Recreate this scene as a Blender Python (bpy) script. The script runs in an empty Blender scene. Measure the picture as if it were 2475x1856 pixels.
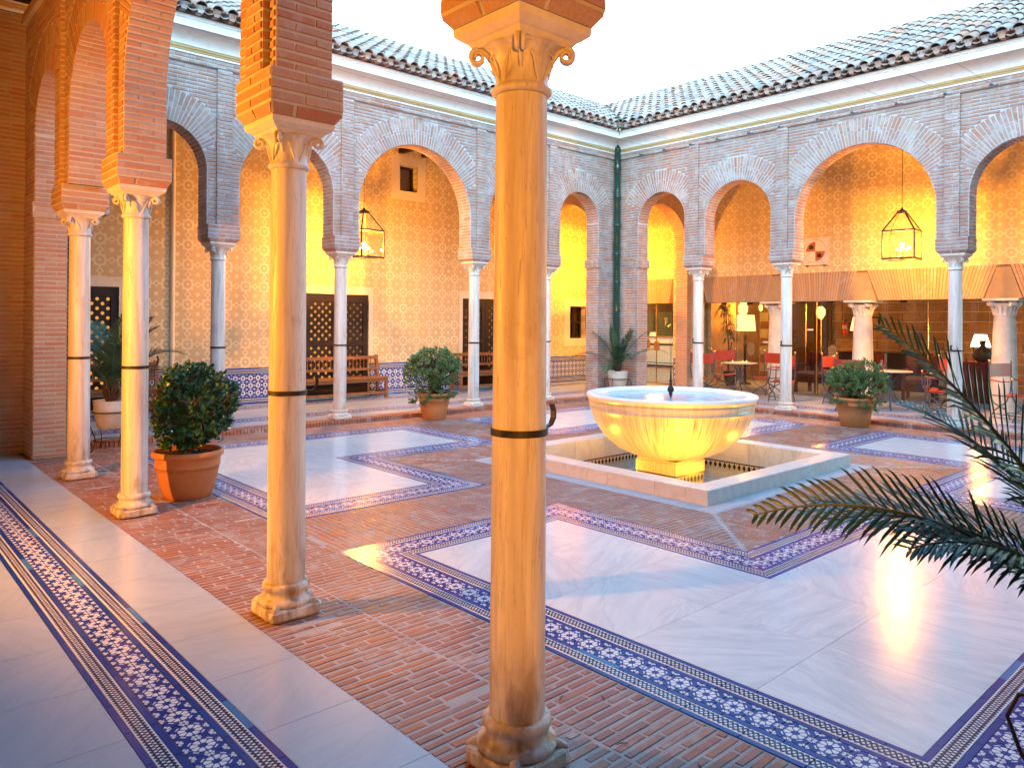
import bpy, bmesh, math, random
from math import sin, cos, pi, radians, sqrt, atan2
from mathutils import Vector, Matrix
random.seed(7)
V = Vector
SC = bpy.context.scene
COL = SC.collection

# ---------------------------------------------------------------- camera
CAM_LOC = V((-13.0245, -10.9257, 1.6435))
F_DIR = V((0.672117, 0.740445, 0.0)); R_DIR = V((0.740445, -0.672117, 0.0)); U_DIR = V((0, 0, 1))
FPX = 1820.47; CXP, CYP = 1237.5, 775.95
_ro = 0.0074
cam_d = bpy.data.cameras.new('camera'); cam = bpy.data.objects.new('camera', cam_d); COL.objects.link(cam)
_r = R_DIR * cos(_ro) + U_DIR * sin(_ro); _u = U_DIR * cos(_ro) - R_DIR * sin(_ro)
_m = Matrix((( _r.x, _u.x, -F_DIR.x, CAM_LOC.x), (_r.y, _u.y, -F_DIR.y, CAM_LOC.y), (_r.z, _u.z, -F_DIR.z, CAM_LOC.z), (0, 0, 0, 1)))
cam.matrix_world = _m
cam_d.sensor_fit = 'HORIZONTAL'; cam_d.sensor_width = 36.0
cam_d.lens = 36.0 * FPX / 2475.0
cam_d.shift_y = -(928.0 - CYP) / 2475.0
cam_d.clip_start = 0.05; cam_d.clip_end = 1000.0
SC.camera = cam

# ---------------------------------------------------------------- sky, sun, exposure
SUN_EL, SUN_AZ = radians(32.0), radians(228.0)      # low sun behind the camera, hidden by the buildings
w = bpy.data.worlds.new('World'); SC.world = w; w.use_nodes = True
nt = w.node_tree; nt.nodes.clear()
o_ = nt.nodes.new('ShaderNodeOutputWorld'); b_ = nt.nodes.new('ShaderNodeBackground'); s_ = nt.nodes.new('ShaderNodeTexSky')
s_.sky_type = 'NISHITA'; s_.sun_disc = False; s_.sun_elevation = SUN_EL; s_.sun_rotation = SUN_AZ
s_.air_density = 1.0; s_.dust_density = 0.3; s_.ozone_density = 1.2; s_.altitude = 300
b_.inputs['Strength'].default_value = 0.15
mx_ = nt.nodes.new('ShaderNodeMix'); mx_.data_type = 'RGBA'; mx_.blend_type = 'MULTIPLY'; mx_.inputs[0].default_value = 1.0
mx_.inputs[7].default_value = (0.72, 1.02, 0.98, 1)      # cooler white balance of the dusk sky, the same in every direction
nt.links.new(s_.outputs[0], mx_.inputs[6]); nt.links.new(mx_.outputs[2], b_.inputs['Color']); nt.links.new(b_.outputs[0], o_.inputs['Surface'])
sun_d = bpy.data.lights.new('sun', 'SUN'); sun_d.energy = 0.15; sun_d.angle = radians(60); sun_d.color = (1, 0.96, 0.92)
sun = bpy.data.objects.new('sun', sun_d); COL.objects.link(sun)
# sun_rotation is measured clockwise from +Y: direction towards the sun
_sd = V((sin(SUN_AZ) * cos(SUN_EL), cos(SUN_AZ) * cos(SUN_EL), sin(SUN_EL)))
sun.rotation_euler = _sd.to_track_quat('Z', 'Y').to_euler()
SC.view_settings.view_transform = 'Standard'; SC.view_settings.look = 'None'
SC.view_settings.exposure = 3.15; SC.view_settings.gamma = 1.0
SC.render.engine = 'CYCLES'
SC.cycles.use_denoising = True
SC.cycles.max_bounces = 7; SC.cycles.diffuse_bounces = 3; SC.cycles.glossy_bounces = 3
SC.cycles.transparent_max_bounces = 12; SC.cycles.transmission_bounces = 4
SC.cycles.sample_clamp_indirect = 6.0
SC.cycles.caustics_reflective = False; SC.cycles.caustics_refractive = False
WARM = (1.0, 0.37, 0.028)
LAMP_W = 190.0

# ---------------------------------------------------------------- object helpers
def setp(o, label=None, cat=None, group=None, kind=None):
    if label: o['label'] = label
    if cat: o['category'] = cat
    if group: o['group'] = group
    if kind: o['kind'] = kind
    return o
def thing(name, label, cat, loc=(0, 0, 0), group=None, rz=0.0):
    o = bpy.data.objects.new(name, None); COL.objects.link(o); o.location = loc; o.rotation_euler = (0, 0, rz)
    o.empty_display_size = 0.1
    return setp(o, label, cat, group)
def base_of(name, kind, loc=(0, 0, 0)):
    o = bpy.data.objects.new(name, None); COL.objects.link(o); o.location = loc; o.empty_display_size = 0.1
    return setp(o, kind=kind)

class MB:
    """collects faces and links them as one mesh object"""
    def __init__(s): s.v = []; s.f = []; s.t = []; s.uv = []; s.mi = []; s.sm = []; s.useuv = False
    def face(s, pts, tone=0.5, uv=None, mi=0, sm=False):
        n = len(s.v); s.v += [tuple(p) for p in pts]; s.f.append(tuple(range(n, n + len(pts))))
        s.t.append(tone); s.mi.append(mi); s.sm.append(sm)
        if uv: s.useuv = True
        s.uv.append(uv or [(0, 0)] * len(pts))
    def grid(s, P, closed_u=False, tone=0.5, mi=0, sm=True, flip=False):
        """P[i][j] points, shared vertices"""
        n0 = len(s.v); ni = len(P); nj = len(P[0])
        for r in P: s.v += [tuple(p) for p in r]
        for i in range(ni - 1):
            for j in range(nj if closed_u else nj - 1):
                a = n0 + i * nj + j; b = n0 + i * nj + (j + 1) % nj; c = b + nj; d = a + nj
                if closed_u and j == nj - 1: c = n0 + (i + 1) * nj; d = n0 + (i + 1) * nj + j
                s.f.append((a, d, c, b) if flip else (a, b, c, d)); s.t.append(tone); s.mi.append(mi); s.sm.append(sm); s.uv.append([(0, 0)] * 4)
    def box(s, x0, x1, y0, y1, z0, z1, tone=0.5, mi=0, skip=''):
        p = [(x0, y0, z0), (x1, y0, z0), (x1, y1, z0), (x0, y1, z0), (x0, y0, z1), (x1, y0, z1), (x1, y1, z1), (x0, y1, z1)]
        for k, q in (('b', (0, 3, 2, 1)), ('t', (4, 5, 6, 7)), ('s', (0, 1, 5, 4)), ('e', (1, 2, 6, 5)), ('n', (2, 3, 7, 6)), ('w', (3, 0, 4, 7))):
            if k not in skip: s.face([p[i] for i in q], tone, mi=mi)
    def obox(s, c, ex, ey, ez, h, tone=0.5, jit=0.0, back=True, mi=0):
        """oriented box: centre, axes, half sizes; ey is outward normal; back=False leaves the hidden side open"""
        P = []
        for sz in (-1, 1):
            for sy in (-1, 1):
                for sx in (-1, 1):
                    q = c + ex * (h[0] * sx) + ey * (h[1] * sy) + ez * (h[2] * sz)
                    if jit: q = q + ex * random.uniform(-jit, jit) + ez * random.uniform(-jit, jit) * 0.6
                    P.append(q)
        n = len(s.v); s.v += [tuple(p) for p in P]
        F = [(2, 3, 7, 6), (0, 1, 3, 2), (4, 6, 7, 5), (0, 2, 6, 4), (1, 5, 7, 3)]
        if back: F.append((0, 4, 5, 1))
        for f in F:
            s.f.append(tuple(n + i for i in f)); s.t.append(tone); s.mi.append(mi); s.sm.append(False); s.uv.append([(0, 0)] * 4)
    def lathe(s, prof, c=(0, 0, 0), seg=32, tone=0.5, mi=0, sm=True, cap=False, a0=0.0, a1=2 * pi, axis=None):
        full = abs(a1 - a0 - 2 * pi) < 1e-6
        n = seg if full else seg + 1
        P = []
        for r, z in prof:
            P.append([(c[0] + r * cos(a0 + (a1 - a0) * k / seg), c[1] + r * sin(a0 + (a1 - a0) * k / seg), c[2] + z) for k in range(n)])
        s.grid(P, closed_u=full, tone=tone, mi=mi, sm=sm)
        if cap:
            for r_, flip in ((P[0], True), (P[-1], False)):
                s.face(list(reversed(r_)) if flip else r_, tone, mi=mi)
    def tube(s, pts, rad, seg=8, tone=0.5, mi=0, closed=False, caps=True, sm=True):
        pts = [V(p) for p in pts]; n = len(pts)
        rr = rad if isinstance(rad, (list, tuple)) else [rad] * n
        rings = []; prev = None
        for i, p in enumerate(pts):
            if closed: d = (pts[(i + 1) % n] - pts[i - 1])
            else: d = (pts[min(i + 1, n - 1)] - pts[max(i - 1, 0)])
            if d.length < 1e-9: d = V((0, 0, 1))
            d.normalize()
            if prev is None:
                a = V((0, 0, 1)) if abs(d.z) < 0.9 else V((1, 0, 0))
                u = d.cross(a).normalized()
            else:
                u = (prev - d * prev.dot(d)); u = u.normalized() if u.length > 1e-6 else d.orthogonal().normalized()
            prev = u; w2 = d.cross(u)
            rings.append([p + (u * cos(2 * pi * k / seg) + w2 * sin(2 * pi * k / seg)) * rr[i] for k in range(seg)])
        if closed: rings.append(rings[0])
        s.grid(rings, closed_u=True, tone=tone, mi=mi, sm=sm)
        if caps and not closed:
            s.face(list(reversed(rings[0])), tone, mi=mi); s.face(rings[-1], tone, mi=mi)
    def bar(s, a, b, wx, wz=None, tone=0.5, mi=0):
        a = V(a); b = V(b); d = (b - a); L = d.length; d.normalize()
        up = V((0, 0, 1)) if abs(d.z) < 0.9 else V((1, 0, 0))
        x = d.cross(up).normalized(); z = x.cross(d)
        s.obox((a + b) / 2, x, d, z, (wx, L / 2, wz or wx), tone, mi=mi)
    def prism(s, poly, n, depth, tone=0.5, back=False, mi=0):
        """poly: list of points (front side), n: unit outward normal"""
        B = [V(p) - n * depth for p in poly]; k = len(poly)
        s.face(poly, tone, mi=mi)
        for i in range(k):
            j = (i + 1) % k; s.face([poly[i], B[i], B[j], poly[j]], tone, mi=mi)
        if back: s.face(list(reversed(B)), tone, mi=mi)
    def sphere(s, c, r, seg=12, rings=8, tone=0.5, mi=0, sz=1.0):
        prof = [(r * sin(pi * i / rings) + 1e-5, -r * sz * cos(pi * i / rings)) for i in range(rings + 1)]
        s.lathe(prof, c, seg, tone, mi)
    def mesh(s, name, mats):
        me = bpy.data.meshes.new(name); me.from_pydata(s.v, [], s.f)
        if not isinstance(mats, (list, tuple)): mats = [mats]
        for m in mats: me.materials.append(m)
        at = me.attributes.new('tone', 'FLOAT', 'FACE'); at.data.foreach_set('value', s.t)
        me.polygons.foreach_set('material_index', s.mi); me.polygons.foreach_set('use_smooth', s.sm)
        if s.useuv:
            uvl = me.uv_layers.new(name='UVMap'); fl = []
            for u in s.uv:
                for q in u: fl += [q[0], q[1]]
            uvl.data.foreach_set('uv', fl)
        me.update(); return me
    def build(s, name, mats, parent=None, **kw):
        o = bpy.data.objects.new(name, s.mesh(name, mats)); COL.objects.link(o)
        if parent is not None: o.parent = parent
        return setp(o, **kw)

def link(name, me, parent=None, mw=None, **kw):
    o = bpy.data.objects.new(name, me); COL.objects.link(o)
    if parent is not None: o.parent = parent
    if mw is not None: o.matrix_basis = mw
    return setp(o, **kw)
def copy_tree(o, parent=None):
    c = o.copy(); COL.objects.link(c); c.parent = parent
    for ch in list(o.children): copy_tree(ch, c)
    return c
def px(p):
    d = V(p) - CAM_LOC; z = d.dot(F_DIR)
    if z < 0.1: return None
    return (CXP + FPX * d.dot(R_DIR) / z, CYP - FPX * d.z / z, z)
def inframe(p, m=40):
    q = px(p)
    return q is not None and -m < q[0] < 2475 + m and -m < q[1] < 1856 + m
# ---------------------------------------------------------------- material helpers
class N:
    """tiny expression wrapper: operators make math nodes"""
    def __init__(s, T, x): s.T = T; s.x = x
    def _m(s, op, *a):
        n = s.T.nodes.new('ShaderNodeMath'); n.operation = op
        for i, q in enumerate((s,) + a):
            q = q.x if isinstance(q, N) else q
            if isinstance(q, (int, float)): n.inputs[i].default_value = q
            else: s.T.links.new(q, n.inputs[i])
        return N(s.T, n.outputs[0])
    def __add__(s, o): return s._m('ADD', o)
    def __radd__(s, o): return s._m('ADD', o)
    def __sub__(s, o): return s._m('SUBTRACT', o)
    def __rsub__(s, o): return N(s.T, o)._m('SUBTRACT', s)
    def __mul__(s, o): return s._m('MULTIPLY', o)
    def __rmul__(s, o): return s._m('MULTIPLY', o)
    def __truediv__(s, o): return s._m('DIVIDE', o)
    def __lt__(s, o): return s._m('LESS_THAN', o)
    def __gt__(s, o): return s._m('GREATER_THAN', o)
    def max(s, o): return s._m('MAXIMUM', o)
    def min(s, o): return s._m('MINIMUM', o)
    def abs(s): return s._m('ABSOLUTE')
    def fract(s): return s._m('FRACT')
    def sin(s): return s._m('SINE')
    def floor(s): return s._m('FLOOR')
    def sqrt(s): return s._m('SQRT')
    def pow(s, o): return s._m('POWER', o)
    def atan2(s, o): return s._m('ARCTAN2', o)
    def step(s, e, wd):   # smooth 1 where s < e
        n = s.T.nodes.new('ShaderNodeMapRange'); n.interpolation_type = 'SMOOTHSTEP'
        s.T.links.new(s.x, n.inputs[0]); n.inputs[1].default_value = e - wd; n.inputs[2].default_value = e + wd
        n.inputs[3].default_value = 1; n.inputs[4].default_value = 0
        return N(s.T, n.outputs[0])
class Mat:
    def __init__(s, name, rough=0.6, spec=0.5, metal=0.0, color=(0.5, 0.5, 0.5), **kw):
        s.m = bpy.data.materials.new(name); s.m.use_nodes = True; s.T = s.m.node_tree
        s.b = s.T.nodes['Principled BSDF']
        s.b.inputs['Roughness'].default_value = rough; s.b.inputs['Metallic'].default_value = metal
        s.b.inputs['Specular IOR Level'].default_value = spec
        s.b.inputs['Base Color'].default_value = (*color, 1)
    def set(s, k, v):
        if isinstance(v, N): v = v.x
        if isinstance(v, (int, float)): s.b.inputs[k].default_value = v
        elif isinstance(v, tuple): s.b.inputs[k].default_value = (*v, 1)
        else: s.T.links.new(v, s.b.inputs[k])
    def coord(s, kind='pos'):
        if kind == 'pos': return s.T.nodes.new('ShaderNodeNewGeometry').outputs['Position']
        return s.T.nodes.new('ShaderNodeTexCoord').outputs[{'uv': 'UV', 'obj': 'Object', 'gen': 'Generated'}[kind]]
    def sep(s, v):
        n = s.T.nodes.new('ShaderNodeSeparateXYZ'); s.T.links.new(v, n.inputs[0]); return [N(s.T, o) for o in n.outputs]
    def comb(s, x, y, z=0.0):
        n = s.T.nodes.new('ShaderNodeCombineXYZ')
        for i, q in enumerate((x, y, z)):
            q = q.x if isinstance(q, N) else q
            if isinstance(q, (int, float)): n.inputs[i].default_value = q
            else: s.T.links.new(q, n.inputs[i])
        return n.outputs[0]
    def map(s, v, scale=(1, 1, 1), rot=(0, 0, 0), loc=(0, 0, 0)):
        n = s.T.nodes.new('ShaderNodeMapping'); s.T.links.new(v, n.inputs[0]); n.inputs['Scale'].default_value = scale
        n.inputs['Rotation'].default_value = rot; n.inputs['Location'].default_value = loc; return n.outputs[0]
    def noise(s, v, sc, det=4, rough=0.55, dist=0.0):
        n = s.T.nodes.new('ShaderNodeTexNoise'); s.T.links.new(v, n.inputs['Vector']); n.inputs['Scale'].default_value = sc
        n.inputs['Detail'].default_value = det; n.inputs['Roughness'].default_value = rough; n.inputs['Distortion'].default_value = dist
        return N(s.T, n.outputs['Fac'])
    def vor(s, v, sc, feat='F1'):
        n = s.T.nodes.new('ShaderNodeTexVoronoi'); n.feature = feat; s.T.links.new(v, n.inputs['Vector']); n.inputs['Scale'].default_value = sc
        return N(s.T, n.outputs['Distance'])
    def ramp(s, f, stops, interp='LINEAR'):
        n = s.T.nodes.new('ShaderNodeValToRGB'); e = n.color_ramp.elements; n.color_ramp.interpolation = interp
        while len(e) < len(stops): e.new(0.5)
        for i, (p, c) in enumerate(stops): e[i].position = p; e[i].color = (*c, 1) if len(c) == 3 else c
        s.T.links.new(f.x, n.inputs[0]); return n.outputs[0]
    def mix(s, f, a, b, mode='MIX'):
        n = s.T.nodes.new('ShaderNodeMix'); n.data_type = 'RGBA'; n.blend_type = mode; n.clamp_factor = True
        for i, q in ((0, f), (6, a), (7, b)):
            q = q.x if isinstance(q, N) else q
            if isinstance(q, (int, float)): n.inputs[i].default_value = q
            elif isinstance(q, tuple): n.inputs[i].default_value = (*q, 1)
            else: s.T.links.new(q, n.inputs[i])
        return n.outputs[2]
    def rng(s, f, a, b, lo=0.0, hi=1.0):
        n = s.T.nodes.new('ShaderNodeMapRange'); s.T.links.new(f.x, n.inputs[0]); n.inputs[1].default_value = a; n.inputs[2].default_value = b
        n.inputs[3].default_value = lo; n.inputs[4].default_value = hi; return N(s.T, n.outputs[0])
    def bump(s, h, st=0.3, dist=0.01):
        n = s.T.nodes.new('ShaderNodeBump'); n.inputs['Strength'].default_value = st; n.inputs['Distance'].default_value = dist
        s.T.links.new(h.x, n.inputs['Height']); s.T.links.new(n.outputs[0], s.b.inputs['Normal'])
    def tone(s):
        a = s.T.nodes.new('ShaderNodeAttribute'); a.attribute_name = 'tone'
        o = s.T.nodes.new('ShaderNodeObjectInfo')
        return (N(s.T, a.outputs['Fac']) + N(s.T, o.outputs['Random'])).fract()

def brick_mat(name, lime=0.5, cols=None, rough=0.8, worn=0.0):
    M = Mat(name, rough=rough, spec=0.3); p = M.coord(); t = M.tone()
    c = M.ramp(t, cols or [(0.0, (0.34, 0.17, 0.12)), (0.2, (0.36, 0.23, 0.19)), (0.4, (0.42, 0.17, 0.09)), (0.55, (0.36, 0.26, 0.22)),
                           (0.7, (0.42, 0.29, 0.20)), (0.85, (0.31, 0.19, 0.16)), (1.0, (0.38, 0.24, 0.19))])
    n1 = M.noise(p, 9, 5, 0.62); n2 = M.noise(p, 70, 4, 0.7); n3 = M.noise(p, 2.1, 3)
    c = M.mix(M.rng(n2, 0.35, 0.75, 0.0, 0.6), c, (0.30, 0.14, 0.10), 'MIX')
    c = M.mix(M.rng(n1 + (n3 - 0.5) * 0.6, 0.62 - 0.25 * lime, 0.85 - 0.2 * lime, 0.0, 0.85), c, (0.46, 0.41, 0.38))
    M.set('Base Color', c); M.set('Roughness', M.rng(n1, 0.3, 0.7, rough - 0.12, rough + 0.1))
    M.bump(n2 * 0.6 + n1, 0.5, 0.006); return M.m
def mortar_mat(name, col=(0.52, 0.47, 0.43)):
    M = Mat(name, rough=0.9, spec=0.2); p = M.coord(); n1 = M.noise(p, 4, 5); n2 = M.noise(p, 90, 3, 0.7)
    c = M.mix(M.rng(n1, 0.3, 0.7), tuple(x * 0.82 for x in col), tuple(min(1, x * 1.15) for x in col))
    c = M.mix(M.rng(n2, 0.3, 0.8, 0, 0.3), c, tuple(x * 0.6 for x in col))
    M.set('Base Color', c); M.bump(n2 + n1, 0.6, 0.006); return M.m
def marble_mat(name, base=(0.72, 0.73, 0.74), vein=(0.40, 0.44, 0.50), rough=0.16, vs=1.0, dirt=0.0, warm=0.0, per=True, amt=0.6):
    M = Mat(name, rough=rough, spec=0.5); p = M.coord()
    t = M.tone()
    sc = M.T.nodes.new('ShaderNodeVectorMath'); sc.operation = 'ADD'; M.T.links.new(p, sc.inputs[0])
    M.T.links.new(M.comb(t * 13.7, t * 7.3, t * 5.0), sc.inputs[1])
    rt = M.T.nodes.new('ShaderNodeVectorRotate'); rt.rotation_type = 'Z_AXIS'; M.T.links.new(sc.outputs[0], rt.inputs['Vector'])
    M.T.links.new((t * 9.0).x, rt.inputs['Angle'])
    q = M.map(rt.outputs[0], (1.0 * vs, 4.5 * vs, 2.0 * vs))
    n1 = M.noise(q, 0.9, 6, 0.6, 1.4); n2 = M.noise(q, 2.4, 5, 0.65, 0.6); n3 = M.noise(p, 0.7, 2)
    v = (n1 - 0.5).abs(); vv = M.rng(v, 0.0, 0.05, 1.0, 0.0)
    c = M.mix(M.rng(n2, 0.35, 0.7, 0, 0.75), base, tuple(0.45 * a + 0.55 * b for a, b in zip(base, vein)))
    c = M.mix(vv * amt, c, vein)
    c = M.mix(M.rng(t, 0, 1, 0, 0.22), c, vein)
    M.set('Base Color', c)
    M.set('Roughness', M.rng(M.noise(p, 3.0, 4) + n2 * 0.3, 0.35, 0.85, rough * 0.9, rough * 1.2))
    M.bump(M.noise(p, 6, 2), 0.03, 0.01)
    return M.m

M_brick = brick_mat('brick_wall', 0.6)
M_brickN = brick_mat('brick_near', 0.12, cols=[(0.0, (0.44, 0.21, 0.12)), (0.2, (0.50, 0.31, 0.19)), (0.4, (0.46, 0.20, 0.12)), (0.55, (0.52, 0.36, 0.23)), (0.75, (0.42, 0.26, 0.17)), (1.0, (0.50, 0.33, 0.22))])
M_brickF = brick_mat('brick_floor', 0.45, cols=[(0.0, (0.34, 0.10, 0.045)), (0.2, (0.27, 0.13, 0.10)), (0.4, (0.42, 0.14, 0.045)), (0.55, (0.25, 0.15, 0.13)), (0.7, (0.36, 0.15, 0.08)), (0.85, (0.28, 0.10, 0.07)), (1.0, (0.32, 0.11, 0.06))], rough=0.45)
M_mortar = mortar_mat('mortar_wall', (0.50, 0.48, 0.47))
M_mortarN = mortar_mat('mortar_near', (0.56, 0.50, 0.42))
M_mortarF = mortar_mat('mortar_floor', (0.46, 0.43, 0.42))
M_marbleW = marble_mat('marble_white', (0.80, 0.84, 0.84), (0.44, 0.52, 0.58), 0.16, 1.0, amt=0.35)
M_marbleG = marble_mat('marble_grey', (0.46, 0.54, 0.62), (0.33, 0.40, 0.50), 0.2, 0.8, amt=0.3)
M_marbleC = marble_mat('marble_coping', (0.74, 0.70, 0.66), (0.58, 0.50, 0.43), 0.30, 1.2)

def column_mat():
    M = Mat('marble_column', rough=0.42, spec=0.45); p = M.coord(); t = M.tone()
    q = M.map(p, (7, 7, 0.55)); n1 = M.noise(q, 1.6, 6, 0.6, 0.5); n2 = M.noise(p, 5, 5, 0.6); n4 = M.noise(M.map(p, (30, 30, 1.2)), 1.0, 3)
    c = M.mix(M.rng(n1, 0.35, 0.68), (0.76, 0.73, 0.69), (0.52, 0.45, 0.37))
    c = M.mix(M.rng(n4, 0.50, 0.72, 0, 0.6), c, (0.46, 0.38, 0.30))
    c = M.mix(M.rng(n2, 0.58, 0.76, 0, 0.55), c, (0.42, 0.33, 0.24))
    s3 = M.noise(p, 38, 2, 0.5)
    c = M.mix(M.rng(s3, 0.76, 0.82, 0, 0.7), c, (0.22, 0.15, 0.10))
    zz = M.sep(p)[2]; n5 = M.noise(M.map(p, (9, 9, 3)), 1.5, 4)
    c = M.mix(M.rng(zz, 0.15, 0.55, 1, 0) * M.rng(n5, 0.48, 0.66), c, (0.30, 0.21, 0.13))
    n6 = M.noise(M.map(p, (16, 16, 0.9)), 1.3, 5, 0.6, 0.8); crk = M.rng((n6 - 0.5).abs(), 0.0, 0.012, 1, 0)
    c = M.mix(crk * 0.55, c, (0.34, 0.25, 0.17))
    M.set('Base Color', c); M.bump(n2 + M.noise(p, 40, 3) * 0.4 - crk * 0.5, 0.35, 0.01); return M.m
M_col = column_mat()
def stone_mat(name, a, b, rough=0.7, sc=5.0, st=0.4):
    M = Mat(name, rough=rough, spec=0.3); p = M.coord(); n1 = M.noise(p, sc, 6, 0.62); n2 = M.noise(p, sc * 9, 3, 0.6)
    c = M.mix(M.rng(n1, 0.3, 0.7), a, b); c = M.mix(M.rng(n2, 0.5, 0.8, 0, 0.35), c, tuple(x * 0.55 for x in a))
    M.set('Base Color', c); M.bump(n1 + n2 * 0.5, st, 0.008); return M.m
M_stone = stone_mat('stone_carved', (0.74, 0.69, 0.61), (0.58, 0.50, 0.41))
M_stoneP = stone_mat('stone_planter', (0.62, 0.55, 0.46), (0.45, 0.39, 0.32))
M_apron = stone_mat('stone_apron', (0.55, 0.59, 0.62), (0.46, 0.50, 0.54), 0.5, 8, 0.2)
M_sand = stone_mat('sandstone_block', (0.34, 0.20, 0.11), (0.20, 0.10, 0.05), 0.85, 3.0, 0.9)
M_cornice = stone_mat('cornice_plaster', (0.80, 0.76, 0.72), (0.76, 0.71, 0.66), 0.8, 1.2, 0.1)
M_gold = stone_mat('cornice_ochre_line', (0.60, 0.42, 0.20), (0.52, 0.35, 0.16), 0.7, 4, 0.1)
M_iron = stone_mat('wrought_iron', (0.020, 0.016, 0.014), (0.035, 0.028, 0.024), 0.45, 30, 0.3)
M_ironG = stone_mat('grey_iron', (0.10, 0.11, 0.13), (0.06, 0.065, 0.08), 0.45, 30, 0.2)
M_dark = stone_mat('dark_wood', (0.030, 0.016, 0.010), (0.018, 0.010, 0.007), 0.55, 12, 0.3)
M_soil = stone_mat('soil', (0.035, 0.022, 0.014), (0.06, 0.04, 0.026), 0.95, 30, 1.0)
M_terra = stone_mat('terracotta', (0.56, 0.235, 0.085), (0.47, 0.18, 0.06), 0.6, 3, 0.15)
M_brass = Mat('brass', rough=0.25, metal=1.0, color=(0.78, 0.55, 0.25)).m
M_green = Mat('glazed_green', rough=0.12, spec=0.7, color=(0.006, 0.045, 0.030)).m
def wood_mat():
    M = Mat('bench_wood', rough=0.45, spec=0.4); p = M.coord(); n = M.noise(M.map(p, (2, 12, 12)), 3, 5, 0.6, 0.6)
    M.set('Base Color', M.mix(M.rng(n, 0.3, 0.7), (0.30, 0.13, 0.045), (0.17, 0.065, 0.022))); M.bump(n, 0.2, 0.004); return M.m
M_wood = wood_mat()
def leather():
    M = Mat('red_leather', rough=0.4, spec=0.5); p = M.coord(); n = M.noise(p, 40, 4); n2 = M.noise(p, 5, 3)
    M.set('Base Color', M.mix(M.rng(n2, 0.3, 0.7), (0.46, 0.045, 0.015), (0.34, 0.03, 0.012))); M.bump(n, 0.15, 0.003); return M.m
M_red = leather()
M_band = Mat('pale_webbing', rough=0.7, color=(0.72, 0.66, 0.58)).m

# sgraffito plaster: eight-pointed star rings, diamonds and dots, lighter lime layer standing slightly proud
def sgraffito(name, axis):
    M = Mat(name, rough=0.85, spec=0.2); p = M.coord(); X, Y, Z = M.sep(p)
    S = X if axis == 'x' else Y
    cell = 0.353
    nz = M.noise(p, 3.0, 3)
    u = S / cell + 100.0 + (nz - 0.5) * 0.05; v = Z / cell + 100.13 + (M.noise(p, 2.4, 2) - 0.5) * 0.05
    fx = (u.fract() - 0.5); fy = (v.fract() - 0.5)          # ring star at the cell centre (0,0)
    ax = fx.abs(); ay = fy.abs()
    s1 = ax.max(ay); s2 = (ax + ay) * 0.7071
    st = s1.min(s2)
    bl = 0.009
    ring = (st.max(0.0)).step(0.262, bl) - (s1.max(s2)).step(0.188, bl)
    r0 = (fx * fx + fy * fy).sqrt()
    dot = r0.step(0.075, bl)
    # dot at the cell corners
    bx = 0.5 - ax; by = 0.5 - ay
    r1 = (bx * bx + by * by).sqrt(); dot2 = r1.step(0.105, bl)
    # diamonds at edge midpoints
    d1 = bx + ay; d2 = ax + by; dd = d1.min(d2)
    dia = dd.step(0.185, bl) - dd.step(0.095, bl)
    line = ring.max(dot).max(dot2).max(dia)
    fade = M.rng(M.noise(p, 1.6, 4), 0.25, 0.6, 0.45, 1.0)
    line = line * fade
    g = M.noise(p, 60, 4, 0.7); g2 = M.noise(p, 1.1, 4)
    dark = M.mix(M.rng(g2, 0.3, 0.7), (0.58, 0.41, 0.21), (0.64, 0.46, 0.25))
    dark = M.mix(M.rng(g, 0.4, 0.8, 0, 0.35), dark, (0.48, 0.33, 0.18))
    c = M.mix(line, dark, (0.76, 0.62, 0.38))
    M.set('Base Color', c); M.bump(line + g * 0.25, 0.5, 0.006); return M.m
M_sgx = sgraffito('sgraffito_along_x', 'x')
M_sgy = sgraffito('sgraffito_along_y', 'y')
M_plaster = stone_mat('lime_plaster', (0.74, 0.63, 0.46), (0.68, 0.56, 0.40), 0.85, 2.5, 0.15)
M_lowbounce = stone_mat('low_bounce_plaster', (0.30, 0.20, 0.11), (0.24, 0.15, 0.08), 0.9, 2.0, 0.2)  # unseen walls coloured dark to cut light bounced onto the near columns
M_lint = stone_mat('lintel_stone', (0.42, 0.30, 0.18), (0.34, 0.23, 0.13), 0.85, 4.0, 0.4)
M_lcore = stone_mat('lintel_joint_shadow', (0.22, 0.14, 0.08), (0.17, 0.10, 0.055), 0.9, 4.0, 0.4)  # dark colour stands in for the shadow inside the lintel joints
M_shaded_plaster = stone_mat('shaded_plaster', (0.60, 0.44, 0.28), (0.54, 0.38, 0.24), 0.85, 2.0, 0.2)

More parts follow.
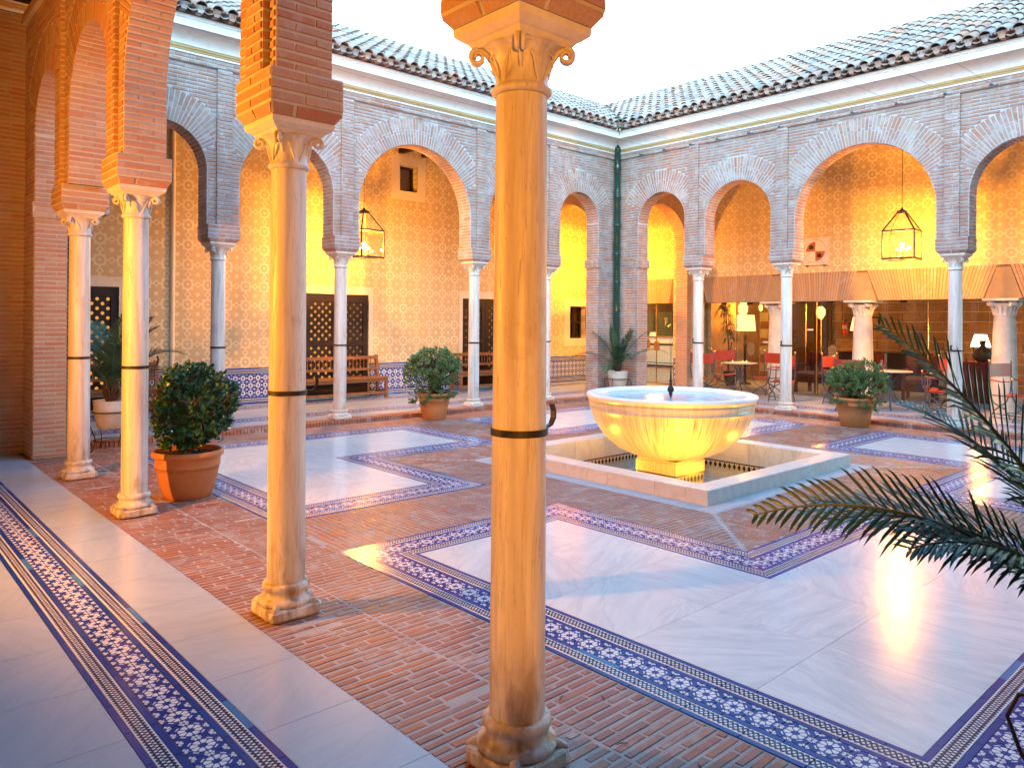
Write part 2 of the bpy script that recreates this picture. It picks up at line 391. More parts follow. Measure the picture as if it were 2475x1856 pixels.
BLUE = (0.002, 0.030, 0.26); NAVY = (0.008, 0.014, 0.075); TWHITE = (0.78, 0.80, 0.82)
def tile_base(name, rough=0.2):
    M = Mat(name, rough=rough, spec=0.25); return M
def tile_blue():
    M = tile_base('tile_cobalt'); p = M.coord(); t = M.tone(); n = M.noise(p, 14, 3)
    c = M.mix(t, (0.002, 0.030, 0.24), (0.003, 0.042, 0.30)); c = M.mix((t > 0.94) * 0.75, c, (0.05, 0.25, 0.52))
    M.set('Base Color', M.mix(M.rng(n, 0.3, 0.7, 0, 0.25), c, (0.006, 0.10, 0.42))); M.bump(M.noise(p, 9, 2), 0.05, 0.01); return M.m
def tile_star():
    # uv 0..1 across one 14 cm tile
    M = tile_base('tile_star'); u, v, _ = M.sep(M.coord('uv'))
    x = u.fract() - 0.5; y = v.fract() - 0.5; r = (x * x + y * y).sqrt(); a = y.atan2(x)
    pet = ((a * 4.0).sin()).abs()        # 8 lobes, 0 at the gaps
    def rosette(rr, aa, r0, r1, n, gap):
        pp = ((aa * n).sin()).abs()
        return (rr + (1.0 - pp) * r1 * 0.10).step(r1, 0.006) * (1.0 - (rr + pp * r0 * 0.35).step(r0, 0.006)) * (pp > gap)
    ax = x.abs(); ay = y.abs(); bx = 0.5 - ax; by = 0.5 - ay
    rc = (bx * bx + by * by).sqrt(); ac_ = by.atan2(bx)
    re1 = (bx * bx + ay * ay).sqrt(); ae1 = ay.atan2(bx); re2 = (ax * ax + by * by).sqrt(); ae2 = by.atan2(ax)
    w = rosette(r, a, 0.17, 0.315, 4.0, 0.30)
    w = w.max(rosette(rc, ac_, 0.07, 0.165, 4.0, 0.35)).max(rosette(re1, ae1, 0.045, 0.135, 3.0, 0.35)).max(rosette(re2, ae2, 0.045, 0.135, 3.0, 0.35))
    w = w.max(((r - 0.375).abs()).step(0.022, 0.004) * (pet < 0.75) * (rc > 0.18) * (re1 > 0.15) * (re2 > 0.15))
    w = w.max(r.step(0.045, 0.005) * 0.0)
    c = M.mix(w, BLUE, TWHITE); c = M.mix(((ax.max(ay)) > 0.493) * 0.5, c, (0.3, 0.36, 0.45))
    M.set('Base Color', c); return M.m
def tile_weave():
    # u runs along (1 = 7 cm repeat), v 0..1 across; white ground, dark interlaced strands, white margins
    M = tile_base('tile_interlace'); u, v, _ = M.sep(M.coord('uv'))
    y = (v - 0.5) * 2.0
    A = 0.60; wd = 0.22
    def strand(ph): return (y - ((u * (2 * pi) + ph).sin()) * A).abs().step(wd, 0.05)
    k = strand(0.0).max(strand(2 * pi / 3)).max(strand(4 * pi / 3))
    inner = 1.0 - (y.abs() > 0.86)
    k = k * inner
    c = M.mix(k, TWHITE, NAVY)
    M.set('Base Color', c); return M.m
def tile_diamond():
    M = tile_base('tile_dark_diamond', 0.2); u, v, _ = M.sep(M.coord('uv'))
    x = (u.fract() - 0.5).abs(); y = (v - 0.45).abs()
    d = (x * 1.5 + y * 1.3).step(0.52, 0.02); top = v > 0.86
    M.set('Base Color', M.mix(d.max(top), (0.66, 0.52, 0.33), (0.025, 0.022, 0.02))); return M.m
T_blue, T_star, T_weave, T_dia = tile_blue(), tile_star(), tile_weave(), tile_diamond()
M_grout = mortar_mat('tile_grout', (0.42, 0.44, 0.46))
def roof_mat():
    M = Mat('roof_clay', rough=0.8, spec=0.25); p = M.coord(); t = M.tone()
    c = M.ramp(t, [(0, (0.38, 0.19, 0.13)), (0.2, (0.42, 0.32, 0.27)), (0.45, (0.27, 0.22, 0.20)), (0.65, (0.44, 0.22, 0.14)), (0.85, (0.42, 0.36, 0.32)), (1, (0.32, 0.19, 0.14))])
    n = M.noise(p, 6, 5, 0.65); n2 = M.noise(p, 45, 3)
    c = M.mix(M.rng(n, 0.5, 0.75, 0, 0.6), c, (0.52, 0.50, 0.48)); c = M.mix(M.rng(n2, 0.6, 0.8, 0, 0.5), c, (0.16, 0.13, 0.11))
    n4 = M.noise(p, 2.2, 3); c = M.mix(M.rng(n4, 0.68, 0.76, 0, 0.7), c, (0.50, 0.36, 0.08))
    M.set('Base Color', c); M.bump(n + n2 * 0.4, 0.5, 0.01); return M.m
M_roof = roof_mat()
def leaf_mat(name, a, b, rough=0.35, spec=0.5):
    M = Mat(name, rough=rough, spec=spec); t = M.tone(); M.set('Base Color', M.mix(t, a, b))
    try: M.set('Subsurface Weight', 0.0)
    except Exception: pass
    return M.m
M_leaf = leaf_mat('jade_leaf', (0.012, 0.060, 0.030), (0.035, 0.12, 0.045), 0.32)
M_leaf2 = leaf_mat('sedum_leaf', (0.040, 0.11, 0.030), (0.11, 0.20, 0.060), 0.42)
M_palm = leaf_mat('palm_leaf', (0.010, 0.045, 0.022), (0.035, 0.10, 0.045), 0.4)
M_rachis = leaf_mat('palm_rachis', (0.05, 0.09, 0.04), (0.10, 0.13, 0.06), 0.5)
M_bark = stone_mat('bark', (0.10, 0.055, 0.03), (0.06, 0.032, 0.02), 0.9, 20, 0.8)
def emis(name, col, st):
    m = bpy.data.materials.new(name); m.use_nodes = True; T = m.node_tree; T.nodes.clear()
    o = T.nodes.new('ShaderNodeOutputMaterial'); e = T.nodes.new('ShaderNodeEmission'); e.inputs[0].default_value = (*col, 1); e.inputs[1].default_value = st
    T.links.new(e.outputs[0], o.inputs[0]); return m
E_bulb = emis('bulb_glow', (1.0, 0.72, 0.36), 40.0)
E_candle = emis('candle_bulb', (1.0, 0.62, 0.25), 8.0)
E_shade = emis('lampshade_glow', (1.0, 0.62, 0.20), 0.30)
E_globe = emis('globe_glow', (1.0, 0.55, 0.14), 0.45)
E_hole = emis('lattice_room_glow', (1.0, 0.42, 0.09), 0.10)  # glow of the sheets that stand in for lit rooms behind the doors
E_dim = emis('key_rack_glow', (0.8, 0.62, 0.12), 0.055)  # glow put in for the lit key racks
def glass_mat(name, tint=(1, 1, 1), gl=0.08, rough=0.02):
    m = bpy.data.materials.new(name); m.use_nodes = True; T = m.node_tree; T.nodes.clear()
    o = T.nodes.new('ShaderNodeOutputMaterial'); tr = T.nodes.new('ShaderNodeBsdfTransparent'); g = T.nodes.new('ShaderNodeBsdfGlossy')
    tr.inputs[0].default_value = (*tint, 1); g.inputs['Roughness'].default_value = rough
    g.name = 'gl'; f = T.nodes.new('ShaderNodeFresnel'); f.name = 'fr'; f.inputs[0].default_value = 1.45
    mx = T.nodes.new('ShaderNodeMixShader'); T.links.new(f.outputs[0], mx.inputs[0]); T.links.new(tr.outputs[0], mx.inputs[1]); T.links.new(g.outputs[0], mx.inputs[2])
    T.links.new(mx.outputs[0], o.inputs[0]); return m
M_glass = glass_mat('clear_glass', (0.97, 0.98, 0.97))
def water_mat():
    m = glass_mat('water', (0.80, 0.93, 0.95)); T = m.node_tree
    g = T.nodes['gl']; f = T.nodes['fr']
    f.inputs[0].default_value = 1.33
    p = T.nodes.new('ShaderNodeNewGeometry'); n = T.nodes.new('ShaderNodeTexNoise'); n.inputs['Scale'].default_value = 9; n.inputs['Detail'].default_value = 3
    T.links.new(p.outputs['Position'], n.inputs['Vector']); b = T.nodes.new('ShaderNodeBump'); b.inputs['Strength'].default_value = 0.25; b.inputs['Distance'].default_value = 0.02
    T.links.new(n.outputs['Fac'], b.inputs['Height']); T.links.new(b.outputs[0], g.inputs['Normal']); T.links.new(b.outputs[0], f.inputs['Normal'])
    return m
M_water = water_mat()
# ---------------------------------------------------------------- bricks
def unit_brick(seed, cham=0.10):
    rnd = random.Random(seed); mb = MB()
    def j(a): return a + rnd.uniform(-0.04, 0.04)
    cx = cham * 0.25
    B = [(-1, -1, -1), (1, -1, -1), (1, -1, 1), (-1, -1, 1)]
    M1 = [(j(-1), 0.55, j(-1)), (j(1), 0.55, j(-1)), (j(1), 0.55, j(1)), (j(-1), 0.55, j(1))]
    Fp = [(M1[0][0] + cx, 1, M1[0][2] + cham), (M1[1][0] - cx, 1, M1[1][2] + cham), (M1[2][0] - cx, 1, M1[2][2] - cham), (M1[3][0] + cx, 1, M1[3][2] - cham)]
    mb.face([Fp[3], Fp[2], Fp[1], Fp[0]], 0)
    for i in range(4):
        k = (i + 1) % 4
        mb.face([M1[i], M1[k], Fp[k], Fp[i]], 0); mb.face([B[i], B[k], M1[k], M1[i]], 0)
    return mb
class Bricks:
    def __init__(s): s.b = []; s.p = []
    def box(s, c, ex, en, ez, h): s.b.append((c, ex, en, ez, h))
    def prism(s, poly, n, d): s.p.append((poly, n, d))
    def emit(s, parent, mat, name='brick', limit=300, variants=None):
        sc = []
        for i, (c, ex, en, ez, h) in enumerate(s.b):
            if not inframe(c, 0): continue
            d = c - CAM_LOC; D = d.length; cs = -d.dot(en) / D
            if cs <= 0.02: continue
            sc.append((h[0] * h[2] * cs / (D * D), i))
        sc.sort(reverse=True); pick = set(i for _, i in sc[:limit])
        ms = []
        for k in range(4): ms.append(unit_brick(k + 11).mesh(name, mat))
        mass = MB()
        for i, (c, ex, en, ez, h) in enumerate(s.b):
            if i in pick:
                mw = Matrix(((ex.x * h[0], en.x * h[1], ez.x * h[2], c.x), (ex.y * h[0], en.y * h[1], ez.y * h[2], c.y), (ex.z * h[0], en.z * h[1], ez.z * h[2], c.z), (0, 0, 0, 1)))
                link(name, ms[i % 4], parent, mw)
            else: mass.obox(c, ex, en, ez, h, random.random(), jit=0.0035, back=False)
        for poly, n, d in s.p: mass.prism(poly, n, d, random.random())
        if mass.f: mass.build(name + '_courses', mat, parent, kind='stuff')

ZT = 5.30; ZB = 2.74; ZI = 2.98; TH = 0.17; PR = 0.21
class Frame:
    def __init__(s, o, es, en): s.o = V(o); s.es = V(es); s.en = V(en)
    def P(s, a, n, z): return s.o + s.es * a + s.en * n + V((0, 0, z))
def clip_poly(poly, a, sign):   # keep sign*(s-a) <= 0
    out = []
    for i in range(len(poly)):
        p, q = poly[i], poly[(i + 1) % len(poly)]
        dp, dq = sign * (p[0] - a), sign * (q[0] - a)
        if dp <= 0: out.append(p)
        if (dp < 0 < dq) or (dq < 0 < dp):
            t = dp / (dp - dq); out.append((p[0] + (q[0] - p[0]) * t, p[1] + (q[1] - p[1]) * t))
    return out

def arcade(fr, name, label, bays, cols, sides, mort, bmat, floor_z, corner_ends=(True, False), limit=300, court=1, ext=(0.2, 0.45), cat='arcade wall'):
    root = thing(name, label, cat, fr.P(0, 0, 0)); inv = Matrix.Translation(-root.location)
    P = lambda a, n, z: fr.P(a, n, z) - root.location
    sub = MB(); br = Bricks(); H = TH - 0.0045
    s_lo = -TH if corner_ends[0] else bays[0][0] - ext[0]
    s_hi = bays[-1][1] + (0.77 if (corner_ends[1] and ext[1] == 0.45) else ext[1])
    def quad(p, q, r, t): sub.face([p, q, r, t])
    def slab(s0, s1, z0, z1, n0=-H, n1=H, ends=True, caps=False):
        for n in (n0, n1): quad(P(s0, n, z0), P(s1, n, z0), P(s1, n, z1), P(s0, n, z1))
        if ends:
            for a in (s0, s1): quad(P(a, n0, z0), P(a, n1, z0), P(a, n1, z1), P(a, n0, z1))
        if caps:
            for z in (z0, z1): quad(P(s0, n0, z), P(s1, n0, z), P(s1, n1, z), P(s0, n1, z))
    # substrate over the bays
    geo = []
    for (a, b, top) in bays:
        R = (b - a) / 2; zc = top - R; sc = (a + b) / 2; geo.append((a, b, R, zc, sc))
        cur = [(a, ZI)] + [(sc - R * cos(pi * k / 40), zc + R * sin(pi * k / 40)) for k in range(41)] + [(b, ZI)]
        for (sa, za), (sb, zb) in zip(cur[:-1], cur[1:]):
            if sb - sa > 1e-6:
                for n in (-H, H): quad(P(sa, n, za), P(sb, n, zb), P(sb, n, ZT), P(sa, n, ZT))
            quad(P(sa, -H, za), P(sb, -H, zb), P(sb, H, zb), P(sa, H, za))
    edges = [s_lo] + [q for (a, b, _) in bays for q in (a, b)] + [s_hi]
    piers = [(edges[2 * k], edges[2 * k + 1]) for k in range(len(bays) + 1)]
    for k, (p0, p1) in enumerate(piers):
        is_corner = (k == 0 and corner_ends[0]) or (k == len(piers) - 1 and corner_ends[1])
        slab(p0, p1, ZI, ZT, ends=False)
        if is_corner: slab(p0, p1, floor_z, ZI, ends=True)
        for a_ in ([s_lo] if k == 0 else []) + ([s_hi] if k == len(piers) - 1 else []): quad(P(a_, -H, ZI), P(a_, H, ZI), P(a_, H, ZT), P(a_, -H, ZT))
    sub_top = [P(s_lo, -H, ZT), P(s_hi, -H, ZT), P(s_hi, H, ZT), P(s_lo, H, ZT)]; sub.face(sub_top)
    # ---- bricks
    def lay(s0, s1, z, n, sg, par, hgt=0.0182, face_h=0.012, L=0.262):
        if s1 - s0 < 0.03: return
        off = (par % 2) * L / 2 + random.uniform(-0.02, 0.02)
        x = s0 - (L - off if off > 0.03 else 0); first = True
        e0 = s0
        cuts = [s0]; x = s0 + (off if off > 0.06 else L)
        while x < s1 - 0.06: cuts.append(x); x += L + random.uniform(-0.012, 0.012)
        cuts.append(s1)
        for c0, c1 in zip(cuts[:-1], cuts[1:]):
            g = 0.007
            if c1 - c0 < 0.03: continue
            c = fr.P((c0 + c1) / 2, sg * (n - face_h / 2 + random.uniform(-0.0015, 0.0015)), z) - root.location
            hx = (c1 - c0) / 2 - g
            br_box(c, fr.es, fr.en * sg, V((0, 0, 1)), (hx, face_h, hgt * random.uniform(0.92, 1.06)))
    def br_box(c, ex, en, ez, h): br.box(c + root.location, ex, en, ez, h)
    pil = [c for c in cols]; PW = 0.105
    rows = []; z = ZI + 0.0275
    while z < 5.17: rows.append(z); z += 0.0545
    for side in sides:
        sg = side
        # pilaster strips and frieze, proud of the field
        for c in pil:
            x0, x1 = c - PW, c + PW
            zz = (ZI, 5.18)
            for n in ((sg * H, sg * (PR - 0.0045)),):
                quad(P(x0, n[1], zz[0]), P(x1, n[1], zz[0]), P(x1, n[1], zz[1]), P(x0, n[1], zz[1]))
                for a in (x0, x1): quad(P(a, n[0], zz[0]), P(a, n[1], zz[0]), P(a, n[1], zz[1]), P(a, n[0], zz[1]))
            for i, zr in enumerate(rows):
                if i % 3 == 0: lay(x0, x1, zr, PR, sg, 0, L=0.5)
                else: lay(x0, x1, zr, PR, sg, 1, L=0.21 + (i % 2) * 0.02)
                # returns of the strip
                for a, dr in ((x0, -1), (x1, 1)):
                    br_box(fr.P(a - dr * 0.004, sg * (PR - 0.022), zr) - root.location, fr.en, fr.es * dr, V((0, 0, 1)), (0.020, 0.008, 0.0185))
        f0, f1 = (TH, s_hi) if corner_ends[0] else (s_lo, s_hi)
        if not (corner_ends[0]): pass
        n1 = sg * (PR - 0.0045)
        quad(P(f0, n1, 5.18), P(f1, n1, 5.18), P(f1, n1, ZT), P(f0, n1, ZT)); quad(P(f0, sg * H, 5.18), P(f1, sg * H, 5.18), P(f1, n1, 5.18), P(f0, n1, 5.18))
        lay(f0 + 0.04 * (sg > 0) * corner_ends[0], f1, 5.203, PR + 0.004, sg, 0); lay(f0 + 0.04 * corner_ends[0], f1, 5.26, PR, sg, 1)
        # fields
        for k, (a, b, R, zc, sc) in enumerate(geo):
            pl = (cols[k - 1] + PW) if k > 0 else (PR if corner_ends[0] else piers[0][0])
            pr = (cols[k] - PW) if k < len(cols) else piers[-1][1]
            Re = R + 0.455; TA = math.tan(radians(27))
            for i, zr in enumerate(rows):
                dz = zr - zc; ii = i + k
                if dz <= 0: iv = [(pl, a), (b, pr)]
                else:
                    lo = sqrt(max(R * R - dz * dz, 0)) if dz < R * sin(radians(27)) else dz / TA
                    iv = []
                    if sc - lo > pl: iv += [(pl, sc - lo)]
                    if sc + lo < pr: iv += [(sc + lo, pr)]
                    ex = sqrt(Re * Re - dz * dz) if dz < Re else 0
                    lo2 = max(ex, 0)
                    if dz < Re:
                        if ex < lo:
                            if sc - ex > pl and dz / TA > ex: iv = [(pl, sc - ex)]
                            if sc + ex < pr and dz / TA > ex: iv += [(sc + ex, pr)]
                    else: iv = [(pl, pr)]
                for (q0, q1) in iv: lay(q0 + 0.004, q1 - 0.004, zr, TH, sg, ii)
            # voussoirs
            nv = int(round((pi - 2 * radians(27)) * (R + 0.2) / 0.058)); da = (pi - 2 * radians(27)) / nv
            for i in range(nv):
                t0 = radians(27) + da * i; g = 0.0085
                tt = [(R - 0.002, 0.25 if i % 2 else 0.2), (R + (0.25 if i % 2 else 0.2), 0.455 - (0.25 if i % 2 else 0.2))]
                for r0, ln in tt:
                    r1 = r0 + ln - 0.012
                    a0, a1 = t0 + g / (r0 + .1), t0 + da - g / (r0 + .1)
                    poly = [(sc + r0 * cos(a0), zc + r0 * sin(a0)), (sc + r1 * cos(a0), zc + r1 * sin(a0)), (sc + r1 * cos(a1), zc + r1 * sin(a1)), (sc + r0 * cos(a1), zc + r0 * sin(a1))]
                    poly = clip_poly(poly, pl + 0.004, -1); poly = clip_poly(poly, pr - 0.004, 1) if poly else []
                    if len(poly) < 3: continue
                    n = TH + random.uniform(-0.0015, 0.002)
                    br.prism([P(x, sg * n, zz) for x, zz in poly], fr.en * sg, 0.012)
    # soffit and jamb bricks, running through the thickness
    Z1 = V((0, 0, 1))
    for (a, b, R, zc, sc) in geo:
        pts = []
        z = ZI + 0.0275
        while z < zc: pts.append((a, z, 0.0)); z += 0.0545
        n = int(round(pi * R / 0.056))
        for i in range(n): 
            th = pi - pi * (i + 0.5) / n; pts.append((sc + R * cos(th), zc + R * sin(th), th))
        z2 = ZI + 0.0275
        while z2 < zc: pts.append((b, z2, 99.0)); z2 += 0.0545
        for i, (s_, z_, th) in enumerate(pts):
            if th == 0.0: nrm, tg = fr.es, Z1
            elif th == 99.0: nrm, tg = -fr.es, Z1
            else:
                nrm = -(fr.es * cos(th) + Z1 * sin(th)); tg = Z1 * cos(th) - fr.es * sin(th)
            W = TH - 0.002; cut = -W + (0.23 if i % 2 else 0.11)
            for c0, c1 in ((-W, cut), (cut, W)):
                hx = (c1 - c0) / 2 - 0.005
                c = fr.P(s_, (c0 + c1) / 2, z_) + nrm * 0.001
                br.box(c, fr.en, nrm, tg, (hx, 0.0065 + random.uniform(-0.0015, 0.0015), 0.0185))
    # impost blocks over the columns
    for c in cols:
        hs, hn = 0.225, 0.212
        s0, s1 = c - hs, c + hs
        slab(s0, s1, 2.795, ZI, -hn, hn, caps=True)
        # inverted corbel
        lo = [(c - .185, -.185), (c + .185, -.185), (c + .185, .185), (c - .185, .185)]
        up = [(s0, -hn), (s1, -hn), (s1, hn), (s0, hn)]
        for i in range(4):
            j = (i + 1) % 4
            sub.face([P(lo[i][0], lo[i][1], ZB), P(lo[j][0], lo[j][1], ZB), P(up[j][0], up[j][1], 2.795), P(up[i][0], up[i][1], 2.795)])
            # corbel bricks lie on the sloping face
            for t0, t1 in ((0.02, 0.47), (0.53, 0.98)) if i % 2 == 0 else ((0.02, 0.3), (0.36, 0.98)):
                A = P(*(lo[i] + (ZB + 0.004,))).lerp(P(*(lo[j] + (ZB + 0.004,))), t0); B = P(*(lo[i] + (ZB + 0.004,))).lerp(P(*(lo[j] + (ZB + 0.004,))), t1)
                C = P(*(up[i] + (2.788,))).lerp(P(*(up[j] + (2.788,))), t1); D = P(*(up[i] + (2.788,))).lerp(P(*(up[j] + (2.788,))), t0)
                nn = (B - A).cross(D - A).normalized(); ctr = P(c, 0, 2.77)
                if nn.dot((A + C) / 2 - ctr) < 0: nn = -nn
                br.prism([q + nn * 0.006 for q in (A, B, C, D)], nn, 0.01)
        for r in range(3):
            zr = 2.795 + 0.031 + r * 0.0605
            for axis, half, off, dr in ((fr.es, hs, hn, fr.en), (fr.es, hs, hn, -fr.en), (fr.en, hn, hs, fr.es), (fr.en, hn, hs, -fr.es)):
                cuts = [-half, 0.0 + (0.11 if (r % 2) else -0.10), half] if r % 2 else [-half, -0.02, half]
                for c0, c1 in zip(cuts[:-1], cuts[1:]):
                    cc = fr.P(c, 0, zr) + axis * ((c0 + c1) / 2) + dr * (off - 0.002)
                    br.box(cc, axis, dr, Z1, ((c1 - c0) / 2 - 0.005, 0.008 + random.uniform(-0.0015, 0.0015), 0.0215))
    # corner pier faces down to the ground
    for k in (0, len(piers) - 1):
        is_corner = (k == 0 and corner_ends[0]) or (k == len(piers) - 1 and corner_ends[1])
        if not is_corner: continue
        p0, p1 = piers[k]; jamb = p1 if k == 0 else p0; dr = 1 if k == 0 else -1
        z = floor_z + 0.03; i = 0
        while z < ZI:
            for sg in (1, -1):
                x0, x1 = (TH if sg > 0 else 0, p1) if k == 0 else (p0, p1 - (TH if sg > 0 else 0))
                lay(x0, x1, z, TH, sg, i)
            W = TH; cut = -W + (0.23 if i % 2 else 0.11)
            for c0, c1 in ((-W, cut), (cut, W)):
                br.box(fr.P(jamb, (c0 + c1) / 2, z), fr.en, fr.es * dr, Z1, ((c1 - c0) / 2 - 0.006, 0.007, 0.0185))
            z += 0.0545; i += 1
        # small impost shoulder
        sA, sB = (jamb - 0.1, jamb + 0.035) if dr > 0 else (jamb - 0.035, jamb + 0.1)
        slab(sA, sB, 2.80, ZI - 0.001, -TH - 0.02, TH + 0.02, caps=True)
        for r in range(3):
            zr = 2.80 + 0.03 + r * 0.058
            br.box(fr.P(jamb + dr * 0.037, -0.08 + 0.02 * (r % 2), zr), fr.en, fr.es * dr, Z1, (0.10, 0.007, 0.022)); br.box(fr.P(jamb + dr * 0.037, 0.115 + 0.01 * (r % 2), zr), fr.en, fr.es * dr, Z1, (0.07, 0.007, 0.022))
            for sg in (1, -1): br.box(fr.P((sA + sB) / 2, sg * (TH + 0.022), zr), fr.es, fr.en * sg, Z1, (0.06, 0.007, 0.022))
    sub.build('wall_core', mort, root)
    # move bricks to the root frame
    brl = Bricks()
    for (c, ex, en, ez, h) in br.b: brl.b.append((c, ex, en, ez, h))
    class _T: pass
    emit_bricks(brl, br.p, root, bmat, limit)
    return root
def emit_bricks(br, prisms, root, mat, limit, name='brick'):
    off = root.location
    sc = []
    for i, (c, ex, en, ez, h) in enumerate(br.b):
        if not inframe(c, 0): continue
        d = c - CAM_LOC; D = d.length; cs = -d.dot(en) / D
        if cs <= 0.02: continue
        sc.append((h[0] * h[2] * cs / (D * D), i))
    sc.sort(reverse=True); pick = set(i for _, i in sc[:limit])
    ms = [unit_brick(k + 11).mesh(name, mat) for k in range(4)]
    mass = MB()
    for i, (c, ex, en, ez, h) in enumerate(br.b):
        c2 = c - off
        if i in pick:
            mw = Matrix(((ex.x * h[0], en.x * h[1], ez.x * h[2], c2.x), (ex.y * h[0], en.y * h[1], ez.y * h[2], c2.y), (ex.z * h[0], en.z * h[1], ez.z * h[2], c2.z), (0, 0, 0, 1)))
            link(name, ms[i % 4], root, mw)
        else: mass.obox(c2, ex, en, ez, h, random.random(), jit=0.003, back=False)
    for poly, n, d in prisms: mass.prism(poly, n, d, random.random())
    if mass.f: mass.build(name + '_courses', mat, root, kind='stuff')

BAYS = [(0.77, 1.95, 4.36), (2.43, 3.84, 4.368), (4.30, 6.64, 4.672), (7.10, 8.62, 4.40), (9.08, 10.33, 4.36)]
FB = Frame((0, 0, 0), (-1, 0, 0), (0, -1, 0)); FR = Frame((0, 0, 0), (0, -1, 0), (-1, 0, 0)); FN = Frame((-11.1, 0, 0), (0, -1, 0), (1, 0, 0))
arcade(FB, 'back_arcade', 'pale pink brick arcade wall at the back left of the court', BAYS, [2.18, 4.07, 6.87, 8.85], (1,), M_mortar, M_brick, 0.05, (True, False))
arcade(FR, 'right_arcade', 'pale pink brick arcade wall on the right, carrying the wires and fronting the cafe', BAYS, [2.18, 4.07, 6.87, 8.85], (1,), M_mortar, M_brick, 0.05, (True, False))
arcade(FN, 'near_arcade', 'orange lit brick arcade wall of the near gallery, springing from the foreground columns', BAYS[:4] + [(9.08, 10.66, 4.40)], [2.14, 4.07, 6.92, 8.85], (-1,), M_mortarN, M_brickN, 0.0, (True, True))
arcade(Frame((0, 0, 0), (1, 0, 0), (0, -1, 0)), 'cross_arch', 'orange lit brick arch crossing the right gallery, its pier rising beside the hotel desk opening', [(0.42, 2.52, 4.42)], [], (1,), M_mortarN, M_brickN, 0.05, (False, True), 120, ext=(0.24, 0.35), cat='brick arch')
arcade(Frame((0, 0, 0), (0, 1, 0), (-1, 0, 0)), 'cross_arch', 'brick arch crossing the back left gallery, seen edge on inside the smallest corner arch', [(0.42, 2.52, 4.42)], [], (1,), M_mortarN, M_brickN, 0.05, (False, True), 120, ext=(0.24, 0.35), cat='brick arch')
arcade(Frame((0, -11.4, 0), (-1, 0, 0), (0, 1, 0)), 'side_arcade', 'brick arcade closing the court beyond the right edge of the picture', BAYS, [2.18, 4.07, 6.87, 8.85], (), M_mortar, M_brick, 0.05, (True, False), 0)
# step of the left corner pier towards the near gallery
pr_ = thing('corner_pier', 'dim orange brick pier in the far left corner, beside the green drainpipe', 'brick pier', (-11.50, 0.0, 0))
mb = MB(); mb.box(-0.29, 0.29, -0.17, 0.2, 0, 5.3); mb.build('pier_core', M_mortarN, pr_)
bb = Bricks(); z = 0.03; i = 0
while z < 5.28:
    for c0, c1 in (((-0.295, -0.04), (-0.04, 0.295)) if i % 2 else ((-0.295, -0.17), (-0.17, 0.09), (0.09, 0.295))):
        bb.box(V((-11.5 + (c0 + c1) / 2, -0.173, z)), V((1, 0, 0)), V((0, -1, 0)), V((0, 0, 1)), ((c1 - c0) / 2 - .006, 0.008, 0.0185))
    for c0, c1 in (((-0.17, 0.06), (0.06, 0.2)) if i % 2 else ((-0.17, -0.06), (-0.06, 0.2))):
        bb.box(V((-11.793, (c0 + c1) / 2, z)), V((0, 1, 0)), V((-1, 0, 0)), V((0, 0, 1)), ((c1 - c0) / 2 - .006, 0.008, 0.0185))
    z += 0.0545; i += 1
emit_bricks(bb, [], pr_, M_brickN, 150)

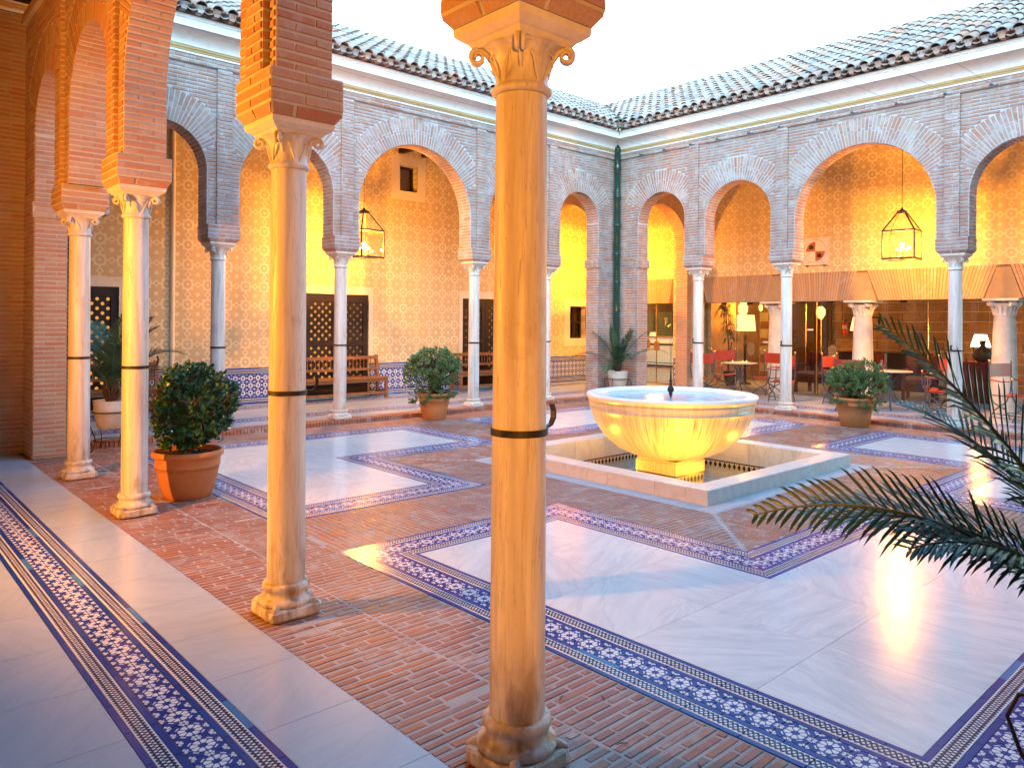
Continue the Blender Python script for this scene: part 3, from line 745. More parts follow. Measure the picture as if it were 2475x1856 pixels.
# ---------------------------------------------------------------- columns
def square_ring(mb, hz, c=(0, 0)):
    """stacked squares [(half, z)] joined into mouldings"""
    P = [[(c[0] + sx * h, c[1] + sy * h, z) for sx, sy in ((-1, -1), (1, -1), (1, 1), (-1, 1))] for h, z in hz]
    for A, B in zip(P[:-1], P[1:]):
        for i in range(4):
            j = (i + 1) % 4; mb.face([A[i], A[j], B[j], B[i]])
    mb.face(list(reversed(P[0]))); mb.face(P[-1])
def make_column(z0, label, loc, group, hook, seed=1):
    """z0: base height; joint heights fixed so that shafts end at 2.48"""
    t = thing('marble_column', label, 'column', (loc[0], loc[1], z0), group)
    rnd = random.Random(seed)
    zj = 0.178 if z0 < 0.03 else 0.14; zt = 2.482 - z0
    k = zj / 0.178
    b = MB()
    # plinth, worn and chipped
    n = 7
    P = []
    for h, z in ((0.151, 0.0), (0.156, 0.012 * k), (0.155, 0.048 * k), (0.146, 0.058 * k)):
        ring = []
        for e in range(4):
            for i in range(n):
                tt = -1 + 2 * i / n
                x, y = [(tt, -1), (1, tt), (-tt, 1), (-1, -tt)][e]
                rr = rnd.uniform(-0.004, 0.003); 
                if i == 0: rr -= 0.012 + rnd.random() * 0.01
                ring.append((x * (h + rr), y * (h + rr), z + (rnd.uniform(-0.004, 0.004) if z > 0.02 else 0)))
        P.append(ring)
    b.grid(P, closed_u=True, sm=False); b.face(P[-1])
    b.lathe([(0.135, 0.056 * k), (0.147, 0.062 * k), (0.152, 0.074 * k), (0.148, 0.088 * k), (0.134, 0.096 * k), (0.122, 0.106 * k), (0.116, 0.122 * k), (0.120, 0.134 * k), (0.128, 0.142 * k), (0.131, 0.154 * k), (0.127, 0.168 * k), (0.118, 0.177 * k), (0.100, 0.178 * k)], seg=40, cap=True)
    # spurs at the plinth corners
    for sx, sy in ((-1, -1), (1, -1), (1, 1), (-1, 1)):
        b.tube([(sx * 0.098, sy * 0.098, 0.064 * k), (sx * 0.118, sy * 0.118, 0.060 * k), (sx * 0.136, sy * 0.136, 0.052 * k)], [0.024, 0.017, 0.006], 8)
    b.build('base', M_stone if z0 > 0.03 else M_col, t)
    s = MB(); prof = []
    for i in range(25):
        q = i / 24; z = zj + 0.001 + (zt - zj - 0.002) * q; r = 0.1045 - 0.0085 * q ** 1.3
        if i == 0: r *= 0.985
        prof.append((r, z))
    s.lathe(prof, seg=48, cap=True); s.build('shaft', M_col, t)
    c = MB()
    c.lathe([(0.098, zt + 0.001), (0.108, zt + 0.004), (0.115, zt + 0.014), (0.114, zt + 0.024), (0.104, zt + 0.032), (0.100, zt + 0.04), (0.098, zt + 0.075), (0.100, zt + 0.105), (0.108, zt + 0.135), (0.122, zt + 0.160), (0.140, zt + 0.176), (0.146, zt + 0.180)], seg=40, cap=True)
    for a in range(4):
        an = pi / 4 + a * pi / 2; dx, dy = cos(an), sin(an); tx, ty = -dy, dx
        for sd in (-1, 1):   # paired scrolls under each corner
            pts = []; 
            for i in range(15):
                q = i / 14; th = -pi / 2 + q * 2.6 * pi; rr = 0.030 * (1 - 0.62 * q)
                pts.append((dx * (0.166 + rr * sin(th + pi / 2) * 1.0 - 0.0) + tx * sd * 0.011, dy * (0.166 + rr * sin(th + pi / 2)) + ty * sd * 0.011, zt + 0.150 + rr * cos(th + pi / 2) * 1.0))
            c.tube(pts, [0.0105 - 0.005 * i / 14 for i in range(15)], 6)
        c.tube([(dx * 0.100, dy * 0.100, zt + 0.085), (dx * 0.112, dy * 0.112, zt + 0.13), (dx * 0.135, dy * 0.135, zt + 0.165), (dx * 0.166, dy * 0.166, zt + 0.180)], [0.007, 0.011, 0.012, 0.010], 6)
        # leaf on each face
        an2 = a * pi / 2; dx, dy = cos(an2), sin(an2); tx, ty = -dy, dx
        for sd in (-1, 1):
            pts = [(dx * (0.1) + tx * sd * (0.012 + 0.028 * q), dy * 0.1 + ty * sd * (0.012 + 0.028 * q), zt + 0.035 + 0.085 * q + 0.0) for q in (0, .33, .66, 1)]
            pts = [(V(p).xy.normalized() * (0.100 + 0.006 * i)).to_3d() + V((0, 0, p[2])) for i, p in enumerate(pts)]
            c.tube(pts, [0.003, 0.006, 0.007, 0.004], 6)
            e = V(pts[-1]); c.tube([e + V((tx * sd, ty * sd, 0)) * 0.012 * sin(q) + V((0, 0, 0.012 * (1 - cos(q)))) for q in (0, 1.2, 2.4, 3.6)], 0.004, 6)
    c.build('capital', M_col, t)
    ab = MB(); square_ring(ab, [(0.128, zt + 0.180), (0.138, zt + 0.190), (0.146, zt + 0.2), (0.156, zt + 0.205), (0.182, zt + 0.226), (0.184, zt + 0.250), (0.184, 2.738 - z0)])
    ab.build('abacus', M_stone, t)
    r = MB(); zr = 1.232 - z0
    r.lathe([(0.1035, zr - 0.013), (0.1085, zr - 0.013), (0.1085, zr + 0.013), (0.1035, zr + 0.013), (0.1035, zr - 0.013)], seg=40, sm=False)
    ring = r.build('iron_ring', M_iron, t)
    if hook is not None:
        h = MB(); d = V((cos(hook), sin(hook), 0)); up = V((0, 0, 1)); sd = d.cross(up)
        pts = [d * 0.106 + up * zr, d * 0.125 + up * (zr + 0.002), d * 0.145 + up * (zr + 0.000), d * 0.168 + up * (zr + 0.010), d * 0.182 + up * (zr + 0.034), d * 0.183 + up * (zr + 0.062), d * 0.172 + up * (zr + 0.090)]
        w_ = [0.004, 0.006, 0.007, 0.010, 0.012, 0.012, 0.011]
        rows = []
        for i, p in enumerate(pts):
            tg = (pts[min(i + 1, 6)] - pts[max(i - 1, 0)]).normalized(); nn = tg.cross(sd)
            rows.append([p + sd * w_[i] + nn * 0.004, p - sd * w_[i] + nn * 0.004, p - sd * w_[i] - nn * 0.004, p + sd * w_[i] - nn * 0.004])
        h.grid(rows, closed_u=True, sm=False); h.face(rows[0]); h.face(rows[-1])
        h.build('hook', M_iron, ring)
    return t
NC = 'marble columns of the near gallery'; BC = 'marble columns of the back left gallery'; RC = 'marble columns of the right gallery'
make_column(0, 'large honey lit marble column in the centre foreground, its base at the bottom edge', (-11.1, -8.85), NC, 0.0, 3)
make_column(0, 'honey and blue lit marble column with a chipped base, second nearest in the near gallery row', (-11.1, -6.92), NC, 0.0, 4)
make_column(0, 'marble column of the near gallery beside the terracotta pot with the large jade bush', (-11.1, -4.07), NC, 0.0, 5)
make_column(0, 'marble column of the near gallery closest to the dark drainpipe at far left', (-11.1, -2.14), NC, None, 6)
make_column(0.05, 'white marble column of the back left row standing partly behind the central foreground column', (-2.18, 0), BC, None, 7)
make_column(0.05, 'white marble column of the back left row to the right of the leafy pot by the step', (-4.07, 0), BC, None, 8)
make_column(0.05, 'white marble column of the back left row in front of the lattice doors and the long bench', (-6.87, 0), BC, None, 9)
make_column(0.05, 'white marble column of the back left row rising behind the large jade bush', (-8.85, 0), BC, None, 10)
make_column(0.05, 'white marble column of the right row whose foot is hidden by the fountain bowl', (0, -2.18), RC, pi, 11)
make_column(0.05, 'white marble column of the right row just right of the fountain bowl, on the brick step', (0, -4.07), RC, pi, 12)
make_column(0.05, 'white marble column of the right row at far right, crossed by blurred palm fronds', (0, -6.87), RC, pi, 13)
# ---------------------------------------------------------------- floors
OX, OY = -5.65, -5.60; ZC = -0.02; ZF = 0.05
Z1 = V((0, 0, 1)); X1 = V((1, 0, 0)); Y1 = V((0, 1, 0))
grd = MB(); grd.box(-40, 40, -40, 40, -0.9, -0.62); grd.build('ground', M_mortarF, kind='structure')

# courtyard brick paving
court = base_of('courtyard_paving', 'structure')
cb = MB()
def court_sheet(x0, x1, y0, y1): cb.box(x0, x1, y0, y1, -0.3, ZC - 0.0028, skip='b')
BI = 1.47   # basin outer half
court_sheet(-11.32, OX - BI, -14.5, -0.24); court_sheet(OX + BI, -0.24, -14.5, -0.24)
court_sheet(OX - BI, OX + BI, -14.5, OY - BI); court_sheet(OX - BI, OX + BI, OY + BI, -0.24)
cb.build('paving_bed', M_mortarF, court)
fb = Bricks()
PITCH = 0.052; BL = 0.258
def floor_rect(x0, x1, y0, y1, along, z=ZC, test=None, hole=None, st=fb):
    """thin bricks laid on edge, 'along' = direction of their length"""
    a0, a1, c0, c1 = (x0, x1, y0, y1) if along == 'x' else (y0, y1, x0, x1)
    n = max(1, int(round((c1 - c0) / PITCH))); p = (c1 - c0) / n
    for i in range(n):
        c = c0 + p * (i + 0.5)
        x = a0 + (i % 2) * BL / 2 * random.uniform(0.6, 1.3) - (BL if i % 2 else 0)
        while x < a1:
            L = BL * random.uniform(0.86, 1.10)
            s, e = max(x, a0), min(x + L, a1); x += L
            if e - s < 0.035: continue
            m = (s + e) / 2
            px_, py_ = (m, c) if along == 'x' else (c, m)
            if test and not test(px_, py_): continue
            if random.random() < 0.004: continue
            ax = X1 if along == 'x' else Y1; ay = Y1 if along == 'x' else X1
            h = p / 2 - 0.0095 + random.uniform(-0.003, 0.003)
            tw = random.gauss(0, 0.012); ex = (ax + ay * tw).normalized(); ez = Z1.cross(ex) if along == 'x' else ex.cross(Z1)
            st.box(V((px_, py_, z - 0.008 + random.uniform(-0.0012, 0.0012))), ex, Z1, ez, ((e - s) / 2 - 0.009, 0.008, h))
def rel(x0, x1, y0, y1): return OX + x0, OX + x1, OY + y0, OY + y1
E_ = 4.665; PW_ = 0.5; NT = 2.42
XW, XE, YS, YN = -11.315, -0.26, -14.3, -0.26
# near strip + ring
floor_rect(XW, -10.77, YS, YN, 'x', z=ZC + 0.010)
m_ = MB(); m_.box(XW, -10.762, YS, YN, -0.1, ZC + 0.0072); m_.build('strip_bed', M_mortarF, court)
floor_rect(-10.755, OX - E_, OY - E_, OY + E_, 'x')
floor_rect(-10.755, OX - E_, OY + E_, YN, 'x'); floor_rect(-10.755, OX - E_, YS, OY - E_, 'x')
floor_rect(OX - E_, XE, OY + E_, YN, 'y', test=lambda x, y: True)
floor_rect(OX + E_, XE, OY - E_, OY + E_, 'x')
floor_rect(OX - E_, XE, YS, OY - E_, 'y')
# cross paths
floor_rect(*rel(-E_, -NT, -PW_, PW_), 'y'); floor_rect(*rel(NT, E_, -PW_, PW_), 'y')
floor_rect(*rel(-PW_, PW_, -E_, -NT), 'x'); floor_rect(*rel(-PW_, PW_, NT, E_), 'x')
# middle square, four mitred fields round the basin
AP = 1.66
def mt(side):
    def f(x, y):
        u, v = x - OX, y - OY
        if max(abs(u), abs(v)) < AP + 0.02: return False
        if side == 'w': return u < 0 and abs(u) > abs(v) + 0.03
        if side == 'e': return u > 0 and abs(u) > abs(v) + 0.03
        if side == 's': return v < 0 and abs(v) > abs(u) + 0.03
        return v > 0 and abs(v) > abs(u) + 0.03
    return f
def mitre_field(side):
    r = {'w': (-NT, -AP, -NT, NT), 'e': (AP, NT, -NT, NT), 's': (-NT, NT, -NT, -AP), 'n': (-NT, NT, AP, NT)}[side]
    x0, x1, y0, y1 = rel(*r); al = 'x' if side in 'we' else 'y'
    n = int(round((2 * NT) / PITCH)); p = 2 * NT / n
    for i in range(n):
        c = -NT + p * (i + 0.5); lo = max(AP, abs(c) + 0.025); hi = NT
        if hi - lo < 0.04: continue
        x = lo + (i % 2) * 0.12 - (BL if i % 2 else 0)
        while x < hi:
            L = BL * random.uniform(0.86, 1.1); s, e = max(x, lo), min(x + L, hi); x += L
            if e - s < 0.035: continue
            m = (s + e) / 2; sg = -1 if side in 'ws' else 1
            q = V((OX + sg * m, OY + c, 0)) if al == 'x' else V((OX + c, OY + sg * m, 0))
            ax = X1 if al == 'x' else Y1; ez = Z1.cross(ax) if al == 'x' else ax.cross(Z1)
            fb.box(V((q.x, q.y, ZC - 0.008 + random.uniform(-0.0012, 0.0012))), ax, Z1, ez, ((e - s) / 2 - 0.009, 0.008, p / 2 - 0.0095 + random.uniform(-0.003, 0.0025)))
for s_ in 'wesn': mitre_field(s_)
emit_bricks(fb, [], court, M_brickF, 300)

# apron of grooved stone round the basin
ap = thing('basin_apron', 'pale blue grey grooved stone strip laid round the foot of the fountain basin', 'stone apron', (OX, OY, 0))
for k, (x0, x1, y0, y1) in enumerate(((-AP, AP, -AP, -BI), (-AP, AP, BI, AP), (-AP, -BI, -BI, BI), (BI, AP, -BI, BI))):
    horiz = (x1 - x0) > (y1 - y0); L = (x1 - x0) if horiz else (y1 - y0); n = 5
    for i in range(n):
        m = MB(); a0 = L * i / n + 0.0015; a1 = L * (i + 1) / n - 0.0015
        if horiz: X0, X2, Y0, Y2 = x0 + a0, x0 + a1, y0, y1
        else: X0, X2, Y0, Y2 = x0, x1, y0 + a0, y0 + a1
        m.box(X0, X2, Y0, Y2, -0.06, ZC - 0.002, tone=random.random())
        g = 0.018
        if horiz:
            x = X0 + g / 2
            while x < X2 - g: m.box(x, x + g * 0.62, Y0 + 0.012, Y2 - 0.012, ZC - 0.002, ZC + 0.002, skip='b'); x += g
        else:
            y = Y0 + g / 2
            while y < Y2 - g: m.box(X0 + 0.012, X2 - 0.012, y, y + g * 0.62, ZC - 0.002, ZC + 0.002, skip='b'); y += g
        m.build('apron_slab', M_apron, ap)

# ---- tile borders
PROF = [('b', 0.0, 0.030), ('w', 0.030, 0.101), ('b', 0.101, 0.134), ('s', 0.134, 0.281), ('b', 0.281, 0.312), ('w', 0.312, 0.386), ('b', 0.386, 0.416)]
BW = 0.416; UT = 0.28; g_ = 0.0012
_tile_mesh = {}
def unit_tile(kind, L, W):
    key = (kind, round(L, 4), round(W, 4))
    if key not in _tile_mesh:
        m = MB(); c = 0.0015
        u1 = {'b': 1, 'w': L / 0.07, 's': L / 0.14}[kind]; v1 = {'b': 1, 'w': 1, 's': W / 0.147}[kind]
        top = [(g_ + c, g_ + c, 0), (L - g_ - c, g_ + c, 0), (L - g_ - c, W - g_ - c, 0), (g_ + c, W - g_ - c, 0)]
        low = [(g_, g_, -c), (L - g_, g_, -c), (L - g_, W - g_, -c), (g_, W - g_, -c)]; bot = [(x, y, -0.008) for x, y, z in low]
        uv = lambda P: [(x / L * u1, y / W * v1) for x, y, z in P]
        m.face(top, 0, uv(top))
        for i in range(4):
            j = (i + 1) % 4; q = [low[i], low[j], top[j], top[i]]; m.face(q, 0, uv(q)); q = [bot[i], bot[j], low[j], low[i]]; m.face(q, 0, uv(q))
        _tile_mesh[key] = (m, m.mesh({'b': 'border_tile', 'w': 'interlace_tile', 's': 'star_tile'}[kind], {'b': T_blue, 'w': T_weave, 's': T_star}[kind]))
    return _tile_mesh[key]
TN = {'b': 'border_tile', 'w': 'interlace_tile', 's': 'star_tile'}; TM = {'b': T_blue, 'w': T_weave, 's': T_star}
class TileSet:
    """full tiles (matrix, kind, L, W) and odd polygons (kind, pts, uv)"""
    def __init__(s): s.t = []; s.p = []
    def run(s, P, d, n, length, m0, m1, z, prof=PROF):
        """P start corner on the outer edge, d direction, n inward; m0/m1 = mitre at each end: +1 convex, -1 concave, 0 square"""
        P = V(P); d = V(d); n = V(n)
        mat = Matrix(((d.x, n.x, 0, 0), (d.y, n.y, 0, 0), (0, 0, 1, 0), (0, 0, 0, 1)))
        for kind, o0, o1 in prof:
            W = o1 - o0; UTk = 0.14 if kind == 's' else UT
            a_lo = max(m0 * o0, m0 * o1); a_hi = length - max(m1 * o0, m1 * o1)
            nt_ = int((a_hi - a_lo) // UTk); slack = (a_hi - a_lo) - nt_ * UTk
            # end pieces take half the slack each plus the mitre
            e0 = a_lo + slack / 2; e1 = e0 + nt_ * UTk
            for i in range(nt_):
                q = P + d * (e0 + i * UTk) + n * o0; mw = mat.copy(); mw.translation = V((q.x, q.y, z + random.uniform(-0.0004, 0.0004)))
                s.t.append((mw, kind, UTk, W))
            for sgn in (0, 1):
                if sgn == 0: pts = [(m0 * o0, o0), (e0 - g_, o0), (e0 - g_, o1), (m0 * o1, o1)]
                else: pts = [(e1 + g_, o0), (length - m1 * o0, o0), (length - m1 * o1, o1), (e1 + g_, o1)]
                if abs(pts[0][0] - pts[1][0]) < 0.003 and abs(pts[2][0] - pts[3][0]) < 0.003: continue
                u0 = e0 if sgn == 0 else e1
                den = {'b': 1.0, 'w': 0.07, 's': 0.14}[kind]; dv = {'b': 1.0, 'w': W, 's': 0.147}[kind]
                uv = [((x - u0) / den, (y - o0) / dv) for x, y in pts]
                s.p.append((kind, [P + d * x + n * y + V((0, 0, z)) for x, y in pts], uv))
    def emit(s, root, limit=300):
        off = root.location
        sc = []
        for i, (mw, k, L, W) in enumerate(s.t):
            c = mw @ V((L / 2, W / 2, 0))
            if inframe(c, 0):
                D = (c - CAM_LOC).length; sc.append((L * W / D ** 3, i))
        sc.sort(reverse=True); pick = set(i for _, i in sc[:limit]) if limit else set()
        mass = {k: MB() for k in 'bws'}
        for i, (mw, k, L, W) in enumerate(s.t):
            m, me = unit_tile(k, L, W)
            mw2 = Matrix.Translation(-off) @ mw
            if i in pick: link(TN[k], me, root, mw2)
            else:
                q = mass[k]; n0 = len(q.v); q.v += [tuple(mw2 @ V(p)) for p in m.v]; tn = random.random()
                for f, u in zip(m.f, m.uv): q.f.append(tuple(a + n0 for a in f)); q.t.append(tn); q.mi.append(0); q.sm.append(False); q.uv.append(u)
                q.useuv = True
        for kind, P, uv in s.p: mass[kind].face([p - off for p in P], random.random(), uv)
        for k, q in mass.items():
            if q.f: q.build(TN[k] + '_row', TM[k], root, kind='stuff')
def poly_area(P): return sum(P[i][0] * P[(i + 1) % len(P)][1] - P[(i + 1) % len(P)][0] * P[i][1] for i in range(len(P))) / 2
def border_loop(ts, P, z):
    if poly_area(P) < 0: P = P[::-1]
    n = len(P)
    turn = []
    for i in range(n):
        a, b, c = V(P[i - 1]), V(P[i]), V(P[(i + 1) % n]); cr = (b - a).to_3d().cross((c - b).to_3d()).z
        turn.append(1 if cr > 0 else -1)
    for i in range(n):
        a, b = V(P[i]).to_3d(), V(P[(i + 1) % n]).to_3d(); d = (b - a).normalized(); nn = V((-d.y, d.x, 0))
        ts.run(a, d, nn, (b - a).length, turn[i], turn[(i + 1) % n], z)
def quadrant(sx, sy, label, limit, lab2):
    """L shaped marble carpet: sx, sy give the corner of the court it lies in"""
    a, b, c = PW_, NT, E_
    P = [(c, c), (a, c), (a, b), (b, b), (b, a), (c, a)]
    P = [(OX + sx * x, OY + sy * y) for x, y in P]
    root = thing('marble_carpet', label, 'marble floor panel', (OX + sx * 3.2, OY + sy * 3.2, 0), 'four L shaped marble floor panels')
    bed = MB(); 
    for (x0, x1, y0, y1) in ((a, c, b, c), (b, c, a, b)):
        X0, X2 = sorted((OX + sx * x0 - root.location.x, OX + sx * x1 - root.location.x)); Y0, Y2 = sorted((OY + sy * y0 - root.location.y, OY + sy * y1 - root.location.y))
        bed.box(X0, X2, Y0, Y2, ZC - 0.05, ZC - 0.0025)
    bed.build('panel_bed', M_grout, root)
    ts = TileSet(); border_loop(ts, P, ZC + 0.002); ts.emit(root, limit)
    # marble slabs inside the border
    i0, i1, i2 = a + BW, b + BW, c - BW
    cut = [i2 - 0.7 * k for k in range(0, 8)]
    def slab(x0, x1, y0, y1):
        if x1 - x0 < 0.02 or y1 - y0 < 0.02: return
        m = MB(); g = 0.0012
        X0, X2 = sorted((OX + sx * x0 - root.location.x, OX + sx * x1 - root.location.x)); Y0, Y2 = sorted((OY + sy * y0 - root.location.y, OY + sy * y1 - root.location.y))
        m.box(X0 + g, X2 - g, Y0 + g, Y2 - g, ZC - 0.03, ZC + 0.0018, tone=random.random(), skip='b')
        m.build('marble_slab', M_marbleW, root)
    ys = sorted([v for v in cut if v > i0 + 0.25 and abs(v - i1) > 0.1] + [i0, i1]); xs = ys
    for x0, x1 in zip(xs[:-1], xs[1:]):
        for y0, y1 in zip(ys[:-1], ys[1:]):
            cx, cy = (x0 + x1) / 2, (y0 + y1) / 2
            if cx > i1 or cy > i1: slab(x0, x1, y0, y1)
    return root
quadrant(-1, -1, 'largest L shaped marble floor panel with a blue tile border, in the right foreground', 300, '')
quadrant(-1, 1, 'L shaped marble panel with blue tile border beside the large jade bush', 300, '')
quadrant(1, 1, 'small seeming L shaped marble floor panel in the far corner, behind the fountain bowl', 120, '')
quadrant(1, -1, 'L shaped marble floor panel with blue tile border at the right, under the palm fronds', 200, '')

# near gallery floor: marble slabs either side of a tile band
ng = base_of('near_gallery_floor', 'structure')
m = MB(); m.box(-14.6, -11.322, -14.5, 3.0, -0.3, -0.0025); m.build('floor_bed', M_grout, ng)
def slabs(root, x0, x1, ys, z, mat, name='marble_slab'):
    for y0, y1 in zip(ys[:-1], ys[1:]):
        q = MB(); g = 0.0013; q.box(x0 + g, x1 - g, y0 + g, y1 - g, z - 0.03, z, tone=random.random(), skip='b'); q.build(name, mat, root)
yy = [-14.4 + 0.555 * k for k in range(32)]
slabs(ng, -11.737, -11.322, [y + 0.245 for y in yy], 0.0, M_marbleG)
slabs(ng, -13.35, -12.153, yy, 0.0, M_marbleG); slabs(ng, -14.55, -13.35, [y + 0.2 for y in yy], 0.0, M_marbleG)
band = thing('floor_tile_band', 'long blue and white star tile band in the marble floor at lower left', 'tile band', (-11.95, -6, 0))
ts = TileSet(); ts.run((-12.153, -14.0, 0), (0, 1, 0), (1, 0, 0), 16.8, 0, 0, 0.0005)
# run() has its inward side at +x
ts.emit(band, 300)

# far galleries: raised floor with a brick nosing, marble and a tile band
fg = base_of('far_gallery_floor', 'structure')
m = MB(); m.box(-11.3, 2.95, 0.10, 2.95, -0.3, ZF - 0.004); m.box(0.10, 2.95, -10.2, 0.10, -0.3, ZF - 0.004)
m.box(-10.85, -0.24 + 0.0, -0.235, 0.1, -0.3, ZF - 0.008); m.box(-0.235, 0.1, -10.2, 0.1, -0.3, ZF - 0.008); m.build('floor_bed', M_grout, fg)
step = thing('brick_step', 'low step edged with upright bricks along the foot of the far arcades', 'brick step', (0, 0, 0))
sb = Bricks()
x = -10.85
while x < -0.26:
    sb.box(V((x + 0.026, -0.245, -0.0)), X1, -Y1, Z1, (0.0195, 0.016, 0.049)); sb.box(V((x + 0.026, -0.115, ZF - 0.008)), Y1, Z1, -X1, (0.130, 0.008, 0.0195)); x += PITCH
y = -10.1
while y < -0.26:
    sb.box(V((-0.245, y + 0.026, 0.0)), Y1, -X1, Z1, (0.0195, 0.016, 0.049)); sb.box(V((-0.115, y + 0.026, ZF - 0.008)), X1, Z1, Y1, (0.130, 0.008, 0.0195)); y += PITCH
emit_bricks(sb, [], step, M_brickF, 300)
xs = [-10.9 + 0.6 * k for k in range(23)]
def slabsx(root, y0, y1, xs, z, mat):
    for x0, x1 in zip(xs[:-1], xs[1:]):
        q = MB(); g = 0.0013; q.box(x0 + g, x1 - g, y0 + g, y1 - g, z - 0.03, z, tone=random.random(), skip='b'); q.build('marble_slab', mat, root)
slabsx(fg, 0.02, 0.45, xs, ZF, M_marbleG); slabsx(fg, 0.866, 2.05, [x + 0.2 for x in xs], ZF, M_marbleG); slabsx(fg, 2.466, 2.88, xs, ZF, M_marbleG)
ys_ = [-9.9 + 0.6 * k for k in range(17)]
slabs(fg, 0.02, 0.45, ys_, ZF, M_marbleG); slabs(fg, 0.866, 2.88, [y + 0.2 for y in ys_], ZF, M_marbleG)
b2_ = thing('gallery_tile_band', 'faint blue tile bands in the raised floor of the far galleries', 'tile band', (0, 0, 0))
ts = TileSet(); ts.run((-10.9, 0.45, 0), (1, 0, 0), (0, 1, 0), 11.0, 0, 0, ZF + 0.0005); ts.run((-10.9, 2.05, 0), (1, 0, 0), (0, 1, 0), 13.4, 0, 0, ZF + 0.0005)
ts.run((0.866, -9.9, 0), (0, 1, 0), (-1, 0, 0), 10.3, 0, 0, ZF + 0.0005)
ts.emit(b2_, 120)
# ---------------------------------------------------------------- cornice, roofs, ceilings
CP = [(0.0, 5.295), (0.022, 5.298), (0.022, 5.325), (0.034, 5.328), (0.040, 5.342), (0.030, 5.352), (0.046, 5.358), (0.052, 5.372), (0.042, 5.382), (0.05, 5.395)]
COVE = [(0.05 + 0.23 * (1 - cos(pi / 2 * i / 8)), 5.395 + 0.165 * sin(pi / 2 * i / 8)) for i in range(9)]
FAS = [(0.28, 5.562), (0.296, 5.566), (0.296, 5.66), (0.31, 5.672), (0.31, 5.72), (0.0, 5.72)]
def sweep(prof, mb, L):
    # back left run then right run, mitred at the corner (0.21 = wall face)
    A = [(-L[0], -(0.21 + d), z) for d, z in prof]; B = [(-(0.21 + d), -(0.21 + d), z) for d, z in prof]; C = [(-(0.21 + d), -L[1], z) for d, z in prof]
    mb.grid([A, B], sm=False); mb.grid([B, C], sm=False)
co = thing('eaves_cornice', 'white plaster cornice with a thin ochre line running under the tiled eaves', 'cornice', (0, 0, 0))
for nm, pr, mt_ in (('fillet', CP[:3], M_cornice), ('ochre_line', CP[2:10], M_gold), ('cove', [CP[9]] + COVE, M_cornice), ('fascia', FAS, M_cornice)):
    m = MB(); sweep(pr, m, (11.6, 10.2)); m.build(nm, mt_, co)
EV = 0.66; EZ = 5.765; SL = 0.52
def tile_shell(r0, r1, L, up, th=0.011, n=8):
    """barrel tile along +x (front at 0), arch in y,z; up=1 cover, -1 pan"""
    m = MB(); 
    def ring(r, x): return [(x, r * cos(pi * k / n), up * r * sin(pi * k / n)) for k in range(n + 1)]
    a, b, c, d = ring(r0, 0), ring(r1, L), ring(r0 - th, 0), ring(r1 - th, L)
    m.grid([a, b]); m.grid([d, c]); m.grid([c, a], sm=False)
    return m
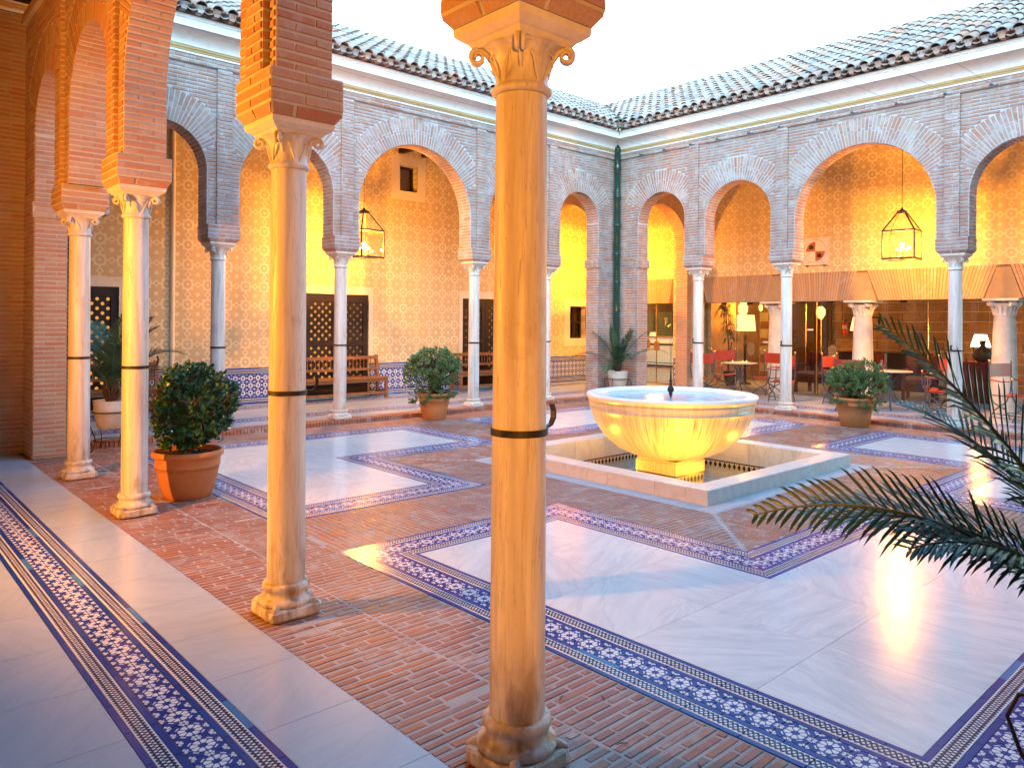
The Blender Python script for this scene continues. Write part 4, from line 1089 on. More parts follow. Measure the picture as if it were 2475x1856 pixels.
def roof(name, label, along, L, sgn_axis):
    """along: 'x' back left roof (eave at y=-EV), 'y' right roof (eave at x=-EV)"""
    root = thing(name, label, 'tiled roof', (0, 0, 0))
    sl = V((0, 1, SL)).normalized() if along == 'x' else V((1, 0, SL)).normalized()
    ac = V((1, 0, 0)) if along == 'x' else V((0, 1, 0)); nn = sl.cross(ac); nn = nn if nn.z > 0 else -nn
    # deck
    d = MB(); t0, t1 = -EV + 0.05, 2.3
    zf = lambda t: EZ - 0.06 + (t + EV) * SL
    if along == 'x':
        d.face([(-L, t0, zf(t0)), (t0, t0, zf(t0)), (t1, t1, zf(t1)), (-L, t1, zf(t1))]); d.face([(-L, t1, zf(t1)), (t1, t1, zf(t1)), (t1 + 2.2, t1 + 2.2, zf(t1) - 1.2), (-L, t1 + 2.2, zf(t1) - 1.2)])
    else:
        d.face([(t0, -L, zf(t0)), (t0, t0, zf(t0)), (t1, t1, zf(t1)), (t1, -L, zf(t1))]); d.face([(t1, -L, zf(t1)), (t1, t1, zf(t1)), (t1 + 2.2, t1 + 2.2, zf(t1) - 1.2), (t1 + 2.2, -L, zf(t1) - 1.2)])
    d.build('deck', M_roof, root)
    pitch = 0.214; expo = 0.325; TL = 0.40
    cov = [tile_shell(0.088 + random.uniform(-.003, .003), 0.072, TL, 1) for _ in range(2)]; pan = [tile_shell(0.086, 0.075, TL, -1) for _ in range(2)]
    lst = []
    n = int((L + 2.3) / pitch)
    for k in range(n):
        a = 2.2 - k * pitch
        for r in range(11):
            for kind in (0, 1):
                t = r * expo + (0.0 if kind else 0.015)
                ca = a - (pitch / 2 if kind == 0 else 0)
                base = V((ca, -EV, EZ)) if along == 'x' else V((-EV, ca, EZ))
                p = base + sl * t + nn * ((0.035 if kind else 0.045) + random.uniform(-.004, .004)) + ac * random.uniform(-.006, .006)
                other = (p.x, p.y) if along == 'x' else (p.y, p.x)
                if other[0] > other[1] + 0.02: continue      # beyond the valley
                tw = random.gauss(0, 0.018); 
                s2 = (sl + ac * tw - nn * 0.035 + nn * random.uniform(-.012, .012)).normalized() if kind else (sl + ac * tw - nn * 0.03).normalized()
                ay = nn.cross(s2).normalized(); az = s2.cross(ay)
                mw = Matrix(((s2.x, ay.x, az.x, p.x), (s2.y, ay.y, az.y, p.y), (s2.z, ay.z, az.z, p.z), (0, 0, 0, 1)))
                lst.append((kind, mw, p, r))
    sc = sorted([((q - CAM_LOC).length * (1 + 0.06 * r), i) for i, (kd, mw, q, r) in enumerate(lst) if inframe(q, 0)])
    pick = set(i for _, i in sc[:300])
    ms = [[m.mesh('roof_tile', M_roof) for m in pan], [m.mesh('roof_tile', M_roof) for m in cov]]
    mass = MB()
    for i, (kd, mw, q, r) in enumerate(lst):
        if i in pick: link('roof_tile', ms[kd][i % 2], root, mw)
        else:
            src = (cov if kd else pan)[i % 2]; n0 = len(mass.v); mass.v += [tuple(mw @ V(p)) for p in src.v]; tn = random.random()
            for f, s in zip(src.f, src.sm): mass.f.append(tuple(x + n0 for x in f)); mass.t.append(tn); mass.mi.append(0); mass.sm.append(s); mass.uv.append([(0, 0)] * 4)
    mass.build('roof_tile_rows', M_roof, root, kind='stuff')
    # clay corbels under the eave
    cb_ = MB()
    for k in range(n):
        a = 2.2 - k * pitch
        if a > -0.6: continue
        w0, w1 = 0.105, 0.032
        P = [(a - w0, 0.07), (a - w1 - 0.02, 0.035), (a - w1, -0.035), (a + w1, -0.035), (a + w1 + 0.02, 0.035), (a + w0, 0.07)]
        for t0_, t1_ in ((-EV + 0.015, -0.45),):
            fr_ = [(x, t0_, EZ + z) if along == 'x' else (t0_, x, EZ + z) for x, z in P]
            dv = V((0, -1, 0)) if along == 'x' else V((-1, 0, 0)); cb_.prism([V(q) for q in fr_], dv, 0.22, random.random())
    cb_.build('eave_corbel_row', M_roof, root, kind='stuff')
    return root
roof('back_roof', 'weathered barrel tile roof along the back left eaves under the pale sky', 'x', 11.7, 1)
rr_ = roof('right_roof', 'weathered barrel tile roof rising along the right side above the wires', 'y', 10.0, 1)
# ridge tiles
for nm, (a, b) in (('back', ((-11.7, 2.32), (2.3, 2.32))), ('right', ((2.32, 2.3), (2.32, -10.0)))):
    A = V((a[0], a[1], EZ + (2.3 + EV) * SL - 0.02)); B = V((b[0], b[1], A.z)); d = (B - A).normalized(); n_ = int((B - A).length / 0.34)
    m = tile_shell(0.10, 0.085, 0.38, 1).mesh('ridge_tile', M_roof); ay = V((0, 0, 1)).cross(d)
    parent = rr_ if nm == 'right' else bpy.data.objects['back_roof']
    for i in range(n_):
        p = A + d * (0.34 * i); link('ridge_tile', m, parent, Matrix(((d.x, ay.x, 0, p.x), (d.y, ay.y, 0, p.y), (0, 0, 1, p.z), (0, 0, 0, 1))))
# near gallery roof slab (overhead, out of the picture)
nr = base_of('near_gallery_ceiling', 'structure')
m = MB(); m.box(-14.7, -10.85, -14.5, 3.0, 5.46, 5.62); m.build('ceiling_boards', M_dark, nr)
bm_ = MB(); bm_.box(-14.6, -11.28, -0.06, 0.06, 5.28, 5.46)
bme = bm_.mesh('ceiling_beam', M_dark)
for k in range(24): link('ceiling_beam', bme, nr, Matrix.Translation((0, -11.5 + 0.6 * k, 0)))
fc = base_of('far_gallery_ceiling', 'structure')
m = MB(); m.box(-11.2, 3.1, 0.17, 3.1, 5.46, 5.52); m.box(0.17, 3.1, -11.3, 0.17, 5.46, 5.52); m.build('ceiling_boards', M_dark, fc)
bm_ = MB(); bm_.box(-0.06, 0.06, 0.165, 2.878, 5.27, 5.46); bme = bm_.mesh('ceiling_beam', M_dark)
for k in range(24): link('ceiling_beam', bme, fc, Matrix.Translation((-11.0 + 0.6 * k, 0, 0)))
bm_ = MB(); bm_.box(0.165, 2.878, -0.06, 0.06, 5.27, 5.46); bme = bm_.mesh('ceiling_beam', M_dark)
for k in range(17): link('ceiling_beam', bme, fc, Matrix.Translation((0, -9.9 + 0.6 * k, 0)))

# ---------------------------------------------------------------- gallery back walls
def holed(mb, along, c, out, s0, s1, z0, z1, holes, thick=0.3):
    """wall face at coordinate c, body extends 'out' (+1/-1) times thick; holes = [(sa, sb, za, zb)]"""
    ss = sorted(set([s0, s1] + [h[0] for h in holes] + [h[1] for h in holes])); zz = sorted(set([z0, z1] + [h[2] for h in holes] + [h[3] for h in holes]))
    P = (lambda s, n, z: (s, c + out * n, z)) if along == 'x' else (lambda s, n, z: (c + out * n, s, z))
    for a, b in zip(ss[:-1], ss[1:]):
        for q, r in zip(zz[:-1], zz[1:]):
            cx, cz = (a + b) / 2, (q + r) / 2
            if any(h[0] < cx < h[1] and h[2] < cz < h[3] for h in holes): continue
            mb.face([P(a, 0, q), P(b, 0, q), P(b, 0, r), P(a, 0, r)]); mb.face([P(a, thick, q), P(a, thick, r), P(b, thick, r), P(b, thick, q)])
    for h in holes:
        a, b, q, r = h
        mb.face([P(a, 0, q), P(a, thick, q), P(a, thick, r), P(a, 0, r)]); mb.face([P(b, 0, q), P(b, thick, q), P(b, thick, r), P(b, 0, r)])
        mb.face([P(a, 0, r), P(b, 0, r), P(b, thick, r), P(a, thick, r)]); mb.face([P(a, 0, q), P(b, 0, q), P(b, thick, q), P(a, thick, q)])
BWY = 2.88
doors = [(-10.85, -9.41), (-6.02, -4.58), (-2.05, -0.62)]
hs = [(a, b, 0.04, 2.165) for a, b in doors] + [(-3.82, -3.36, 4.47, 5.03), (1.59, 2.21, 1.19, 2.05)]
bw = thing('back_gallery_wall', 'ochre gallery wall with star patterned plaster and blue tile dado at back left', 'gallery wall', (-4, BWY, 0))
m = MB(); holed(m, 'x', BWY, 1, -14.6, 3.18, -0.1, 5.9, hs); 
for i in range(len(m.v)): m.v[i] = (m.v[i][0] + 4, m.v[i][1] - BWY, m.v[i][2])
m.build('plaster', M_sgx, bw)
def plate(mb, s0, s1, z0, z1, t=0.004): mb.box(s0 + 4, s1 + 4, -t, 0.02, z0, z1)
m = MB()
for a, b in doors: plate(m, a - 0.10, b + 0.10, 2.165, 2.33); plate(m, a - 0.10, a, 0.73, 2.165); plate(m, b, b + 0.10, 0.73, 2.165)
for a, b, q, r in hs[3:]: plate(m, a - 0.22, b + 0.22, r, r + 0.2); plate(m, a - 0.22, b + 0.22, q - 0.2, q); plate(m, a - 0.22, a, q, r); plate(m, b, b + 0.22, q, r)
m.build('plain_margin', M_plaster, bw)
m = MB(); m.tube([(-8.56 + 4, -0.01, 0.73), (-8.56 + 4, -0.01, 5.5)], 0.045, 10); m.build('plaster_rib', M_plaster, bw)
DADO = [('b', 0.05, 0.08), ('w', 0.08, 0.15), ('b', 0.15, 0.18), ('s', 0.18, 0.32), ('s', 0.32, 0.46), ('s', 0.46, 0.60), ('b', 0.60, 0.625), ('w', 0.625, 0.695), ('b', 0.695, 0.725)]
dd = thing('tile_dado', 'blue and white star tile dado along the foot of the back left gallery wall', 'tile dado', (-4, BWY, 0))
class VTiles(TileSet):
    def vrun(s, P, d, length, nrm):
        """vertical tiling: P start at z=0, d along, nrm outward normal"""
        P, d, nrm = V(P), V(d), V(nrm)
        for kind, z0, z1 in DADO:
            UTk = 0.14 if kind == 's' else UT; W = z1 - z0 if kind != 's' else 0.14
            nt_ = int(length // UTk); sp = length / nt_ if nt_ else length
            for i in range(nt_):
                q = P + d * (i * sp) + V((0, 0, z0)) + nrm * 0.006
                mw = Matrix(((d.x * sp / UTk, 0, nrm.x, q.x), (d.y * sp / UTk, 0, nrm.y, q.y), (0, 1, nrm.z, q.z), (0, 0, 0, 1)))
                s.t.append((mw, kind, UTk, W))
vt = VTiles()
segs = [(-14.0, doors[0][0]), (doors[0][1], doors[1][0]), (doors[1][1], doors[2][0]), (doors[2][1], 2.86)]
for a, b in segs: vt.vrun((a + 0.02, BWY, 0), (1, 0, 0), b - a - 0.04, (0, -1, 0))
vt.emit(dd, 300)

def lattice_door(x0, x1, label, lit=True):
    t = thing('lattice_door', label, 'door', ((x0 + x1) / 2, BWY + 0.05, ZF), 'dark wooden doors with pierced lattice panels')
    W = (x1 - x0) / 2; H = 2.11
    for sd in (-1, 1):
        lf = MB(); a, b = (0.004, W - 0.004) if sd > 0 else (-W + 0.004, -0.004)
        st = 0.11; pw0, pw1 = a + st, b - st
        lf.box(a, a + st, -0.025, 0.025, 0.01, H); lf.box(b - st, b, -0.025, 0.025, 0.01, H)
        for z0, z1 in ((0.01, 0.30), (1.06, 1.16), (H - 0.16, H)): lf.box(a + st, b - st, -0.025, 0.025, z0, z1)
        leaf = lf.build('door_leaf', M_dark, t)
        # pierced panel: octagonal openings over a glowing sheet that stands in for a lit room
        pn = MB(); hole = MB(); pt = 0.078
        for zp0, zp1 in ((0.30, 1.06), (1.16, H - 0.16)):
            nx = max(1, int((pw1 - pw0) / pt)); nz = int((zp1 - zp0) / (pt)); dx = (pw1 - pw0) / nx; dz = (zp1 - zp0) / nz
            for i in range(nx):
                for j in range(nz):
                    cx, cz = pw0 + dx * (i + .5), zp0 + dz * (j + .5)
                    if (i + j) % 2: 
                        pn.face([(cx - dx / 2, 0, cz - dz / 2), (cx + dx / 2, 0, cz - dz / 2), (cx + dx / 2, 0, cz + dz / 2), (cx - dx / 2, 0, cz + dz / 2)]); continue
                    r = 0.030; oc = [(cx + r * cos(pi / 8 + k * pi / 4), cz + r * sin(pi / 8 + k * pi / 4)) for k in range(8)]
                    sq = [(cx + dx / 2, cz + dz / 2), (cx - dx / 2, cz + dz / 2), (cx - dx / 2, cz - dz / 2), (cx + dx / 2, cz - dz / 2)]
                    for k in range(4):
                        o1, o2, o3 = oc[(2 * k) % 8], oc[(2 * k + 1) % 8], oc[(2 * k + 2) % 8]
                        pn.face([(sq[k][0], 0, sq[k][1]), (o2[0], 0, o2[1]), (o1[0], 0, o1[1])])
                        pn.face([(sq[k][0], 0, sq[k][1]), (sq[(k + 1) % 4][0], 0, sq[(k + 1) % 4][1]), (o3[0], 0, o3[1]), (o2[0], 0, o2[1])])
                    for k in range(8): o1, o2 = oc[k], oc[(k + 1) % 8]; pn.face([(o1[0], 0, o1[1]), (o2[0], 0, o2[1]), (o2[0], 0.012, o2[1]), (o1[0], 0.012, o1[1])])
        panel = pn.build('lattice_panel', M_dark, t)
        for zp0, zp1 in ((0.30, 1.06), (1.16, H - 0.16)): hole.face([(pw0, 0.030, zp0), (pw1, 0.030, zp0), (pw1, 0.030, zp1), (pw0, 0.030, zp1)])
        hole.build('glow_pane', E_hole if (lit and sd < 0 or lit == 2) else M_amber, t)
    for sx in (-1, 1):
        for zz in (0.35, 1.8):
            h = MB(); h.box(sx * W - 0.02, sx * W + 0.02, -0.045, -0.02, zz, zz + 0.12); h.build('hinge', M_iron, t)
    b = MB(); b.box(-W, W, 0.05, 0.08, 0, H); b.build('backing', M_dark, t)
    return t
M_amber = emis('lattice_room_glow_dim', (0.7, 0.30, 0.09), 0.05)  # fainter glow for the sheets standing in for the rooms behind
lattice_door(*doors[0], 'dark lattice door half hidden by the potted palm at far left', 2)
lattice_door(*doors[1], 'dark lattice door behind the middle column of the back left row, with the long bench before it', 1)
lattice_door(*doors[2], 'dark lattice door just left of the central foreground column, nearest the corner', 0)
# high window and low window
def small_window(name, label, x0, x1, z0, z1, bars):
    t = thing(name, label, 'window', ((x0 + x1) / 2, BWY + 0.20, z0)); W = (x1 - x0) / 2; H = z1 - z0
    f = MB(); k = 0.05
    f.box(-W, -W + k, -0.03, 0.03, 0, H); f.box(W - k, W, -0.03, 0.03, 0, H); f.box(-W + k, W - k, -0.03, 0.03, 0, k); f.box(-W + k, W - k, -0.03, 0.03, H - k, H)
    if bars: f.box(-0.03, 0.03, -0.03, 0.03, k, H - k); f.box(-W + k, W - k, -0.028, 0.028, H * 0.46, H * 0.46 + 0.06)
    f.build('frame', M_dark, t)
    g = MB(); g.face([(-W + k, 0, k), (W - k, 0, k), (W - k, 0, H - k), (-W + k, 0, H - k)]); g.build('pane', M_glass, t)
    b = MB(); b.box(-W, W, 0.10, 0.12, 0, H); b.build('shade_backing', M_winback if bars else M_shaded_plaster, t)  # backing board coloured as the dim room and shaded plaster behind
    return t
M_winback = stone_mat('dim_room', (0.10, 0.055, 0.025), (0.03, 0.018, 0.01), 0.8, 6, 0.1)
small_window('high_window', 'small deep set window high on the gallery wall inside the large back left arch', -3.82, -3.36, 4.47, 5.03, False)
small_window('low_window', 'small dark wooden window with four panes, left of the corner drainpipe', 1.59, 2.21, 1.19, 2.05, True)

# right gallery wall: patterned plaster over a flat brick lintel, open below
RWX = 2.88
rw = thing('right_gallery_wall', 'orange lit gallery wall with star patterned plaster above the cafe lintel', 'gallery wall', (RWX, 0, 0))
m = MB(); holed(m, 'y', 0, 1, -14.5, 2.88, 2.745, 5.9, [], 0.3); holed(m, 'y', 0, 1, 1.65, 2.88, -0.1, 2.745, []); holed(m, 'y', 0, 1, 0.20, 0.50, -0.1, 2.745, []); holed(m, 'y', 0, 1, -0.42, 0.20, -0.1, 2.12, [])
m.build('plaster', M_sgy, rw)
# flat brick lintels: fanned narrow bricks between smooth skewback stones
li = MB(); lb = Bricks()
def lintel(y0, y1, z0=2.125, z1=2.745):
    """y0 > y1"""
    W = y0 - y1; c = (y0 + y1) / 2; n = int(W / 0.062); 
    for i in range(n):
        q0, q1 = -W / 2 + W * i / n, -W / 2 + W * (i + 1) / n
        sp = 1.0 - 0.20; f = lambda q, z: c + q * (1.0 if z > 2.5 else sp) 
        g = 0.0055
        poly = [(f(q0 + g, 0) , z0), (f(q1 - g, 0), z0), (f(q1 - g, 3), z1), (f(q0 + g, 3), z1)]
        lb.prism([V((-0.006 + random.uniform(-.002, .002), a, z)) for a, z in poly], V((-1, 0, 0)), 0.012)
    for sg in (-1, 1):   # skewbacks over the columns
        pass
m2 = MB(); m2.box(0.0, 0.30, -10.2, 0.2 - 0.62, 2.12, 2.742); m2.box(0, 0.30, 0.50, 1.65, 2.12, 2.742); m2.box(0, 0.3, -0.42, 0.20, 2.122, 2.742); m2.build('lintel_core', M_lcore, rw)
CY = [-2.31, -4.22, -6.77, -9.1]
lintel(1.63, 0.52); ed = [-0.30] + CY
for a, b in zip(ed[:-1], ed[1:]): lintel(a - (0.0 if a == -0.30 else 0.10), b + 0.10)
M_brickL = brick_mat('brick_lintel', 0.3, cols=[(0, (0.44, 0.28, 0.16)), (0.5, (0.52, 0.35, 0.20)), (1, (0.40, 0.26, 0.15))])
emit_bricks(lb, [([p - V((0, 0, 0)) for p in pl], n, d) for pl, n, d in lb.p], rw, M_brickL, 0)
sk = MB()
for y in CY[:3]: sk.prism([V((-0.014, y + s, z)) for s, z in ((-0.16, 2.125), (-0.30, 2.125), (-0.11, 2.70), (0.11, 2.70), (0.30, 2.125), (0.16, 2.125))], V((-1, 0, 0)), 0.02)
sk.build('skewback', M_lint, rw)
d2 = thing('tile_dado', 'short strip of blue star tile dado beside the hotel desk opening', 'tile dado', (RWX, 0.35, 0))
vt = VTiles(); vt.vrun((RWX, 0.49, 0), (0, -1, 0), 0.28, (-1, 0, 0)); vt.vrun((RWX, 2.86, 0), (0, -1, 0), 1.2, (-1, 0, 0)); vt.emit(d2, 40)
sw = thing('side_gallery_wall', 'gallery wall darkened to cut bounced light, closing the side gallery beyond the right edge', 'gallery wall', (0, 0, 0))
m = MB(); holed(m, 'x', -14.4, -1, -14.6, 3.0, -0.1, 5.9, [], 0.25); m.build('plaster', M_lowbounce, sw)
sr_ = base_of('side_gallery_ceiling', 'structure')
m = MB(); m.box(-11.3, 3.1, -14.6, -11.2, 5.46, 5.60); m.build('ceiling_boards', M_dark, sr_)
m = MB(); m.face([(-11.5, -10.75, 5.7), (2.3, -10.75, 5.7), (2.3, -13.8, 7.3), (-14.5, -13.8, 7.3)]); m.face([(-10.45, -11.5, 5.7), (-10.45, 2.3, 5.7), (-13.5, 2.3, 7.3), (-13.5, -14.5, 7.3)]); m.build('roof_slope', M_roof, sr_)
# outer wall of the near gallery (beside and behind the camera)
ow = thing('near_gallery_wall', 'wall darkened to cut bounced light, closing the near gallery beyond the left edge', 'gallery wall', (-14.6, 0, 0))
m = MB(); holed(m, 'y', 0, -1, -14.5, 3.0, -0.1, 5.6, [], 0.25); m.build('plaster', M_lowbounce, ow)
# squat cafe columns under the lintel
def cafe_column(y, label):
    t = thing('squat_column', label, 'column', (RWX + 0.06, y, ZF), 'squat stone columns under the cafe lintel')
    m = MB(); m.lathe([(0.215, 0), (0.21, 0.5), (0.198, 1.0), (0.182, 1.5), (0.168, 1.745)], seg=36, cap=True); m.build('shaft', M_stone, t)
    c = MB(); c.lathe([(0.170, 1.746), (0.178, 1.750), (0.178, 1.765), (0.168, 1.770), (0.172, 1.84), (0.19, 1.90), (0.225, 1.96), (0.25, 1.985)], seg=36, cap=True)
    for a in range(4):
        an = pi / 4 + a * pi / 2; dx, dy = cos(an), sin(an)
        c.tube([(dx * 0.245 - dy * k, dy * 0.245 + dx * k, 1.975) for k in (-0.055, 0.055)], 0.048, 14, sm=True)
        c.tube([(dx * 0.245 - dy * k, dy * 0.245 + dx * k, 1.975) for k in (-0.06, 0.06)], 0.022, 10)
    for k in range(16):
        an = 2 * pi * k / 16; c.tube([(0.172 * cos(an), 0.172 * sin(an), 1.775), (0.183 * cos(an), 0.183 * sin(an), 1.86), (0.225 * cos(an), 0.225 * sin(an), 1.935)], [0.012, 0.016, 0.010], 6)
    c.build('capital', M_stone, t)
    a = MB(); square_ring(a, [(0.25, 2.02), (0.285, 2.03), (0.285, 2.07)]); a.build('abacus', M_stone, t)
cafe_column(CY[0], 'squat cream stone column half hidden behind the white column right of the fountain')
cafe_column(CY[1], 'squat cream stone column above the round potted shrub, with palm shadows on its shaft')
cafe_column(CY[2], 'squat cream stone column at far right edge, beside the lit table lamp')
# ---------------------------------------------------------------- fountain basin
ZBF = -0.36
fnt = thing('fountain_basin', 'low square marble basin in the middle of the court, holding clear shallow water', 'basin', (OX, OY, 0))
BI2 = 1.25; BO = 1.475; ZT_ = 0.12
def coping(side):
    """wall of the basin in five blocks a side, capping slab proud"""
    n = 5; L = 2 * BO
    for i in range(n):
        a0, a1 = -BO + L * i / n + 0.0015, -BO + L * (i + 1) / n - 0.0015
        if side in 'sn': 
            s_ = -1 if side == 's' else 1; x0, x1 = a0, a1; y0, y1 = sorted((s_ * BI2, s_ * BO))
        else:
            s_ = -1 if side == 'w' else 1
            a0, a1 = max(a0, -BI2), min(a1, BI2)
            y0, y1 = a0, a1; x0, x1 = sorted((s_ * BI2, s_ * BO))
        m = MB(); c = 0.008; tn = random.random()
        P = [[(x0, y0, z), (x1, y0, z), (x1, y1, z), (x0, y1, z)] for z in (-0.15, ZT_ - c)]
        cx0, cx1, cy0, cy1 = x0, x1, y0, y1
        if side in 'sn': cy0 += c; cy1 -= c
        else: cx0 += c; cx1 -= c
        P.append([(cx0, cy0, ZT_), (cx1, cy0, ZT_), (cx1, cy1, ZT_), (cx0, cy1, ZT_)])
        for A, B in zip(P[:-1], P[1:]):
            for k in range(4): j = (k + 1) % 4; m.face([A[k], A[j], B[j], B[k]], tn)
        m.face(P[-1], tn); m.build('coping_block', M_marbleC, fnt)
for s_ in 'swne': coping(s_)
# inside: stone wall, dark diamond frieze, pale strip, floor
def inner_strip(z0, z1, mat, nm, kind=None, off=0.0):
    h = BI2 - 0.002 - off
    m = MB()
    for (A, B) in (((-h, -h), (h, -h)), ((h, -h), (h, h)), ((h, h), (-h, h)), ((-h, h), (-h, -h))):
        L = 2 * h; n = L / 0.07
        m.face([(A[0], A[1], z0), (B[0], B[1], z0), (B[0], B[1], z1), (A[0], A[1], z1)], 0.5, [(0, 0), (n, 0), (n, 1), (0, 1)])
    m.build(nm, mat, fnt, kind=kind)
inner_strip(-0.15, -0.149, M_marbleC, 'joint'); inner_strip(-0.255, -0.15, T_dia, 'diamond_frieze'); inner_strip(ZBF, -0.255, M_marbleC, 'lower_wall')
m = MB(); m.box(-BO, BO, -BO, BO, -0.5, ZBF); m.build('basin_floor', M_marbleC, fnt)
inb = TileSet(); h = BI2 - 0.14
for P_, d_, n_ in (((-h, -h, 0), (1, 0, 0), (0, 1, 0)), ((h, -h, 0), (0, 1, 0), (-1, 0, 0)), ((h, h, 0), (-1, 0, 0), (0, -1, 0)), ((-h, h, 0), (0, -1, 0), (1, 0, 0))):
    P_ = V(P_) + V((OX, OY, 0)); inb.run(P_, d_, n_, 2 * h, 1, 1, ZBF + 0.003, prof=[('w', 0, 0.07)])
inb.emit(fnt, 60)
wt = MB(); n = 24
wt.face([(-BI2 + .003, -BI2 + .003, -0.21), (BI2 - .003, -BI2 + .003, -0.21), (BI2 - .003, BI2 - .003, -0.21), (-BI2 + .003, BI2 - .003, -0.21)])
setp(wt.build('basin_water', M_water, None), kind='structure').location = (OX, OY, 0)
# bowl on its pedestal
M = Mat('marble_bowl', rough=0.30, spec=0.5); p = M.coord('obj'); X, Y, Z = M.sep(p)
ang = Y.atan2(X); q = M.comb(ang * 9.0, Z * 0.7, 0.0); n1 = M.noise(q, 2.2, 6, 0.7, 0.3); n2 = M.noise(M.comb(ang * 30.0, Z * 1.5, 0.0), 1.6, 4, 0.7)
c = M.mix(M.rng(n1, 0.42, 0.72), (0.70, 0.58, 0.42), (0.56, 0.38, 0.20)); c = M.mix(M.rng(n2, 0.50, 0.66, 0, 0.85) * (Z < 0.625), c, (0.24, 0.12, 0.05))
c = M.mix(M.rng(Z, 0.74, 0.79), c, (0.84, 0.84, 0.84)); M.set('Base Color', c); M.bump(n2, 0.1, 0.005); M_bowl = M.m
bowl = thing('fountain_bowl', 'big round marble bowl with a carved inscription, glowing yellow from lamps below', 'fountain bowl', (OX, OY, 0))
RO = [(0.0, 0.052), (0.22, 0.052), (0.30, 0.056), (0.386, 0.078), (0.50, 0.115), (0.62, 0.172), (0.755, 0.285), (0.83, 0.38), (0.885, 0.47), (0.925, 0.56), (0.945, 0.622), (0.951, 0.626), (0.951, 0.634), (0.944, 0.638), (0.962, 0.70), (0.967, 0.722), (0.960, 0.726), (0.960, 0.733), (0.970, 0.738), (0.982, 0.765), (0.992, 0.785), (0.985, 0.802), (0.960, 0.808), (0.905, 0.806), (0.880, 0.795), (0.868, 0.775), (0.86, 0.74), (0.80, 0.60), (0.70, 0.45), (0.50, 0.32), (0.25, 0.26), (0.0, 0.25)]
m = MB(); m.lathe([(max(r, 1e-4), z) for r, z in RO], seg=96); m.build('bowl', M_bowl, bowl)
m = MB(); m.box(-0.275, 0.275, -0.275, 0.275, -0.135, 0.055); m.box(-0.285, 0.285, -0.285, 0.285, -0.10, 0.03); m.build('pedestal', M_bowl, bowl)
m = MB()
for (A, B) in (((-1, -1), (1, -1)), ((1, -1), (1, 1)), ((1, 1), (-1, 1)), ((-1, 1), (-1, -1))):
    h = 0.277; m.face([(A[0] * h, A[1] * h, -0.225), (B[0] * h, B[1] * h, -0.225), (B[0] * h, B[1] * h, -0.10), (A[0] * h, A[1] * h, -0.10)], .5, [(0, 0), (8, 0), (8, 1), (0, 1)])
m.build('diamond_frieze', T_dia, bowl)
m = MB(); m.box(-0.27, 0.27, -0.27, 0.27, ZBF, -0.134); m.build('pedestal_foot', M_marbleC, bowl)
bwt = MB(); rings = []
for i in range(13): rings.append([(0.866 * i / 12 * cos(2 * pi * k / 64) + 1e-5, 0.866 * i / 12 * sin(2 * pi * k / 64), 0.757 + 0.0035 * sin(i * 1.9) * (1 - i / 14)) for k in range(64)])
bwt.grid(rings, closed_u=True)
Mw = Mat('bowl_water', rough=0.05, spec=0.6); pw = Mw.coord(); nw = Mw.noise(Mw.map(pw, (4, 4, 4)), 2.5, 4)
Mw.set('Base Color', Mw.mix(Mw.rng(Mw.noise(pw, 1.4, 3), 0.3, 0.7), (0.14, 0.46, 0.60), (0.36, 0.62, 0.68))); Mw.bump(nw, 0.35, 0.02)  # blue base colour carries the sky reflected in the water
setp(bwt.build('bowl_water', Mw.m, None), kind='structure').location = (OX, OY, 0)
# inscription cut in the band
def letters(txt, ang0, ang1, z, size, R, parent, mat):
    cu = bpy.data.curves.new('inscription', 'FONT'); cu.body = txt; cu.size = size; cu.extrude = 0.0; cu.resolution_u = 2; cu.space_character = 1.12
    to = bpy.data.objects.new('inscription', cu); COL.objects.link(to)
    dg = bpy.context.evaluated_depsgraph_get(); dg.update()
    me = bpy.data.meshes.new_from_object(to.evaluated_get(dg)); bpy.data.objects.remove(to); 
    xs = [v.co.x for v in me.vertices]; w0, w1 = min(xs), max(xs)
    bm = bmesh.new(); bm.from_mesh(me)
    r = bmesh.ops.extrude_face_region(bm, geom=bm.faces[:]); 
    ev = set(v for v in r['geom'] if isinstance(v, bmesh.types.BMVert))
    for v in bm.verts:
        t = (v.co.x - w0) / (w1 - w0); a = ang0 + (ang1 - ang0) * t; zz = z + v.co.y
        rr = R + (zz - z - size * 0.35) * 0.28 + (0.0012 if v in ev else -0.004)
        v.co = V((rr * cos(a), rr * sin(a), zz))
    bm.to_mesh(me); bm.free(); me.materials.clear(); me.materials.append(mat)
    o = bpy.data.objects.new('inscription', me); COL.objects.link(o); o.parent = parent; return o
M_ins = stone_mat('inscription_cut', (0.36, 0.20, 0.09), (0.48, 0.30, 0.15), 0.8, 20, 0.1)
M_ins2 = stone_mat('inscription_worn', (0.50, 0.34, 0.19), (0.62, 0.47, 0.31), 0.8, 20, 0.1)
# the camera sees the bowl from direction ac
ac = atan2(CAM_LOC.y - OY, CAM_LOC.x - OX)
letters('RECUERDO DE LA SANGRE DERRAMADA EN LA', ac - 0.50, ac + 0.62, 0.648, 0.075, 0.9515, bowl, M_ins)
letters('EN ANTEQUERA DEL', ac - 1.22, ac - 0.55, 0.648, 0.075, 0.9505, bowl, M_ins2)
letters('GUERRA CIVIL', ac + 0.66, ac + 1.10, 0.648, 0.075, 0.9505, bowl, M_ins2)
